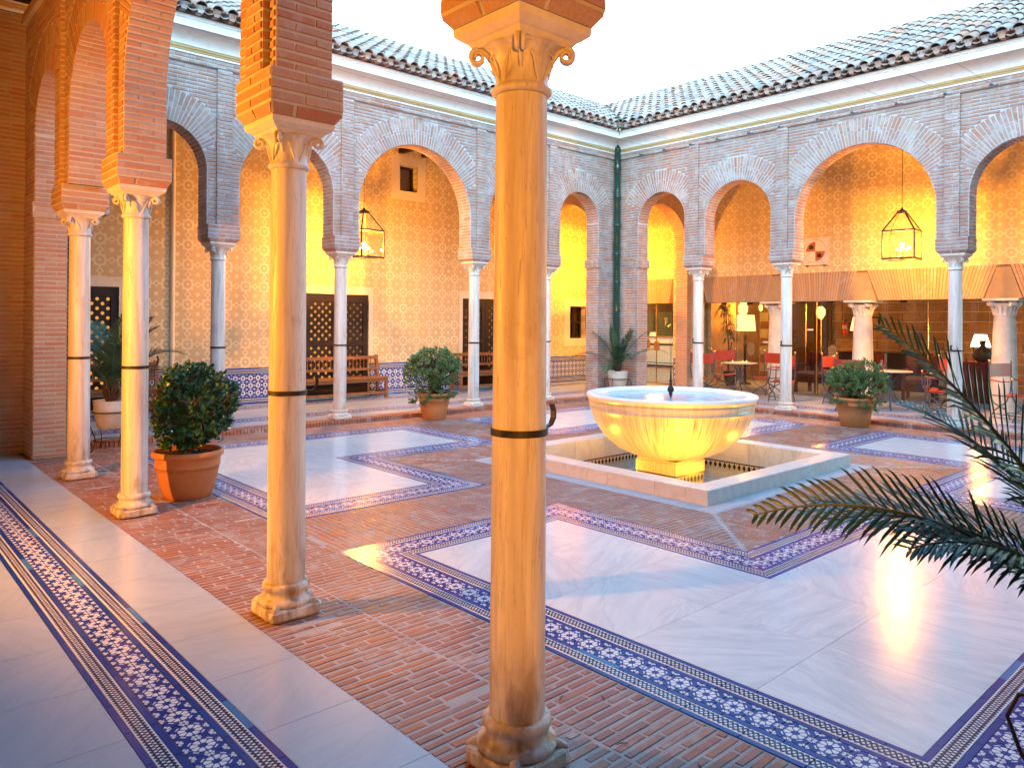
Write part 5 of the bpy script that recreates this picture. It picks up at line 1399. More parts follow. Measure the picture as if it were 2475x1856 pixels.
# jet nozzle and jet
nz = thing('fountain_nozzle', 'slim dark turned metal nozzle standing in the middle of the fountain bowl', 'nozzle', (OX, OY, 0.75))
m = MB(); m.lathe([(0.012, -0.1), (0.012, 0.03), (0.026, 0.035), (0.022, 0.05), (0.018, 0.058), (0.036, 0.08), (0.040, 0.10), (0.034, 0.124), (0.014, 0.145), (0.018, 0.155), (0.022, 0.165), (0.012, 0.175), (0.017, 0.19), (0.024, 0.20), (0.015, 0.212), (0.011, 0.23), (0.008, 0.33), (0.005, 0.345), (0.0005, 0.346)], seg=20); m.build('nozzle_stem', M_iron, nz)
jt = MB(); jt.lathe([(0.006, 0.34), (0.007, 0.42), (0.009, 0.52), (0.013, 0.60), (0.018, 0.645), (0.014, 0.675), (0.002, 0.69)], seg=14); jt.build('water_jet', glass_mat('jet_water', (0.9, 0.96, 1.0)), nz)
# underwater lamps that light the bowl
for k, (dx, dy) in enumerate(((-0.98, -0.98), (0.98, -0.98), (-0.98, 0.98), (0.98, 0.98))):
    lt = thing('underwater_lamp', ['small round lamp under the water in the near corner of the basin', 'small round underwater lamp in the right corner of the basin', 'small round underwater lamp in the left corner of the basin', 'small round underwater lamp in the far corner of the basin'][k], 'lamp', (OX + dx, OY + dy, ZBF), 'underwater lamps round the fountain pedestal')
    m = MB(); m.lathe([(0.05, 0), (0.06, 0.01), (0.06, 0.05), (0.048, 0.055), (0.046, 0.048)], seg=20, cap=False); m.build('housing', M_iron, lt)
    m = MB(); m.lathe([(0.046, 0.048), (0.0005, 0.049)], seg=20); m.build('lens', emis('lamp_lens', (1.0, 0.66, 0.22), 1.0), lt)
    ld = bpy.data.lights.new('underwater_light', 'SPOT'); ld.energy = (19, 10, 10, 5)[k]; ld.color = (1.0, 0.43, 0.02); ld.spot_size = radians(120); ld.spot_blend = 0.6; ld.shadow_soft_size = 0.04
    lo = bpy.data.objects.new('light', ld); COL.objects.link(lo); lo.parent = lt; lo.location = (0, 0, 0.08)
    lo.rotation_euler = V((dx * 0.5, dy * 0.5, -0.62)).to_track_quat('Z', 'Y').to_euler()

# ---------------------------------------------------------------- lanterns
def make_lantern(loc, label, group, power, chain_top=5.27, rz=radians(7)):
    t = thing('hanging_lantern', label, 'lantern', loc, group, rz)      # loc = centre of the lower frame
    a = 0.262; H = 0.50; ap = 0.87; at_ = 0.055
    r = 0.011
    f = MB()
    C = [(-a, -a), (a, -a), (a, a), (-a, a)]
    for i in range(4):
        j = (i + 1) % 4
        for z in (0, H): f.bar((*C[i], z), (*C[j], z), r * 1.3, r * 1.3)
        f.bar((*C[i], 0), (*C[i], H), r)
        f.bar((*C[i], H), (C[i][0] / a * at_, C[i][1] / a * at_, ap - 0.02), r)
    f.bar((-a, 0, 0), (a, 0, 0), r * 0.8); f.build('frame', M_iron, t)
    c = MB(); square_ring(c, [(at_ + 0.012, ap - 0.05), (at_ + 0.018, ap - 0.02), (at_ + 0.012, ap), (0.045, ap + 0.01), (0.018, ap + 0.035), (0.012, ap + 0.06)]); c.build('crown', M_iron, t)
    ch = MB(); z = ap + 0.06; zt = chain_top - loc[2]; k = 0
    ch.tube([(0.018 * cos(q), 0.018 * sin(q) if False else 0, ap + 0.075 + 0.018 * sin(q)) for q in [2 * pi * i / 12 for i in range(12)]], 0.003, 5, closed=True)
    z = ap + 0.09
    while z < zt - 0.03:
        L = 0.030; pts = [((0.007 * cos(q)) if k % 2 else 0, 0 if k % 2 else 0.007 * cos(q), z + L / 2 + (L / 2 + 0.002) * sin(q)) for q in [2 * pi * i / 8 for i in range(8)]]
        ch.tube(pts, 0.0022, 4, closed=True); z += L * 0.86; k += 1
    ch.build('chain', M_iron, t)
    g = MB()
    for i in range(4):
        j = (i + 1) % 4; n_ = 0.002
        g.face([(*C[i], 0.01), (*C[j], 0.01), (*C[j], H - 0.01), (*C[i], H - 0.01)])
    g.build('glass_pane', M_glass, t)
    cand = MB(); cand.tube([(0, 0, 0.0), (0, 0, 0.12)], 0.008, 8)
    bl = MB()
    for k in range(4):
        an = k * pi / 2 + 0.5; x, y = 0.085 * cos(an), 0.085 * sin(an)
        cand.tube([(0, 0, 0.05), (x * .6, y * .6, 0.035), (x, y, 0.06), (x, y, 0.14)], 0.005, 6); cand.lathe([(0.010, 0.10), (0.010, 0.155)], (x, y, 0), 8)
        bl.sphere((x, y, 0.178), 0.013, 10, 8, sz=1.7)
    cand.build('candle_arms', M_brass, t); bl.build('candle_bulb', E_candle, t)
    b = MB(); b.sphere((0, 0, 0.25), 0.030, 14, 10, sz=1.1); b.build('bulb', E_bulb, t)
    ld = bpy.data.lights.new('lantern_light', 'POINT'); ld.energy = power; ld.color = WARM; ld.shadow_soft_size = 0.038
    lo = bpy.data.objects.new('light', ld); COL.objects.link(lo); lo.parent = t; lo.location = (0, 0, 0.25)
    return t
LG = 'iron and glass lanterns hanging in the galleries'
make_lantern((-5.60, 1.40, 2.81), 'lit glass lantern on a chain inside the largest back left arch', LG, LAMP_W)
make_lantern((1.40, -5.55, 2.82), 'lit glass lantern on a chain in the big right arch, beside the carved stone shield', LG, LAMP_W)
make_lantern((1.40, 1.40, 2.81), 'lit lantern hidden behind the corner pier where the two far galleries meet', LG, LAMP_W)
def added_spot(loc, aim, label, power, cone):  # unseen fixtures added to warm the near columns while sparing the floor
    t = thing('unseen_spotlight', label, 'spotlight', loc, 'unseen spotlights added to light the near gallery')
    d = (V(aim) - V(loc)).normalized(); a_ = d.orthogonal().normalized(); b_ = d.cross(a_)
    def rg(r, o): return [d * o + (a_ * cos(q) + b_ * sin(q)) * r for q in [2 * pi * i / 20 for i in range(20)]]
    m = MB(); m.grid([rg(0.001, -0.10), rg(0.04, -0.10), rg(0.05, -0.02), rg(0.055, 0.04), rg(0.048, 0.04), rg(0.045, 0.0)], closed_u=True); m.tube([d * -0.06, V((-0.12, 0, -0.05)), V((-0.22, 0, -0.05))], 0.012, 8); m.build('housing', M_iron, t)
    m = MB(); m.grid([rg(0.001, 0.0), rg(0.045, 0.0)], closed_u=True); m.build('lens', E_globe, t)
    ld = bpy.data.lights.new('spot', 'SPOT'); ld.energy = power; ld.color = (1.0, 0.345, 0.03); ld.spot_size = radians(cone); ld.spot_blend = 0.5; ld.shadow_soft_size = 0.05
    lo = bpy.data.objects.new('light', ld); COL.objects.link(lo); lo.parent = t; lo.location = d * 0.05; lo.rotation_euler = (-d).to_track_quat('Z', 'Y').to_euler()
added_spot((-13.5, -12.1, 1.75), (-11.3, -8.95, 1.75), 'unseen spotlight added behind the viewer to warm the near columns', 85, 48)
added_spot((-14.30, -5.3, 2.0), (-11.1, -5.2, 2.7), 'unseen spotlight added beyond the left edge to warm the near arches', 175, 140)

# ---------------------------------------------------------------- carved shield, drainpipes, wires
sh = thing('carved_shield', 'square carved stone relief with a round quartered shield of castles and lions', 'stone relief', (RWX, -3.24, 3.20))
m = MB(); m.box(-0.05, 0.0, -0.285, 0.285, -0.30, 0.30); m.build('slab', M_stone, sh)
m = MB(); m.tube([(-0.055, 0.235 * cos(q), 0.235 * sin(q)) for q in [2 * pi * i / 40 for i in range(40)]], 0.016, 8, closed=True)
for k in range(28):
    q = 2 * pi * k / 28; m.sphere((-0.056, 0.262 * cos(q), 0.262 * sin(q)), 0.010, 6, 5)
for sy in (-1, 1):
    for sz in (-1, 1):
        for r_ in (0.03, 0.016): m.tube([(-0.056, sy * 0.245 + r_ * cos(q), sz * 0.25 + r_ * sin(q)) for q in [2 * pi * i / 12 for i in range(10)]], 0.006, 6)
m.tube([(-0.052, -0.278, -0.29), (-0.052, 0.278, -0.29), (-0.052, 0.278, 0.29), (-0.052, -0.278, 0.29)], 0.010, 6, closed=True)
m.build('scroll_frame', M_stone, sh)
M_rq = stone_mat('red_enamel', (0.46, 0.13, 0.05), (0.36, 0.10, 0.04), 0.6, 12, 0.2); M_wq = stone_mat('pale_quarter', (0.72, 0.62, 0.48), (0.62, 0.52, 0.38), 0.6, 12, 0.2)
def quart(sy, sz, mat):
    m = MB(); pts = [(-0.056, 0, 0)] + [(-0.056, sy * 0.21 * cos(q), sz * 0.21 * sin(q)) for q in [pi / 2 * i / 8 for i in range(9)]]
    m.prism([V(p) for p in pts], V((-1, 0, 0)), 0.01); m.build('shield_quarter', mat, sh)
for sy, sz, mt_ in ((1, 1, M_rq), (-1, -1, M_rq), (1, -1, M_wq), (-1, 1, M_wq)): quart(sy, sz, mt_)
def castle(y, z):
    m = MB(); m.box(-0.062, -0.05, y - 0.04, y + 0.04, z - 0.045, z + 0.01)
    for k in (-0.034, 0, 0.034): m.box(-0.064, -0.05, y + k - 0.011, y + k + 0.011, z - 0.045, z + 0.035 + (0.015 if k == 0 else 0)); m.box(-0.066, -0.05, y + k - 0.015, y + k + 0.015, z + 0.022, z + 0.03)
    m.build('castle_relief', M_dark, sh)
castle(0.09, 0.095); castle(-0.09, -0.09)
m = MB()
for (y, z) in ((0.09, -0.085), (-0.09, 0.095)):   # rampant lions, low relief
    m.tube([(-0.058, y + 0.035, z - 0.05), (-0.060, y + 0.01, z - 0.01), (-0.060, y - 0.01, z + 0.03), (-0.058, y - 0.025, z + 0.05)], [0.008, 0.014, 0.013, 0.012], 8)
    for a_, b_2 in (((0.01, -0.01), (-0.03, -0.03)), ((0.02, -0.03), (-0.005, -0.06)), ((-0.01, 0.02), (-0.045, 0.025)), ((0.03, -0.04), (0.05, 0.01))): m.tube([(-0.059, y + a_[0], z + a_[1]), (-0.059, y + b_2[0], z + b_2[1])], 0.006, 6)
m.build('lion_relief', M_stone, sh)
for k in (-0.19, 0.19):
    m = MB(); m.box(-0.06, 0.0, k - 0.02, k + 0.02, -0.325, -0.30); m.build('bracket', M_iron, sh)

def drainpipe(loc, zt, label, seg=0.62):
    t = thing('drainpipe', label, 'drainpipe', loc)
    z = 0.05; k = 0
    while z < zt - 0.2:
        z2 = min(z + seg, zt - 0.12)
        m = MB(); m.lathe([(0.066, z), (0.066, z2 - 0.06), (0.070, z2 - 0.05), (0.080, z2 - 0.035), (0.081, z2 - 0.022), (0.070, z2 - 0.010), (0.066, z2)], seg=20); m.build('pipe_section', M_green, t)
        if k % 1 == 0:
            m = MB(); m.tube([(0.069 * cos(q), 0.069 * sin(q), z + 0.08) for q in [2 * pi * i / 20 for i in range(20)]], 0.006, 6, closed=True); m.build('pipe_ring', M_green, t)
        z = z2; k += 1
    m = MB(); m.lathe([(0.066, z), (0.078, z + 0.01), (0.076, z + 0.04), (0.048, z + 0.08), (0.052, z + 0.15), (0.040, z + 0.19), (0.014, z + 0.22), (0.001, z + 0.24)], seg=20); m.build('pipe_cap', M_green, t)
    return t
drainpipe((-0.275, -0.275, 0), 5.50, 'glossy dark green ceramic drainpipe in ringed sections running down the far corner')
drainpipe((-10.82, -0.275, 0), 5.50, 'dark drainpipe in the shaded left corner, seen between brick pier and first near column', 0.7)
sp = thing('gutter_spout', 'green glazed ceramic spout ring at the meeting of the two tiled eaves', 'spout', (-0.62, -0.62, 5.84))
m = MB(); dr_ = V((-1, -1, 0)).normalized(); a1_ = V((-dr_.y, dr_.x, 0))
def ring_(r, o): return [dr_ * o + a1_ * (r * cos(q)) + V((0, 0, r * sin(q))) for q in [2 * pi * i / 24 for i in range(24)]]
m.grid([ring_(0.075, -0.35), ring_(0.085, 0.0), ring_(0.10, 0.02), ring_(0.10, 0.06), ring_(0.070, 0.065), ring_(0.062, 0.0), ring_(0.055, -0.3)], closed_u=True); m.build('spout_ring', M_green, sp)
m = MB(); m.sphere(tuple(dr_ * -0.02), 0.035, 10, 8); m.build('spout_plug', M_terra, sp)

ys_w = [-0.92, -1.52, -2.165, -2.77, -3.45, -4.06, -4.77, -5.37, -6.08, -6.80, -7.42]
for i, y in enumerate(ys_w):
    t = thing('awning_wire', ['thin awning wire nearest the far corner', 'thin awning wire second from the far corner', 'thin awning wire above the pier between the two smallest right arches', 'thin awning wire above the second small right arch', 'thin awning wire just right of the second small right arch', 'thin awning wire anchored on the pilaster left of the big right arch', 'thin awning wire over the left haunch of the big right arch', 'thin awning wire over the crown of the big right arch', 'thin awning wire over the right haunch of the big right arch', 'thin awning wire anchored on the pilaster right of the big right arch', 'thin awning wire anchored farthest right, over the last visible arch'][i], 'wire', (-0.22, y, 5.20), 'awning wires stretched across the court')
    m = MB(); n = 12; pts = [(-0.04 - 10.6 * q / n, 0, -0.10 * sin(pi * q / n)) for q in range(n + 1)]; m.tube(pts, 0.0022, 5); m.build('wire', M_ironG, t)
    m = MB(); m.tube([(0, 0, 0), (-0.05, 0, 0)], 0.006, 6); m.tube([(-0.05 + 0.014 * cos(q), 0, 0.014 * sin(q)) for q in [2 * pi * j / 10 for j in range(10)]], 0.004, 5, closed=True)
    m.lathe([(0.02, -0.014), (0.026, -0.008), (0.015, 0), (0.026, 0.008), (0.02, 0.014)], (-0.085, 0.0, -0.014), 12); m.tube([(-0.085, 0, 0), (-0.075, -0.05, -0.03), (-0.06, -0.09, -0.02)], 0.007, 6); m.build('pulley', M_ironG, t)
m = None
# ---------------------------------------------------------------- plants
def pot(loc, label, R, H, mat, group, prof=None):
    t = thing('terracotta_pot', label, 'plant pot', loc, group)
    k = R; 
    p = prof or [(0.62, 0.0), (0.64, 0.01), (0.70, 0.10), (0.79, 0.30), (0.86, 0.55), (0.885, 0.66), (0.905, 0.665), (0.905, 0.69), (0.90, 0.70), (0.915, 0.86), (0.92, 0.875), (0.99, 0.885), (1.0, 0.91), (1.0, 0.96), (0.97, 1.0), (0.90, 1.0), (0.87, 0.97), (0.86, 0.80)]
    m = MB(); m.lathe([(r * R, z * H) for r, z in p], seg=56, cap=False); m.face([(0.62 * R * cos(-2 * pi * i / 24), 0.62 * R * sin(-2 * pi * i / 24), 0.001) for i in range(24)]); m.build('pot_body', mat, t)
    m = MB(); m.lathe([(0.86 * R, 0.90 * H), (0.4 * R, 0.91 * H), (0.001, 0.915 * H)], seg=24); m.build('soil', M_soil, t)
    return t
def leaf_pts(c, d, up, L, W):
    s_ = d.cross(up); s_ = s_.normalized() if s_.length > 1e-4 else d.orthogonal().normalized(); n = s_.cross(d).normalized()
    return [c, c + d * L * 0.28 + s_ * W * 0.42 - n * L * .02, c + d * L * 0.68 + s_ * W * 0.5 - n * L * .01, c + d * L, c + d * L * 0.68 - s_ * W * 0.5 - n * L * .01, c + d * L * 0.28 - s_ * W * 0.42 - n * L * .02]
def jade(loc, label, rad, hgt, zb, mat, nb, nl, L, cat='shrub', spill=0.15, seed=1):
    rnd = random.Random(seed)
    t = thing('potted_shrub', label, cat, loc)
    st = MB(); lf = MB(); tips = []
    # branching skeleton
    def grow(p, d, r, depth):
        n = 4; pts = [p]; q = p; dd = d
        ln = {0: 0.30, 1: 0.26, 2: 0.20, 3: 0.14}[depth] * hgt * rnd.uniform(0.8, 1.15)
        for i in range(n):
            dd = (dd + V((rnd.gauss(0, .12), rnd.gauss(0, .12), rnd.gauss(0, .08) + 0.03))).normalized(); q = q + dd * ln / n; pts.append(q)
        st.tube(pts, [r * (1 - 0.35 * i / n) for i in range(n + 1)], 6)
        if depth >= 1: tips.append((q, dd, depth))
        if depth < 3:
            for _ in range(rnd.choice((2, 3, 3)) if depth < 2 else 2):
                a = rnd.uniform(0, 2 * pi); o = dd.orthogonal().normalized(); o2 = dd.cross(o)
                nd = (dd * 0.75 + (o * cos(a) + o2 * sin(a)) * rnd.uniform(0.4, 0.8)).normalized(); grow(q, nd, r * 0.62, depth + 1)
    for i in range(nb):
        a = 2 * pi * i / nb + rnd.uniform(-.3, .3); sp_ = rnd.uniform(0.15, 0.75)
        grow(V((0.25 * rad * cos(a) * rnd.random(), 0.25 * rad * sin(a) * rnd.random(), zb)), V((cos(a) * sp_, sin(a) * sp_, 1)).normalized(), 0.022 * hgt / 0.8, 0)
    st.build('stem', M_bark, t)
    cz = zb + hgt * 0.52
    lump = [(V((rnd.gauss(0, 1), rnd.gauss(0, 1), rnd.gauss(0, .8))).normalized(), rnd.uniform(0.82, 1.12)) for _ in range(14)]
    n_tip = nl // 9
    for _ in range(n_tip):
        # rosette positions on and inside an uneven crown
        d = V((rnd.gauss(0, 1), rnd.gauss(0, 1), rnd.gauss(0, 1) * 0.9 + 0.12)).normalized()
        s_ = sum(max(0, d.dot(l)) ** 6 * (w_ - 0.95) for l, w_ in lump)
        rr = (0.93 + s_ * 1.6) * (rnd.random() ** 0.33 if rnd.random() < 0.45 else rnd.uniform(0.86, 1.0))
        c = V((d.x * rad * rr, d.y * rad * rr, cz + d.z * hgt * 0.50 * rr))
        if d.z < -0.25: c.z += spill * (0 if rnd.random() < .5 else -0.4)
        if c.z < zb + 0.0 and (c.x ** 2 + c.y ** 2) < (rad * 0.55) ** 2: continue
        ax = (d * 0.7 + V((0, 0, 0.5)) + V((rnd.gauss(0, .3), rnd.gauss(0, .3), rnd.gauss(0, .3)))).normalized()
        o = ax.orthogonal().normalized(); o2 = ax.cross(o)
        base = c - ax * L * 1.6
        if rnd.random() < 0.5: st2.tube([base - ax * L * 1.5, c], 0.004, 4) if False else None
        tn0 = rnd.random()
        for k in range(9):
            a = 2 * pi * k * 0.382 + rnd.uniform(-.2, .2); el = 0.25 + 0.75 * k / 9; p = base + ax * (L * 1.8 * k / 9)
            dd = ((o * cos(a) + o2 * sin(a)) * (1.15 - el * 0.8) + ax * el).normalized()
            P = leaf_pts(p, dd, ax, L * rnd.uniform(0.8, 1.15), L * 0.60)
            tn = min(1, max(0, tn0 * 0.5 + rnd.random() * 0.5))
            lf.face([P[0], P[1], P[2], P[3]], tn); lf.face([P[0], P[3], P[4], P[5]], tn)
    lf.build('foliage', mat, t)
    return t
PG = 'terracotta pots of leafy shrubs round the court'
pot((-10.52, -3.66, ZC), 'big orange terracotta pot holding the large dark jade bush, between near columns', 0.315, 0.44, M_terra, PG)
jade((-10.52, -3.66, ZC), 'large dense dark green jade bush beside the second white and honey column', 0.455, 0.80, 0.46, M_leaf, 8, 5600, 0.050, seed=3)
pp2 = [(0.66, 0.0), (0.68, 0.01), (0.80, 0.45), (0.88, 0.72), (0.90, 0.725), (0.90, 0.75), (0.895, 0.76), (0.93, 0.90), (1.0, 0.91), (1.0, 0.97), (0.97, 1.0), (0.90, 1.0), (0.87, 0.97), (0.86, 0.80)]
pot((-5.42, -0.60, ZC), 'orange terracotta pot with the airy green shrub on the step left of the central column', 0.29, 0.44, M_terra, PG, pp2)
jade((-5.42, -0.60, ZC), 'open mid green shrub with trailing sprigs left of the central foreground column', 0.50, 0.84, 0.38, M_leaf2, 8, 4800, 0.046, seed=8, spill=0.6)
pot((-0.68, -5.62, ZC), 'orange terracotta pot on the brick step in front of the cafe chairs', 0.315, 0.47, M_terra, PG, pp2)
jade((-0.68, -5.62, ZC), 'round olive green shrub in front of the red leather chairs at right', 0.50, 0.64, 0.40, M_leaf2, 7, 6000, 0.040, seed=12, spill=0.5)

def frond(mb, base, azim, elev, L, droop, leaf=0.30, n=46, seed=1, width=0.017, roll=0.0, curl=0.0, vee=0.6, rach=None, lift=0.0):
    """feather palm frond: rachis arc plus narrow folded leaflets either side"""
    rnd = random.Random(seed); d = V((cos(azim) * cos(elev), sin(azim) * cos(elev), sin(elev))); p = V(base); pts = [p.copy()]; ds = [d.copy()]
    N_ = 26; side0 = V((-sin(azim), cos(azim), 0))
    for i in range(N_):
        d = (d + V((0, 0, -droop / N_ * (0.4 + 1.4 * i / N_))) + side0 * curl / N_).normalized(); p = p + d * L / N_; pts.append(p.copy()); ds.append(d.copy())
    rach.tube(pts, [0.011 * (1 - 0.88 * i / N_) + 0.0012 for i in range(N_ + 1)], 6, tone=0.5)
    for k in range(n):
        q = 0.16 + 0.84 * (k + 0.5) / n; f = q * N_; i = min(int(f), N_ - 1); t = f - i
        c = pts[i].lerp(pts[i + 1], t); dd = ds[i].lerp(ds[i + 1], t).normalized()
        sd = dd.cross(V((0, 0, 1))); sd = sd.normalized() if sd.length > 0.05 else side0.copy(); up = sd.cross(dd).normalized()
        if roll: 
            sd, up = sd * cos(roll) + up * sin(roll), up * cos(roll) - sd * sin(roll)
        prof = (sin(pi * min(1, (q - 0.10) / 0.92) ** 0.8) * 0.85 + 0.15) * leaf
        fw = 0.55 + 0.75 * q
        for s_ in (-1, 1):
            ld = (sd * s_ * 1.0 + dd * fw + up * (vee * rnd.uniform(0.2, 0.7)) + V((rnd.gauss(0, .05), rnd.gauss(0, .05), rnd.gauss(0, .05)))).normalized()
            Ln = prof * rnd.uniform(0.86, 1.08); ws = ld.cross(up).normalized() * (width / 2)
            a = c; b = c + ld * Ln * 0.45; e = c + ld * Ln * 0.8 - V((0, 0, Ln * 0.05)); tp = c + ld * Ln - V((0, 0, Ln * 0.13)); tn = rnd.random()
            fold = up * width * 0.18
            mb.face([a, b + ws - fold, b, a], tn) if False else None
            mb.face([a - ws * .4, a + ws * .4, b + ws - fold, b, b - ws - fold], tn); mb.face([b - ws - fold, b, e, e - ws * .75], tn); mb.face([b, b + ws - fold, e + ws * .75, e], tn); mb.face([e - ws * .75, e, e + ws * .75, tp], tn)
def palm(loc, label, fronds, trunk_h=0.25, trunk_r=0.07):
    t = thing('feather_palm', label, 'palm', loc)
    tr = MB(); rnd = random.Random(5)
    tr.lathe([(trunk_r * 1.0, 0), (trunk_r * 1.2, trunk_h * 0.5), (trunk_r * 0.9, trunk_h)], seg=12)
    for k in range(26):
        a = k * 2.4; z = trunk_h * (0.1 + 0.9 * k / 26); o = V((cos(a), sin(a), 0)); tr.tube([o * trunk_r * 0.8 + V((0, 0, z)), o * trunk_r * 1.5 + V((0, 0, z + 0.08)), o * trunk_r * 1.35 + V((0, 0, z + 0.16))], [0.018, 0.012, 0.004], 5)
    tr.build('trunk', M_bark, t)
    for kw in fronds:
        lm = MB(); rm = MB(); kw = dict(kw); frond(lm, (0, 0, trunk_h), rach=rm, **kw)
        r = rm.build('frond', M_rachis, t); lm.build('leaflets', M_palm, r)
    return t
def stone_planter(loc, label, lab2, R=0.21, zb=0.27, H=0.34, legs=True):
    t = thing('stone_planter', label, 'plant pot', loc, 'cream stone planters holding palms')
    m = MB(); m.lathe([(0.001, zb), (R * 0.62, zb), (R * 0.72, zb + 0.02), (R * 0.86, zb + H * 0.35), (R * 0.95, zb + H * 0.62), (R * 0.97, zb + H * 0.64), (R * 0.97, zb + H * 0.68), (R * 0.94, zb + H * 0.70), (R, zb + H), (R * 0.90, zb + H), (R * 0.88, zb + H * 0.8), (0.001, zb + H * 0.82)], seg=40); m.build('planter_body', M_stoneP, t)
    m = MB(); m.lathe([(R * 0.885, zb + H * 0.88), (0.001, zb + H * 0.9)], seg=20); m.build('soil', M_soil, t)
    s_ = thing('iron_plant_stand', lab2, 'plant stand', loc)
    m = MB(); rr = R * 1.0
    m.tube([(rr * cos(q), rr * sin(q), zb + H * 0.60) for q in [2 * pi * i / 28 for i in range(28)]], 0.007, 6, closed=True)
    m.tube([(rr * 0.95 * cos(q), rr * 0.95 * sin(q), 0.13) for q in [2 * pi * i / 28 for i in range(28)]], 0.006, 6, closed=True); m.build('ring', M_iron, s_)
    for k in range(4):
        a = k * pi / 2 + 0.3; c, s2 = cos(a), sin(a); m = MB()
        m.tube([(rr * c * f, rr * s2 * f, z) for f, z in ((1.0, zb + H * 0.60), (1.32, zb + H * 0.58), (1.45, zb + H * 0.40), (1.30, zb + H * 0.15), (1.02, zb * 0.75), (0.95, 0.13), (1.1, 0.03), (1.22, 0.008))], 0.007, 6); m.build('leg', M_iron, s_)
    return t
stone_planter((-0.56, -0.56, ZC), 'cream stone planter in an iron ring, at the foot of the far corner drainpipe', 'iron ring stand of the planter in the far corner', 0.215, 0.20, 0.42)
palm((-0.56, -0.56, 0.55), 'small feathery palm in the far corner in front of the green drainpipe', [dict(azim=a, elev=e, L=l, droop=d, leaf=0.22, n=34, seed=i, width=0.016) for i, (a, e, l, d) in enumerate([
    (radians(132), 0.75, 1.15, 1.5), (radians(120), 1.15, 1.0, 0.9), (radians(-45), 0.80, 1.25, 1.4), (radians(-50), 1.1, 1.05, 0.8), (radians(-120), 0.9, 0.8, 1.6), (radians(200), 0.7, 0.85, 2.0), (radians(-90), 1.25, 0.9, 0.7), (radians(100), 1.4, 0.95, 0.4), (radians(230), 1.2, 0.7, 1.6), (radians(180), 1.35, 0.9, 0.5), (radians(-20), 1.3, 0.9, 0.6)])], 0.1, 0.05)
stone_planter((-10.38, -0.50, ZC), 'cream stone planter in an iron stand, seen between the two leftmost near columns', 'iron ring stand of the planter between the two leftmost columns', 0.205, 0.27, 0.36)
palm((-10.38, -0.50, 0.58), 'feathery palm behind the leftmost near columns, its fronds arching over the brick pier', [dict(azim=a, elev=e, L=l, droop=d, leaf=0.27, n=40, seed=40 + i, width=0.017) for i, (a, e, l, d) in enumerate([
    (radians(140), 0.95, 1.05, 1.45), (radians(-40), 0.95, 1.10, 1.35), (radians(-45), 0.70, 1.15, 1.5), (radians(-60), 1.2, 1.15, 1.0), (radians(100), 1.25, 1.0, 0.9), (radians(60), 1.0, 0.9, 1.2), (radians(-100), 1.15, 0.85, 1.3), (radians(-140), 1.0, 0.7, 1.6), (radians(0), 1.2, 1.0, 1.0), (radians(30), 1.4, 1.0, 0.4)])], 0.14, 0.06)
# foreground palm at the right edge
PL = CAM_LOC + F_DIR * 2.25 + R_DIR * 1.86; PL = V((PL.x, PL.y, 0.60))
stone_planter((PL.x + 0.03, PL.y - 0.03, ZC), 'cream stone planter in an iron ring, just outside the lower right edge', 'iron ring stand whose leg shows at the lower right edge', 0.24, 0.24, 0.42)
AR = math.degrees(atan2(-R_DIR.y, -R_DIR.x))   # azimuth pointing left in the picture
palm(tuple(PL), 'blurred dark palm fronds reaching in from the right edge over the marble panel', [dict(azim=radians(AR + a), elev=e, L=l, droop=d, leaf=lf_, n=n_, seed=70 + i, width=0.012, roll=r_, vee=v_, curl=cu) for i, (a, e, l, d, lf_, n_, r_, v_, cu) in enumerate([
    (-2, 0.66, 1.22, 0.92, 0.20, 34, 1.0, 0.5, 0.0), (-6, 1.06, 1.18, 0.60, 0.27, 36, 0.8, 0.6, 0.0), (-30, 0.62, 1.0, 0.9, 0.26, 38, 0.2, 0.5, 0.0), (-22, 0.55, 0.95, 0.5, 0.24, 36, 0.2, 0.4, 0.0), (-10, 0.72, 0.95, 1.0, 0.26, 38, 0.3, 0.5, 0.0), (6, 0.75, 0.80, 1.0, 0.24, 32, 0.4, 0.5, 0.0),
    (-60, 1.0, 1.0, 1.0, 0.26, 36, 0, 0.5, 0.0), (-100, 0.8, 1.0, 1.2, 0.26, 34, 0, 0.5, 0.0), (-160, 0.9, 1.0, 1.2, 0.26, 34, 0, 0.5, 0.0), (100, 1.1, 0.9, 1.2, 0.26, 34, 0, 0.5, 0.0), (160, 0.7, 1.0, 1.2, 0.26, 34, 0, 0.5, 0.0)])], 0.12, 0.07)
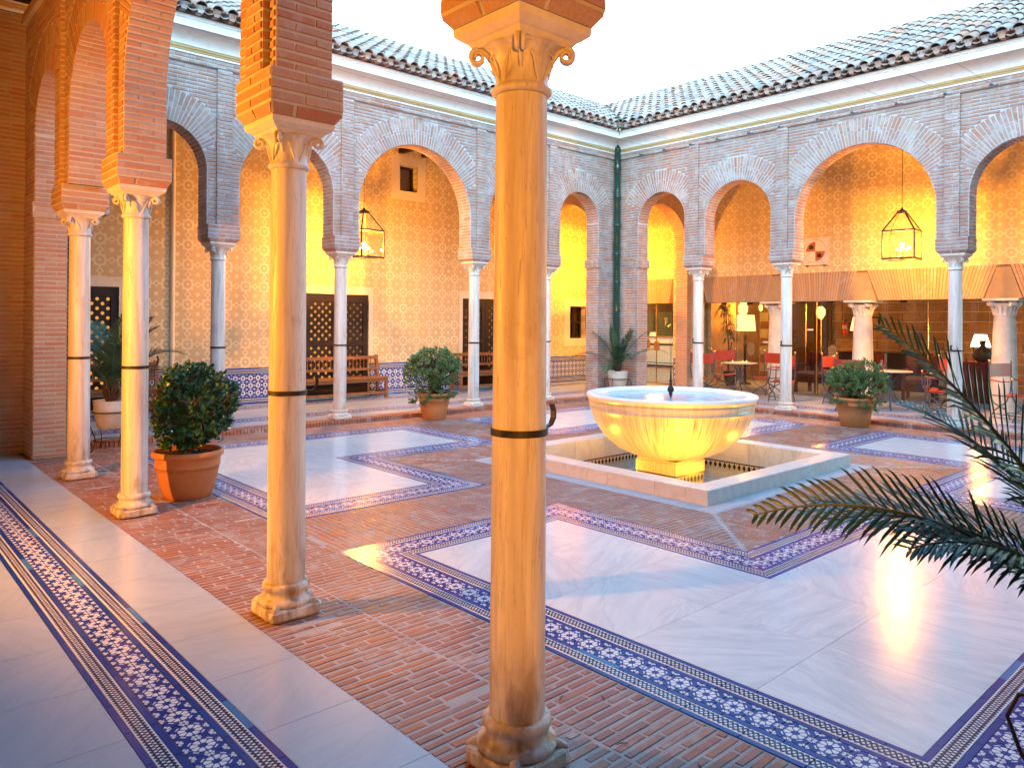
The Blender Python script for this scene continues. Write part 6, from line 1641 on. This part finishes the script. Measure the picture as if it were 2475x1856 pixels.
# ---------------------------------------------------------------- benches
def bench(x0, x1, label):
    t = thing('wooden_bench', label, 'bench', ((x0 + x1) / 2, 2.56, ZF), 'wooden benches along the back left gallery'); W = (x1 - x0) / 2
    yf, yb = -0.20, 0.19
    for sx in (-1, 1):
        m = MB(); m.box(sx * W - 0.03, sx * W + 0.03, yf, yf + 0.055, 0, 0.395); m.build('leg', M_wood, t)
        m = MB(); a = [(sx * W - 0.03, yb - 0.05, 0), (sx * W + 0.03, yb - 0.05, 0), (sx * W + 0.03, yb, 0), (sx * W - 0.03, yb, 0)]
        P = [[(x, y + dy, z) for x, y, _ in a] for dy, z in ((0, 0), (0, 0.40), (0.05, 0.84))]; P.append([(x * 1.0, y + 0.056, 0.875) if i % 2 else (x, y + 0.053, 0.865) for i, (x, y, _) in enumerate(a)])
        m.grid(P, closed_u=True, sm=False); m.face(P[-1]); m.build('leg', M_wood, t)
        m = MB(); m.box(sx * W - 0.02, sx * W + 0.02, yf + 0.055, yb - 0.05, 0.10, 0.14); m.build('stretcher', M_wood, t)
    for k in range(4):
        m = MB(); y = yf - 0.02 + k * 0.105; m.box(-W - 0.03, W + 0.03, y, y + 0.095, 0.395, 0.425); m.build('seat_slat', M_wood, t)
    m = MB(); m.box(-W + 0.03, W - 0.03, yf + 0.008, yf + 0.04, 0.33, 0.394); m.build('apron', M_wood, t)
    m = MB(); m.box(-W + 0.03, W - 0.03, yf + 0.005, yf + 0.04, 0.08, 0.13); m.build('stretcher', M_wood, t)
    for z0, z1, dy in ((0.78, 0.845, 0.042), (0.55, 0.60, 0.018)):
        m = MB(); m.box(-W + 0.03, W - 0.03, yb - 0.05 + dy, yb - 0.02 + dy, z0, z1); m.build('back_rail', M_wood, t)
    n = int(2 * W / 0.085); me = None
    for k in range(n):
        x = -W + 0.07 + (2 * W - 0.14) * k / (n - 1)
        if me is None:
            m = MB(); m.lathe([(0.008, 0), (0.010, 0.03), (0.005, 0.04), (0.011, 0.09), (0.005, 0.14), (0.010, 0.15), (0.008, 0.18)], seg=8); me = m.mesh('spindle', M_wood)
        link('spindle', me, t, Matrix.Translation((x, yb - 0.008, 0.60)))
bench(-6.45, -4.45, 'long wooden spindle back bench before the lattice door inside the large back left arch')
bench(-2.48, -0.75, 'wooden spindle back bench partly hidden by the central foreground column')
bench(-10.9, -8.85, 'wooden bench behind the palm planter, glimpsed between the two leftmost near columns')

# ---------------------------------------------------------------- cafe furniture
def chair_proto(stripes):
    t = thing('folding_armchair', '', 'chair', (0, 0, 0)); W = 0.27
    # faces +y ; two pairs of crossing curved iron legs
    for sy in (-1, 1):
        for sx in (-1, 1):
            m = MB(); pts = []
            zt = 0.98 if sy < 0 else 0.70
            P = [(sx * W, zt - 0.03), (sx * W, 0.58), (sx * W * 0.92, 0.42), (sx * W * 0.55, 0.28), (0, 0.22), (-sx * W * 0.5, 0.16), (-sx * W * 0.82, 0.06), (-sx * W * 0.9, 0.0)]
            for i in range(len(P) - 1):
                for k in range(3):
                    q = k / 3; pts.append((P[i][0] + (P[i + 1][0] - P[i][0]) * q, sy * 0.19 + (0 if zt < .9 else 0), P[i][1] + (P[i + 1][1] - P[i][1]) * q))
            pts.append((P[-1][0], sy * 0.19, P[-1][1])); m.tube(pts, 0.011, 6); m.build('leg', M_ironG, t)
            f = MB(); f.lathe([(0.009, -0.02), (0.016, -0.012), (0.010, -0.002), (0.018, 0.008), (0.023, 0.022), (0.018, 0.038), (0.001, 0.046)], (sx * W, sy * 0.19, zt - 0.01), 12); f.build('finial', M_brass, t)
    for sx in (-1, 1):
        for z, y0, y1 in ((0.055, -0.19, 0.19), (0.11, -0.19, 0.19)):
            m = MB(); m.tube([(sx * W * (0.82 if z < .1 else .66), y0, z), (sx * W * (0.82 if z < .1 else .66), y1, z)], 0.007, 6); m.build('stretcher', M_ironG, t)
        m = MB(); m.tube([(sx * W, -0.19, 0.68), (sx * W, 0, 0.655), (sx * W, 0.19, 0.67)], 0.013, 6); m.build('armrest', M_red, t)
    def strap(z0, z1, y, sag):
        m = MB(); R = []
        for q in range(9):
            x = -W + 2 * W * q / 8; yy = y - sag * sin(pi * q / 8); R.append([(x, yy - .004, z0), (x, yy - .004, z1), (x, yy + .004, z1), (x, yy + .004, z0)])
        m.grid(R, closed_u=True, sm=False); return m
    b = strap(0.72, 0.94, -0.19, 0.03).build('backrest', M_red, t)
    if stripes:
        for x in (-0.035, 0.035):
            m = MB(); m.box(x - 0.012, x + 0.012, -0.226, -0.2245, 0.722, 0.938); m.build('stripe', M_band, b)
    m = MB(); R = []
    for q in range(9):
        x = -W * 0.9 + 1.8 * W * q / 8; z = 0.43 - 0.035 * sin(pi * q / 8); R.append([(x, -0.20, z), (x, 0.20, z), (x, 0.20, z - 0.008), (x, -0.20, z - 0.008)])
    m.grid(R, closed_u=True, sm=False); m.build('seat', M_red, t)
    return t
CG = 'red leather folding armchairs of the cafe'
pr1, pr2 = chair_proto(False), chair_proto(True)
chairs = [(pr1, 0.95, -1.75, -80, 'red leather armchair just right of the white column beyond the fountain bowl'),
          (pr2, 1.95, -2.62, 75, 'red leather armchair with two pale stripes behind the first round cafe table'),
          (pr1, 1.25, -3.32, 12, 'red leather armchair standing behind the second white column from the corner'),
          (pr1, 2.30, -1.35, 130, 'red leather armchair on the far side of the first round cafe table'),
          (pr2, 1.75, -4.25, 175, 'red leather armchair with pale stripes directly above the round potted shrub'),
          (pr1, 0.80, -4.95, -90, 'red leather armchair half hidden behind the round potted shrub'),
          (pr2, 2.25, -5.95, 60, 'striped red leather armchair beyond the second cafe table, seen through palm leaves'),
          (pr1, 1.35, -6.22, 10, 'red leather armchair left of the far right white column, among the palm leaves'),
          (pr2, 1.50, -7.25, 160, 'red leather armchair with pale stripes at the right edge, before the squat column')]
used = set()
for pr, x, y, a, lab in chairs:
    o = pr if pr.name not in used else copy_tree(pr)
    used.add(pr.name) if o is pr else None
    o.location = (x, y, ZF); o.rotation_euler = (0, 0, radians(a)); setp(o, lab, 'chair', CG)
def table(x, y, label):
    t = thing('round_cafe_table', label, 'table', (x, y, ZF), 'round cafe tables with curved iron legs')
    m = MB(); m.lathe([(0.001, 0.700), (0.34, 0.700), (0.365, 0.705), (0.37, 0.715), (0.365, 0.728), (0.001, 0.730)], seg=40); m.build('table_top', M_tt, t)
    for k in range(4):
        a = k * pi / 2 + 0.4; c, s_ = cos(a), sin(a); m = MB()
        m.tube([(r * c, r * s_, z) for r, z in ((0.22, 0.70), (0.10, 0.62), (0.03, 0.50), (0.03, 0.36), (0.10, 0.22), (0.24, 0.12), (0.30, 0.04), (0.28, 0.0))], 0.013, 6); m.build('leg', M_ironG, t)
    m = MB(); m.tube([(0.05 * cos(q), 0.05 * sin(q), 0.42) for q in [2 * pi * i / 16 for i in range(16)]], 0.010, 6, closed=True); m.build('collar', M_ironG, t)
M_tt = stone_mat('table_top_stone', (0.62, 0.52, 0.34), (0.50, 0.40, 0.25), 0.3, 8, 0.1)
table(1.72, -2.10, 'first round cafe table, with small lit glasses on it, between two white columns')
table(1.58, -5.30, 'second round cafe table, behind the right side of the round potted shrub')
E_cup = emis('candle_cup', (1.0, 0.62, 0.18), 0.3)
for i, (x, y) in enumerate(((1.62, -1.98), (1.80, -2.12), (1.74, -2.24))):
    t = thing('candle_glass', ['small glowing candle glass on the left of the first cafe table', 'small glowing candle glass in the middle of the first cafe table', 'small glowing candle glass on the right of the first cafe table'][i], 'candle glass', (x, y, ZF + 0.73), 'candle glasses on the cafe table')
    m = MB(); m.lathe([(0.02, 0), (0.026, 0.01), (0.028, 0.06), (0.026, 0.06), (0.024, 0.012)], seg=14); m.build('glass', M_glass, t); m = MB(); m.lathe([(0.021, 0.006), (0.021, 0.035), (0.001, 0.04)], seg=12); m.build('candle', E_cup, t)
vz = thing('glass_jug', 'dark red glass jug standing on the second cafe table', 'jug', (1.62, -5.12, ZF + 0.73))
m = MB(); m.lathe([(0.03, 0), (0.055, 0.02), (0.060, 0.06), (0.04, 0.11), (0.022, 0.15), (0.028, 0.19), (0.022, 0.19), (0.016, 0.15)], seg=20); m.build('jug_body', Mat('dark_glass', rough=0.08, spec=0.8, color=(0.09, 0.012, 0.008)).m, vz)
# ---------------------------------------------------------------- glass front of the cafe
gw = thing('cafe_glass_wall', 'frameless glass screens between the squat columns, with small signs and oval plaques', 'glass wall', (2.99, 0, 0))
for a, b in ((-0.45, -1.22), (-1.24, -2.05), (-2.56, -3.20), (-3.22, -3.96), (-4.48, -5.45), (-5.47, -6.5), (-7.04, -8.0)):
    m = MB(); m.box(-0.005, 0.005, b, a, ZF + 0.01, 2.11); m.build('glass_pane', M_glass, gw)
for y in (-1.23, -3.21, -5.46):
    m = MB(); m.box(-0.010, 0.010, y - 0.008, y + 0.008, ZF, 2.11); m.build('brass_edge', M_brass, gw)
for y in (-0.9, -1.6, -2.9, -3.5, -5.0):
    m = MB(); m.box(-0.02, 0.02, y - 0.06, y + 0.06, 2.07, 2.118); m.build('clamp', M_iron, gw)
M_pl = stone_mat('plaque_brown', (0.16, 0.07, 0.03), (0.40, 0.24, 0.10), 0.5, 30, 0.4)
def plaque(x, y, z, parent, w_=0.085, h_=0.125):
    m = MB(); R = [(w_ * cos(q) * (1 - 0.10 * cos(4 * q)), h_ * sin(q) * (1 + 0.06 * cos(4 * q))) for q in [2 * pi * i / 24 for i in range(24)]]
    m.prism([V((x - 0.008, y + a, z + b)) for a, b in R], V((-1, 0, 0)), 0.014)
    for k in range(6):
        q = k * pi / 3; m.tube([(x - 0.012, y + 0.5 * w_ * cos(q) + 0.2 * w_ * cos(s), z + 0.5 * h_ * sin(q) + 0.2 * h_ * sin(s)) for s in [2 * pi * i / 8 for i in range(8)]], 0.004, 4, closed=True)
    m.build('oval_plaque', M_pl, parent)
for y in (-1.63, -3.56): plaque(-0.01, y, 1.03, gw, 0.10, 0.15)
for y, z in ((-3.06, 1.50), (-2.0, 1.20), (-4.3, 1.20)):
    m = MB(); m.box(-0.012, -0.006, y - 0.07, y + 0.07, z - 0.018, z + 0.018); m.build('sign_plate', M_band, gw)
# hotel lobby seen through the corner opening
gd = thing('lobby_glass_door', 'double glass door with a gold crowned p emblem on each leaf, in the corner opening', 'glass door', (2.96, 1.075, ZF))
for s_, y0, y1 in ((1, 0.005, 0.56), (-1, -0.56, -0.005)):
    m = MB(); m.box(-0.005, 0.005, y0, y1, 0.01, 2.05); lf = m.build('door_leaf', M_glass, gd)
    M_gd = M_goldlogo = bpy.data.materials.get('gold_emblem') or Mat('gold_emblem', rough=0.35, metal=0.6, color=(0.85, 0.66, 0.30)).m
    yc = 0.42 if s_ > 0 else -0.30; f = 1
    m = MB(); 
    def P(a, b): return (-0.010, yc - a * f * s_, 1.56 + b)
    # letter: bowl and stem, crown above
    m.tube([P(-0.012 + 0.026 * cos(q), 0.035 + 0.030 * sin(q)) for q in [2 * pi * i / 16 for i in range(16)]], 0.0065, 6, closed=True)
    m.tube([P(0.020, 0.075), P(0.020, -0.055)], 0.0075, 6); m.tube([P(0.008, -0.055), P(0.034, -0.055)], 0.005, 6)
    m.tube([P(-0.035, 0.095), P(0.035, 0.095)], 0.006, 6)
    m.tube([P(-0.035, 0.097), P(-0.045, 0.135), P(-0.020, 0.115), P(0.0, 0.150), P(0.020, 0.115), P(0.045, 0.135), P(0.035, 0.097)], 0.0055, 6)
    for a, b in ((-0.045, 0.142), (0.0, 0.160), (0.045, 0.142)): m.sphere(P(a, b), 0.008, 8, 6)
    m.build('crown_emblem', M_gd, lf)
plaque(-0.01, 0.27, 1.03, gd); plaque(-0.01, -0.015, 0.975, gd, 0.10, 0.135)
m = MB(); m.box(-0.012, 0.012, -0.008, 0.008, 0.0, 2.05); m.build('brass_edge', M_brass, gd)
# ---------------------------------------------------------------- rooms behind
rm = base_of('cafe_room_shell', 'structure')
m = MB(); m.box(2.88, 7.2, -10.2, 0.3, -0.3, ZF - 0.003); m.build('floor', M_marbleG, rm)
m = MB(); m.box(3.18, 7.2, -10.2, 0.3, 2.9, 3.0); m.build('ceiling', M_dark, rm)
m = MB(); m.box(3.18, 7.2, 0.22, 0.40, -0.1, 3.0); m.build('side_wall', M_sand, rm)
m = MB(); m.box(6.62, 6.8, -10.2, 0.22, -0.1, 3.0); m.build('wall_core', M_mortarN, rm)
sbk = Bricks(); z = ZF
r_i = 0
while z < 2.85:
    h = 0.235; y = 0.2 - (0.25 if r_i % 2 else 0)
    while y > -10:
        L = random.uniform(0.38, 0.6); sbk.box(V((6.62, y - L / 2, z + h / 2)), Y1, -X1, Z1, (L / 2 - 0.008, 0.022 + random.uniform(-.010, .012), h / 2 - 0.008)); y -= L
    z += h; r_i += 1
emit_bricks(sbk, [], rm, M_sand, 260, name='stone_block')
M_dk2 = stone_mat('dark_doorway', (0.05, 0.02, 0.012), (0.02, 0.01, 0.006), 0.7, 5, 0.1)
dk = thing('dark_doorway', 'tall dark doorway and brass framed screen at the back of the cafe, left of the round lamp', 'doorway', (6.5, -1.35, ZF))
m = MB(); m.box(0, 0.06, -0.55, 0.55, 0, 2.3); m.build('door_panel', M_dk2, dk)
for y in (-0.3, 0.12): 
    m = MB(); m.box(-0.03, 0.0, y - 0.012, y + 0.012, 0.2, 2.1); m.build('brass_edge', M_brass, dk)
lb_ = base_of('lobby_room_shell', 'structure')
m = MB(); m.box(3.18, 12.2, 0.4, 10, -0.3, ZF - 0.003); m.build('floor', marble_mat('lobby_floor', (0.55, 0.42, 0.26), (0.40, 0.28, 0.16), 0.12, 1.0), lb_)
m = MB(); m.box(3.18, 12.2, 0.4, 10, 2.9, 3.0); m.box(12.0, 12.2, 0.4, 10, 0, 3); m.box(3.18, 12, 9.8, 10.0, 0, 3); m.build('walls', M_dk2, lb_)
dsk = thing('reception_desk', 'tiled reception desk with a dark wooden top deep inside the lobby', 'desk', (8.9, 5.7, ZF))
m = MB(); m.box(0, 0.6, -1.6, 1.8, 1.04, 1.09); m.build('desk_top', M_wood, dsk)
m = MB(); m.box(0.04, 0.55, -1.55, 1.75, 0.0, 1.04); m.build('desk_body', M_plaster, dsk)
for z0, z1 in ((0.76, 0.84), (0.0, 0.08), (0.13, 0.16)):
    m = MB(); m.box(0.033, 0.05, -1.55, 1.75, z0, z1); m.build('tile_stripe', M_dark, dsk)
M_net = Mat('desk_tile_net', rough=0.3); qq = M_net.coord(); xx, yy_, zz_ = M_net.sep(qq); net = (((yy_ * 14).fract() - 0.5).abs() > 0.40).max((((zz_ * 14).fract() - 0.5).abs() > 0.40)); M_net.set('Base Color', M_net.mix(net, (0.60, 0.50, 0.34), (0.34, 0.26, 0.16)))
m = MB(); m.box(0.036, 0.05, -1.55, 1.75, 0.17, 0.75); m.build('tile_front', M_net.m, dsk)
lt_ = thing('lit_lattice_screen', 'glowing green yellow lattice screen behind the reception desk', 'screen', (11.6, 7.4, ZF))
for k, (y0, y1, z1_) in enumerate(((-0.55, 0.25, 2.0), (0.35, 0.62, 1.95), (0.75, 1.0, 1.85))):
    m = MB(); m.box(0.02, 0.03, y0, y1, 0.9, z1_); m.build('glow_pane', E_dim, lt_)  # emissive sheet stands in for lamplight on the key racks
    m = MB(); n_ = int((y1 - y0) / 0.06)
    for i in range(n_ + 1): y = y0 + (y1 - y0) * i / n_; m.box(-0.01, 0.0, y - 0.012, y + 0.012, 0.9, z1_)
    for i in range(int((z1_ - 0.9) / 0.06) + 1): m.box(-0.012, -0.001, y0, y1, 0.9 + i * 0.06 - 0.012, 0.9 + i * 0.06 + 0.012)
    m.build('lattice', M_dark, lt_)
fl = thing('flower_vase', 'bunch of pale flowers at the right end of the reception desk', 'flower vase', (9.1, 4.72, 1.14))
m = MB(); m.lathe([(0.05, 0), (0.09, 0.06), (0.06, 0.16), (0.07, 0.18)], seg=16); m.build('vase', M_stoneP, fl)
m = MB(); rnd = random.Random(4)
for k in range(40): m.sphere((rnd.gauss(0, .11), rnd.gauss(0, .13), 0.30 + rnd.gauss(0, .07)), rnd.uniform(.02, .04), 6, 5)
m.build('flowers', stone_mat('pale_petals', (0.80, 0.72, 0.30), (0.70, 0.70, 0.50), 0.6, 20, 0.1), fl)
bx_ = thing('card_holder', 'small pale card holder on the left of the reception desk', 'card holder', (9.0, 5.75, 1.14)); m = MB(); m.prism([V((-0.05, -0.14, 0)), V((-0.05, 0.14, 0)), V((0.0, 0.14, 0.14)), V((0.0, -0.14, 0.14))], V((-1, 0, 0)), 0.05); m.build('card', M_band, bx_)
def lamp_light(parent, loc, e, r=0.08):
    ld = bpy.data.lights.new('lamp_light', 'POINT'); ld.energy = e; ld.color = WARM; ld.shadow_soft_size = r
    lo = bpy.data.objects.new('light', ld); COL.objects.link(lo); lo.parent = parent; lo.location = loc
hl = thing('lobby_lantern', 'warm lamp hanging out of view in the hotel lobby', 'lantern', (8.3, 5.0, 2.6)); m = MB(); m.sphere((0, 0, 0), 0.12, 16, 10); m.build('globe', E_globe, hl); m = MB(); m.tube([(0, 0, 0.1), (0, 0, 0.3)], 0.008, 6); m.build('rod', M_iron, hl); lamp_light(hl, (-0.2, 0, -0.25), 40)
# floor lamp
fp = thing('floor_lamp', 'floor lamp with a big glowing drum shade, left of the second white right column', 'floor lamp', (4.6, -0.52, ZF))
m = MB(); m.lathe([(0.22, 1.385), (0.265, 1.38), (0.245, 1.60), (0.225, 1.795)][1:], seg=36); m.build('lampshade', E_shade, fp)
m = MB(); m.lathe([(0.16, 0), (0.17, 0.03), (0.05, 0.06), (0.03, 0.12), (0.045, 0.2), (0.028, 0.3), (0.04, 0.6), (0.03, 0.9), (0.045, 1.0), (0.03, 1.05), (0.035, 1.2), (0.06, 1.27), (0.02, 1.29), (0.015, 1.5)], seg=18); m.build('stand', M_dark, fp)
lamp_light(fp, (-0.02, 0, 1.95), 14); lamp_light(fp, (0, 0, 1.2), 6)
# wall and ceiling lanterns of the cafe
def bar_lantern(loc, label, e, R=0.10, H=0.16):
    t = thing('cafe_lantern', label, 'lantern', loc, 'small lit lanterns inside the cafe')
    m = MB(); m.lathe([(0.4 * R, -H), (R, -0.3 * H), (R, 0.5 * H), (0.4 * R, H)], seg=8, sm=False); m.build('globe', E_globe, t)
    m = MB()
    for k in range(8):
        q = 2 * pi * k / 8; m.tube([(0.4 * R * cos(q), 0.4 * R * sin(q), -H), (R * cos(q) * 1.02, R * sin(q) * 1.02, -0.3 * H), (R * cos(q) * 1.02, R * sin(q) * 1.02, 0.5 * H), (0.4 * R * cos(q), 0.4 * R * sin(q), H)], 0.005, 4)
    m.lathe([(0.5 * R, H), (0.2 * R, H * 1.2), (0.06 * R, H * 1.6)], seg=10); m.build('frame', M_iron, t)
    if e: lamp_light(t, (-0.16, 0, 0), e, 0.05)
bar_lantern((6.0, -1.86, 1.92), 'round glowing lantern on the cafe back wall above the fire extinguisher', 9, 0.12, 0.16)
bar_lantern((5.4, 0.02, 2.0), 'bright lantern high at the left end of the cafe behind the potted tree', 12, 0.13, 0.20)
bar_lantern((5.8, -0.28, 2.05), 'small lit lantern just above the floor lamp shade on its left', 0, 0.06, 0.10)
bar_lantern((5.6, 0.05, 1.72), 'lowest small lantern, left of the drum lampshade', 0, 0.06, 0.08)
s3 = thing('table_lamp', 'narrow cone shade lamp half hidden by the squat column above the round shrub', 'table lamp', (5.2, -3.10, ZF)); m = MB(); m.lathe([(0.13, 1.42), (0.06, 1.75)], seg=24); m.build('lampshade', E_shade, s3); m = MB(); m.lathe([(0.12, 0), (0.03, 0.05), (0.03, 1.45)], seg=12); m.build('stand', M_brass, s3)
cbn = thing('bar_cabinet', 'dark red wooden cabinet at right, carrying a lit table lamp and a dark jug', 'cabinet', (4.45, -6.0, ZF))
M_cab = stone_mat('cabinet_wood', (0.13, 0.012, 0.008), (0.07, 0.008, 0.006), 0.35, 6, 0.1)
m = MB(); m.box(-0.25, 0.25, -0.5, 0.5, 0, 0.80); m.build('body', M_cab, cbn); m = MB(); m.box(-0.27, 0.27, -0.52, 0.52, 0.80, 0.83); m.build('top', M_cab, cbn)
for y in (-0.25, 0.25):
    m = MB(); m.box(-0.262, -0.25, y - 0.22, y + 0.22, 0.06, 0.74); m.build('door_panel', M_cab, cbn)
tl = thing('table_lamp', 'brightly lit white cone lampshade on the cabinet at far right', 'table lamp', (4.58, -5.92, ZF + 0.83))
m = MB(); m.lathe([(0.185, 0.30), (0.11, 0.555)], seg=30); m.build('lampshade', emis('bright_shade', (1.0, 0.80, 0.45), 0.8), tl); m = MB(); m.lathe([(0.09, 0), (0.09, 0.02), (0.02, 0.04), (0.05, 0.12), (0.02, 0.2), (0.012, 0.32)], seg=16); m.build('stand', M_brass, tl); lamp_light(tl, (0, 0, 0.7), 10); lamp_light(tl, (0, 0, 0.2), 5)
jg = thing('dark_jug', 'big round bellied dark jug silhouetted against the lit table lamp', 'jug', (4.33, -6.03, ZF + 0.83))
m = MB(); m.lathe([(0.09, 0), (0.165, 0.06), (0.19, 0.14), (0.15, 0.24), (0.06, 0.31), (0.04, 0.34), (0.055, 0.36), (0.045, 0.38), (0.07, 0.44), (0.05, 0.44)], seg=28); m.build('jug_body', M_dark, jg)
m = MB(); m.tube([(0, 0.15, 0.22), (0, 0.18, 0.30), (0, 0.14, 0.37), (0, 0.05, 0.38)], 0.012, 8); m.build('handle', M_dark, jg)
fe = thing('fire_extinguisher', 'red fire extinguisher hung on the cafe back wall under the round lantern', 'fire extinguisher', (6.50, -2.28, 1.34))
m = MB(); m.lathe([(0.001, 0), (0.07, 0.01), (0.075, 0.04), (0.075, 0.28), (0.06, 0.33), (0.025, 0.36)], seg=20); m.build('cylinder', Mat('extinguisher_red', rough=0.3, color=(0.55, 0.03, 0.01)).m, fe)
m = MB(); m.box(-0.05, 0.05, -0.015, 0.015, 0.36, 0.40); m.tube([(-0.04, 0, 0.37), (-0.10, 0, 0.32), (-0.10, 0, 0.12)], 0.010, 6); m.build('valve', M_iron, fe)
m = MB(); m.box(-0.077, -0.03, -0.045, 0.045, 0.16, 0.26); m.build('label_patch', M_band, fe)
pc = thing('framed_picture', 'small dark framed picture on the stone wall beside the squat column', 'picture', (6.56, -2.95, 1.66))
m = MB(); m.box(-0.03, 0, -0.17, 0.17, -0.16, 0.16); m.build('frame', M_dark, pc); m = MB(); m.box(-0.033, -0.028, -0.13, 0.13, -0.12, 0.12); m.build('print', M_sand, pc)
def armchair(x, y, rz, label):
    t = thing('wooden_armchair', label, 'armchair', (x, y, ZF), 'dark wooden armchairs inside the cafe', radians(rz))
    m = MB(); m.box(-0.27, 0.27, -0.25, 0.27, 0.36, 0.44); m.build('seat', M_cab, t); m = MB(); m.box(-0.25, 0.25, -0.22, 0.25, 0.44, 0.49); m.build('cushion', stone_mat('patterned_cushion', (0.42, 0.22, 0.10), (0.16, 0.06, 0.03), 0.8, 14, 0.2), t)
    m = MB(); m.box(-0.27, 0.27, -0.30, -0.25, 0.44, 0.92); m.build('backrest', M_cab, t)
    for sx in (-1, 1):
        for y_ in (-0.27, 0.24):
            m = MB(); m.box(sx * 0.27 - 0.03, sx * 0.27 + 0.03, y_ - 0.03, y_ + 0.03, 0, 0.62 if y_ > 0 else 0.92); m.build('leg', M_cab, t)
        m = MB(); m.box(sx * 0.27 - 0.035, sx * 0.27 + 0.035, -0.28, 0.28, 0.62, 0.655); m.build('armrest', M_cab, t)
armchair(3.75, -2.75, 80, 'dark wooden armchair with a patterned cushion behind the glass, between two squat columns')
armchair(4.6, -3.6, 60, 'dark wooden armchair deeper in the cafe behind the glass')
armchair(3.9, -5.0, 100, 'dark wooden armchair behind the second cafe table, hidden by palm leaves')
sf = thing('dark_sideboard', 'long low black sideboard along the cafe back wall', 'sideboard', (6.1, -3.4, ZF)); m = MB(); m.box(-0.25, 0.25, -1.0, 1.0, 0, 0.86); m.build('body', M_dark, sf); m = MB(); m.box(-0.27, 0.27, -1.02, 1.02, 0.86, 0.89); m.build('top', M_dark, sf)
pot_i = thing('indoor_planter', 'dark planter of the indoor tree at the left end of the cafe', 'plant pot', (4.0, -0.48, ZF)); m = MB(); m.lathe([(0.13, 0), (0.19, 0.3), (0.20, 0.36), (0.17, 0.36), (0.16, 0.3), (0.001, 0.3)], seg=20); m.build('planter_body', M_dark, pot_i)
tree = thing('indoor_dragon_tree', 'leafy indoor tree with drooping narrow leaves left of the floor lamp', 'indoor tree', (4.0, -0.40, ZF + 0.3))
m = MB(); m.tube([(0, 0, 0), (0.02, 0.0, 0.7), (0.0, 0.08, 1.5)], [0.025, 0.02, 0.015], 8); m.tube([(0.02, 0, 0.4), (0, -0.1, 0.8)], 0.015, 6); m.build('trunk', M_bark, tree)
m = MB(); rnd = random.Random(9)
for hx, hy, hz, n_, Ln in ((0, 0.10, 1.55, 90, 0.45), (0, -0.06, 0.95, 80, 0.36), (0.02, 0.02, 1.2, 40, 0.4)):
    for k in range(n_):
        a = rnd.uniform(0, 2 * pi); e = rnd.uniform(-0.4, 1.2); d = V((cos(a) * cos(e), sin(a) * cos(e), sin(e))); c = V((hx, hy, hz)); sd = V((-sin(a), cos(a), 0)) * 0.012; p1 = c + d * Ln * 0.55; p2 = p1 + (d + V((0, 0, -1.4))).normalized() * Ln * 0.55
        m.face([c - sd * .5, c + sd * .5, p1 + sd, p1 - sd], rnd.random()); m.face([p1 - sd, p1 + sd, p2], rnd.random())
m.build('foliage', M_palm, tree)
# a few dropped twigs on the brick in the foreground
for i, (x, y, a) in enumerate(((-10.62, -8.62, 0.4), (-10.48, -8.74, 1.0), (-10.88, -9.02, -0.6), (-10.70, -9.03, -0.5), (-10.60, -9.32, 0.9))):
    t = thing('dry_twig', ['dry twig nearest the blue tile border right of the central column base', 'second dry twig near the blue tile border', 'pale straw twig right beside the central column base', 'short dry twig between bricks right of the central column base', 'dark dry twig lowest on the foreground bricks'][i], 'twig', (x, y, ZC + 0.004), 'dry twigs on the foreground bricks')
    m = MB(); m.tube([(-0.025 * cos(a), -0.025 * sin(a), 0), (0, 0.003, 0.003), (0.025 * cos(a), 0.025 * sin(a), 0)], [0.0015, 0.0025, 0.001], 5); m.build('stick', M_bark, t)
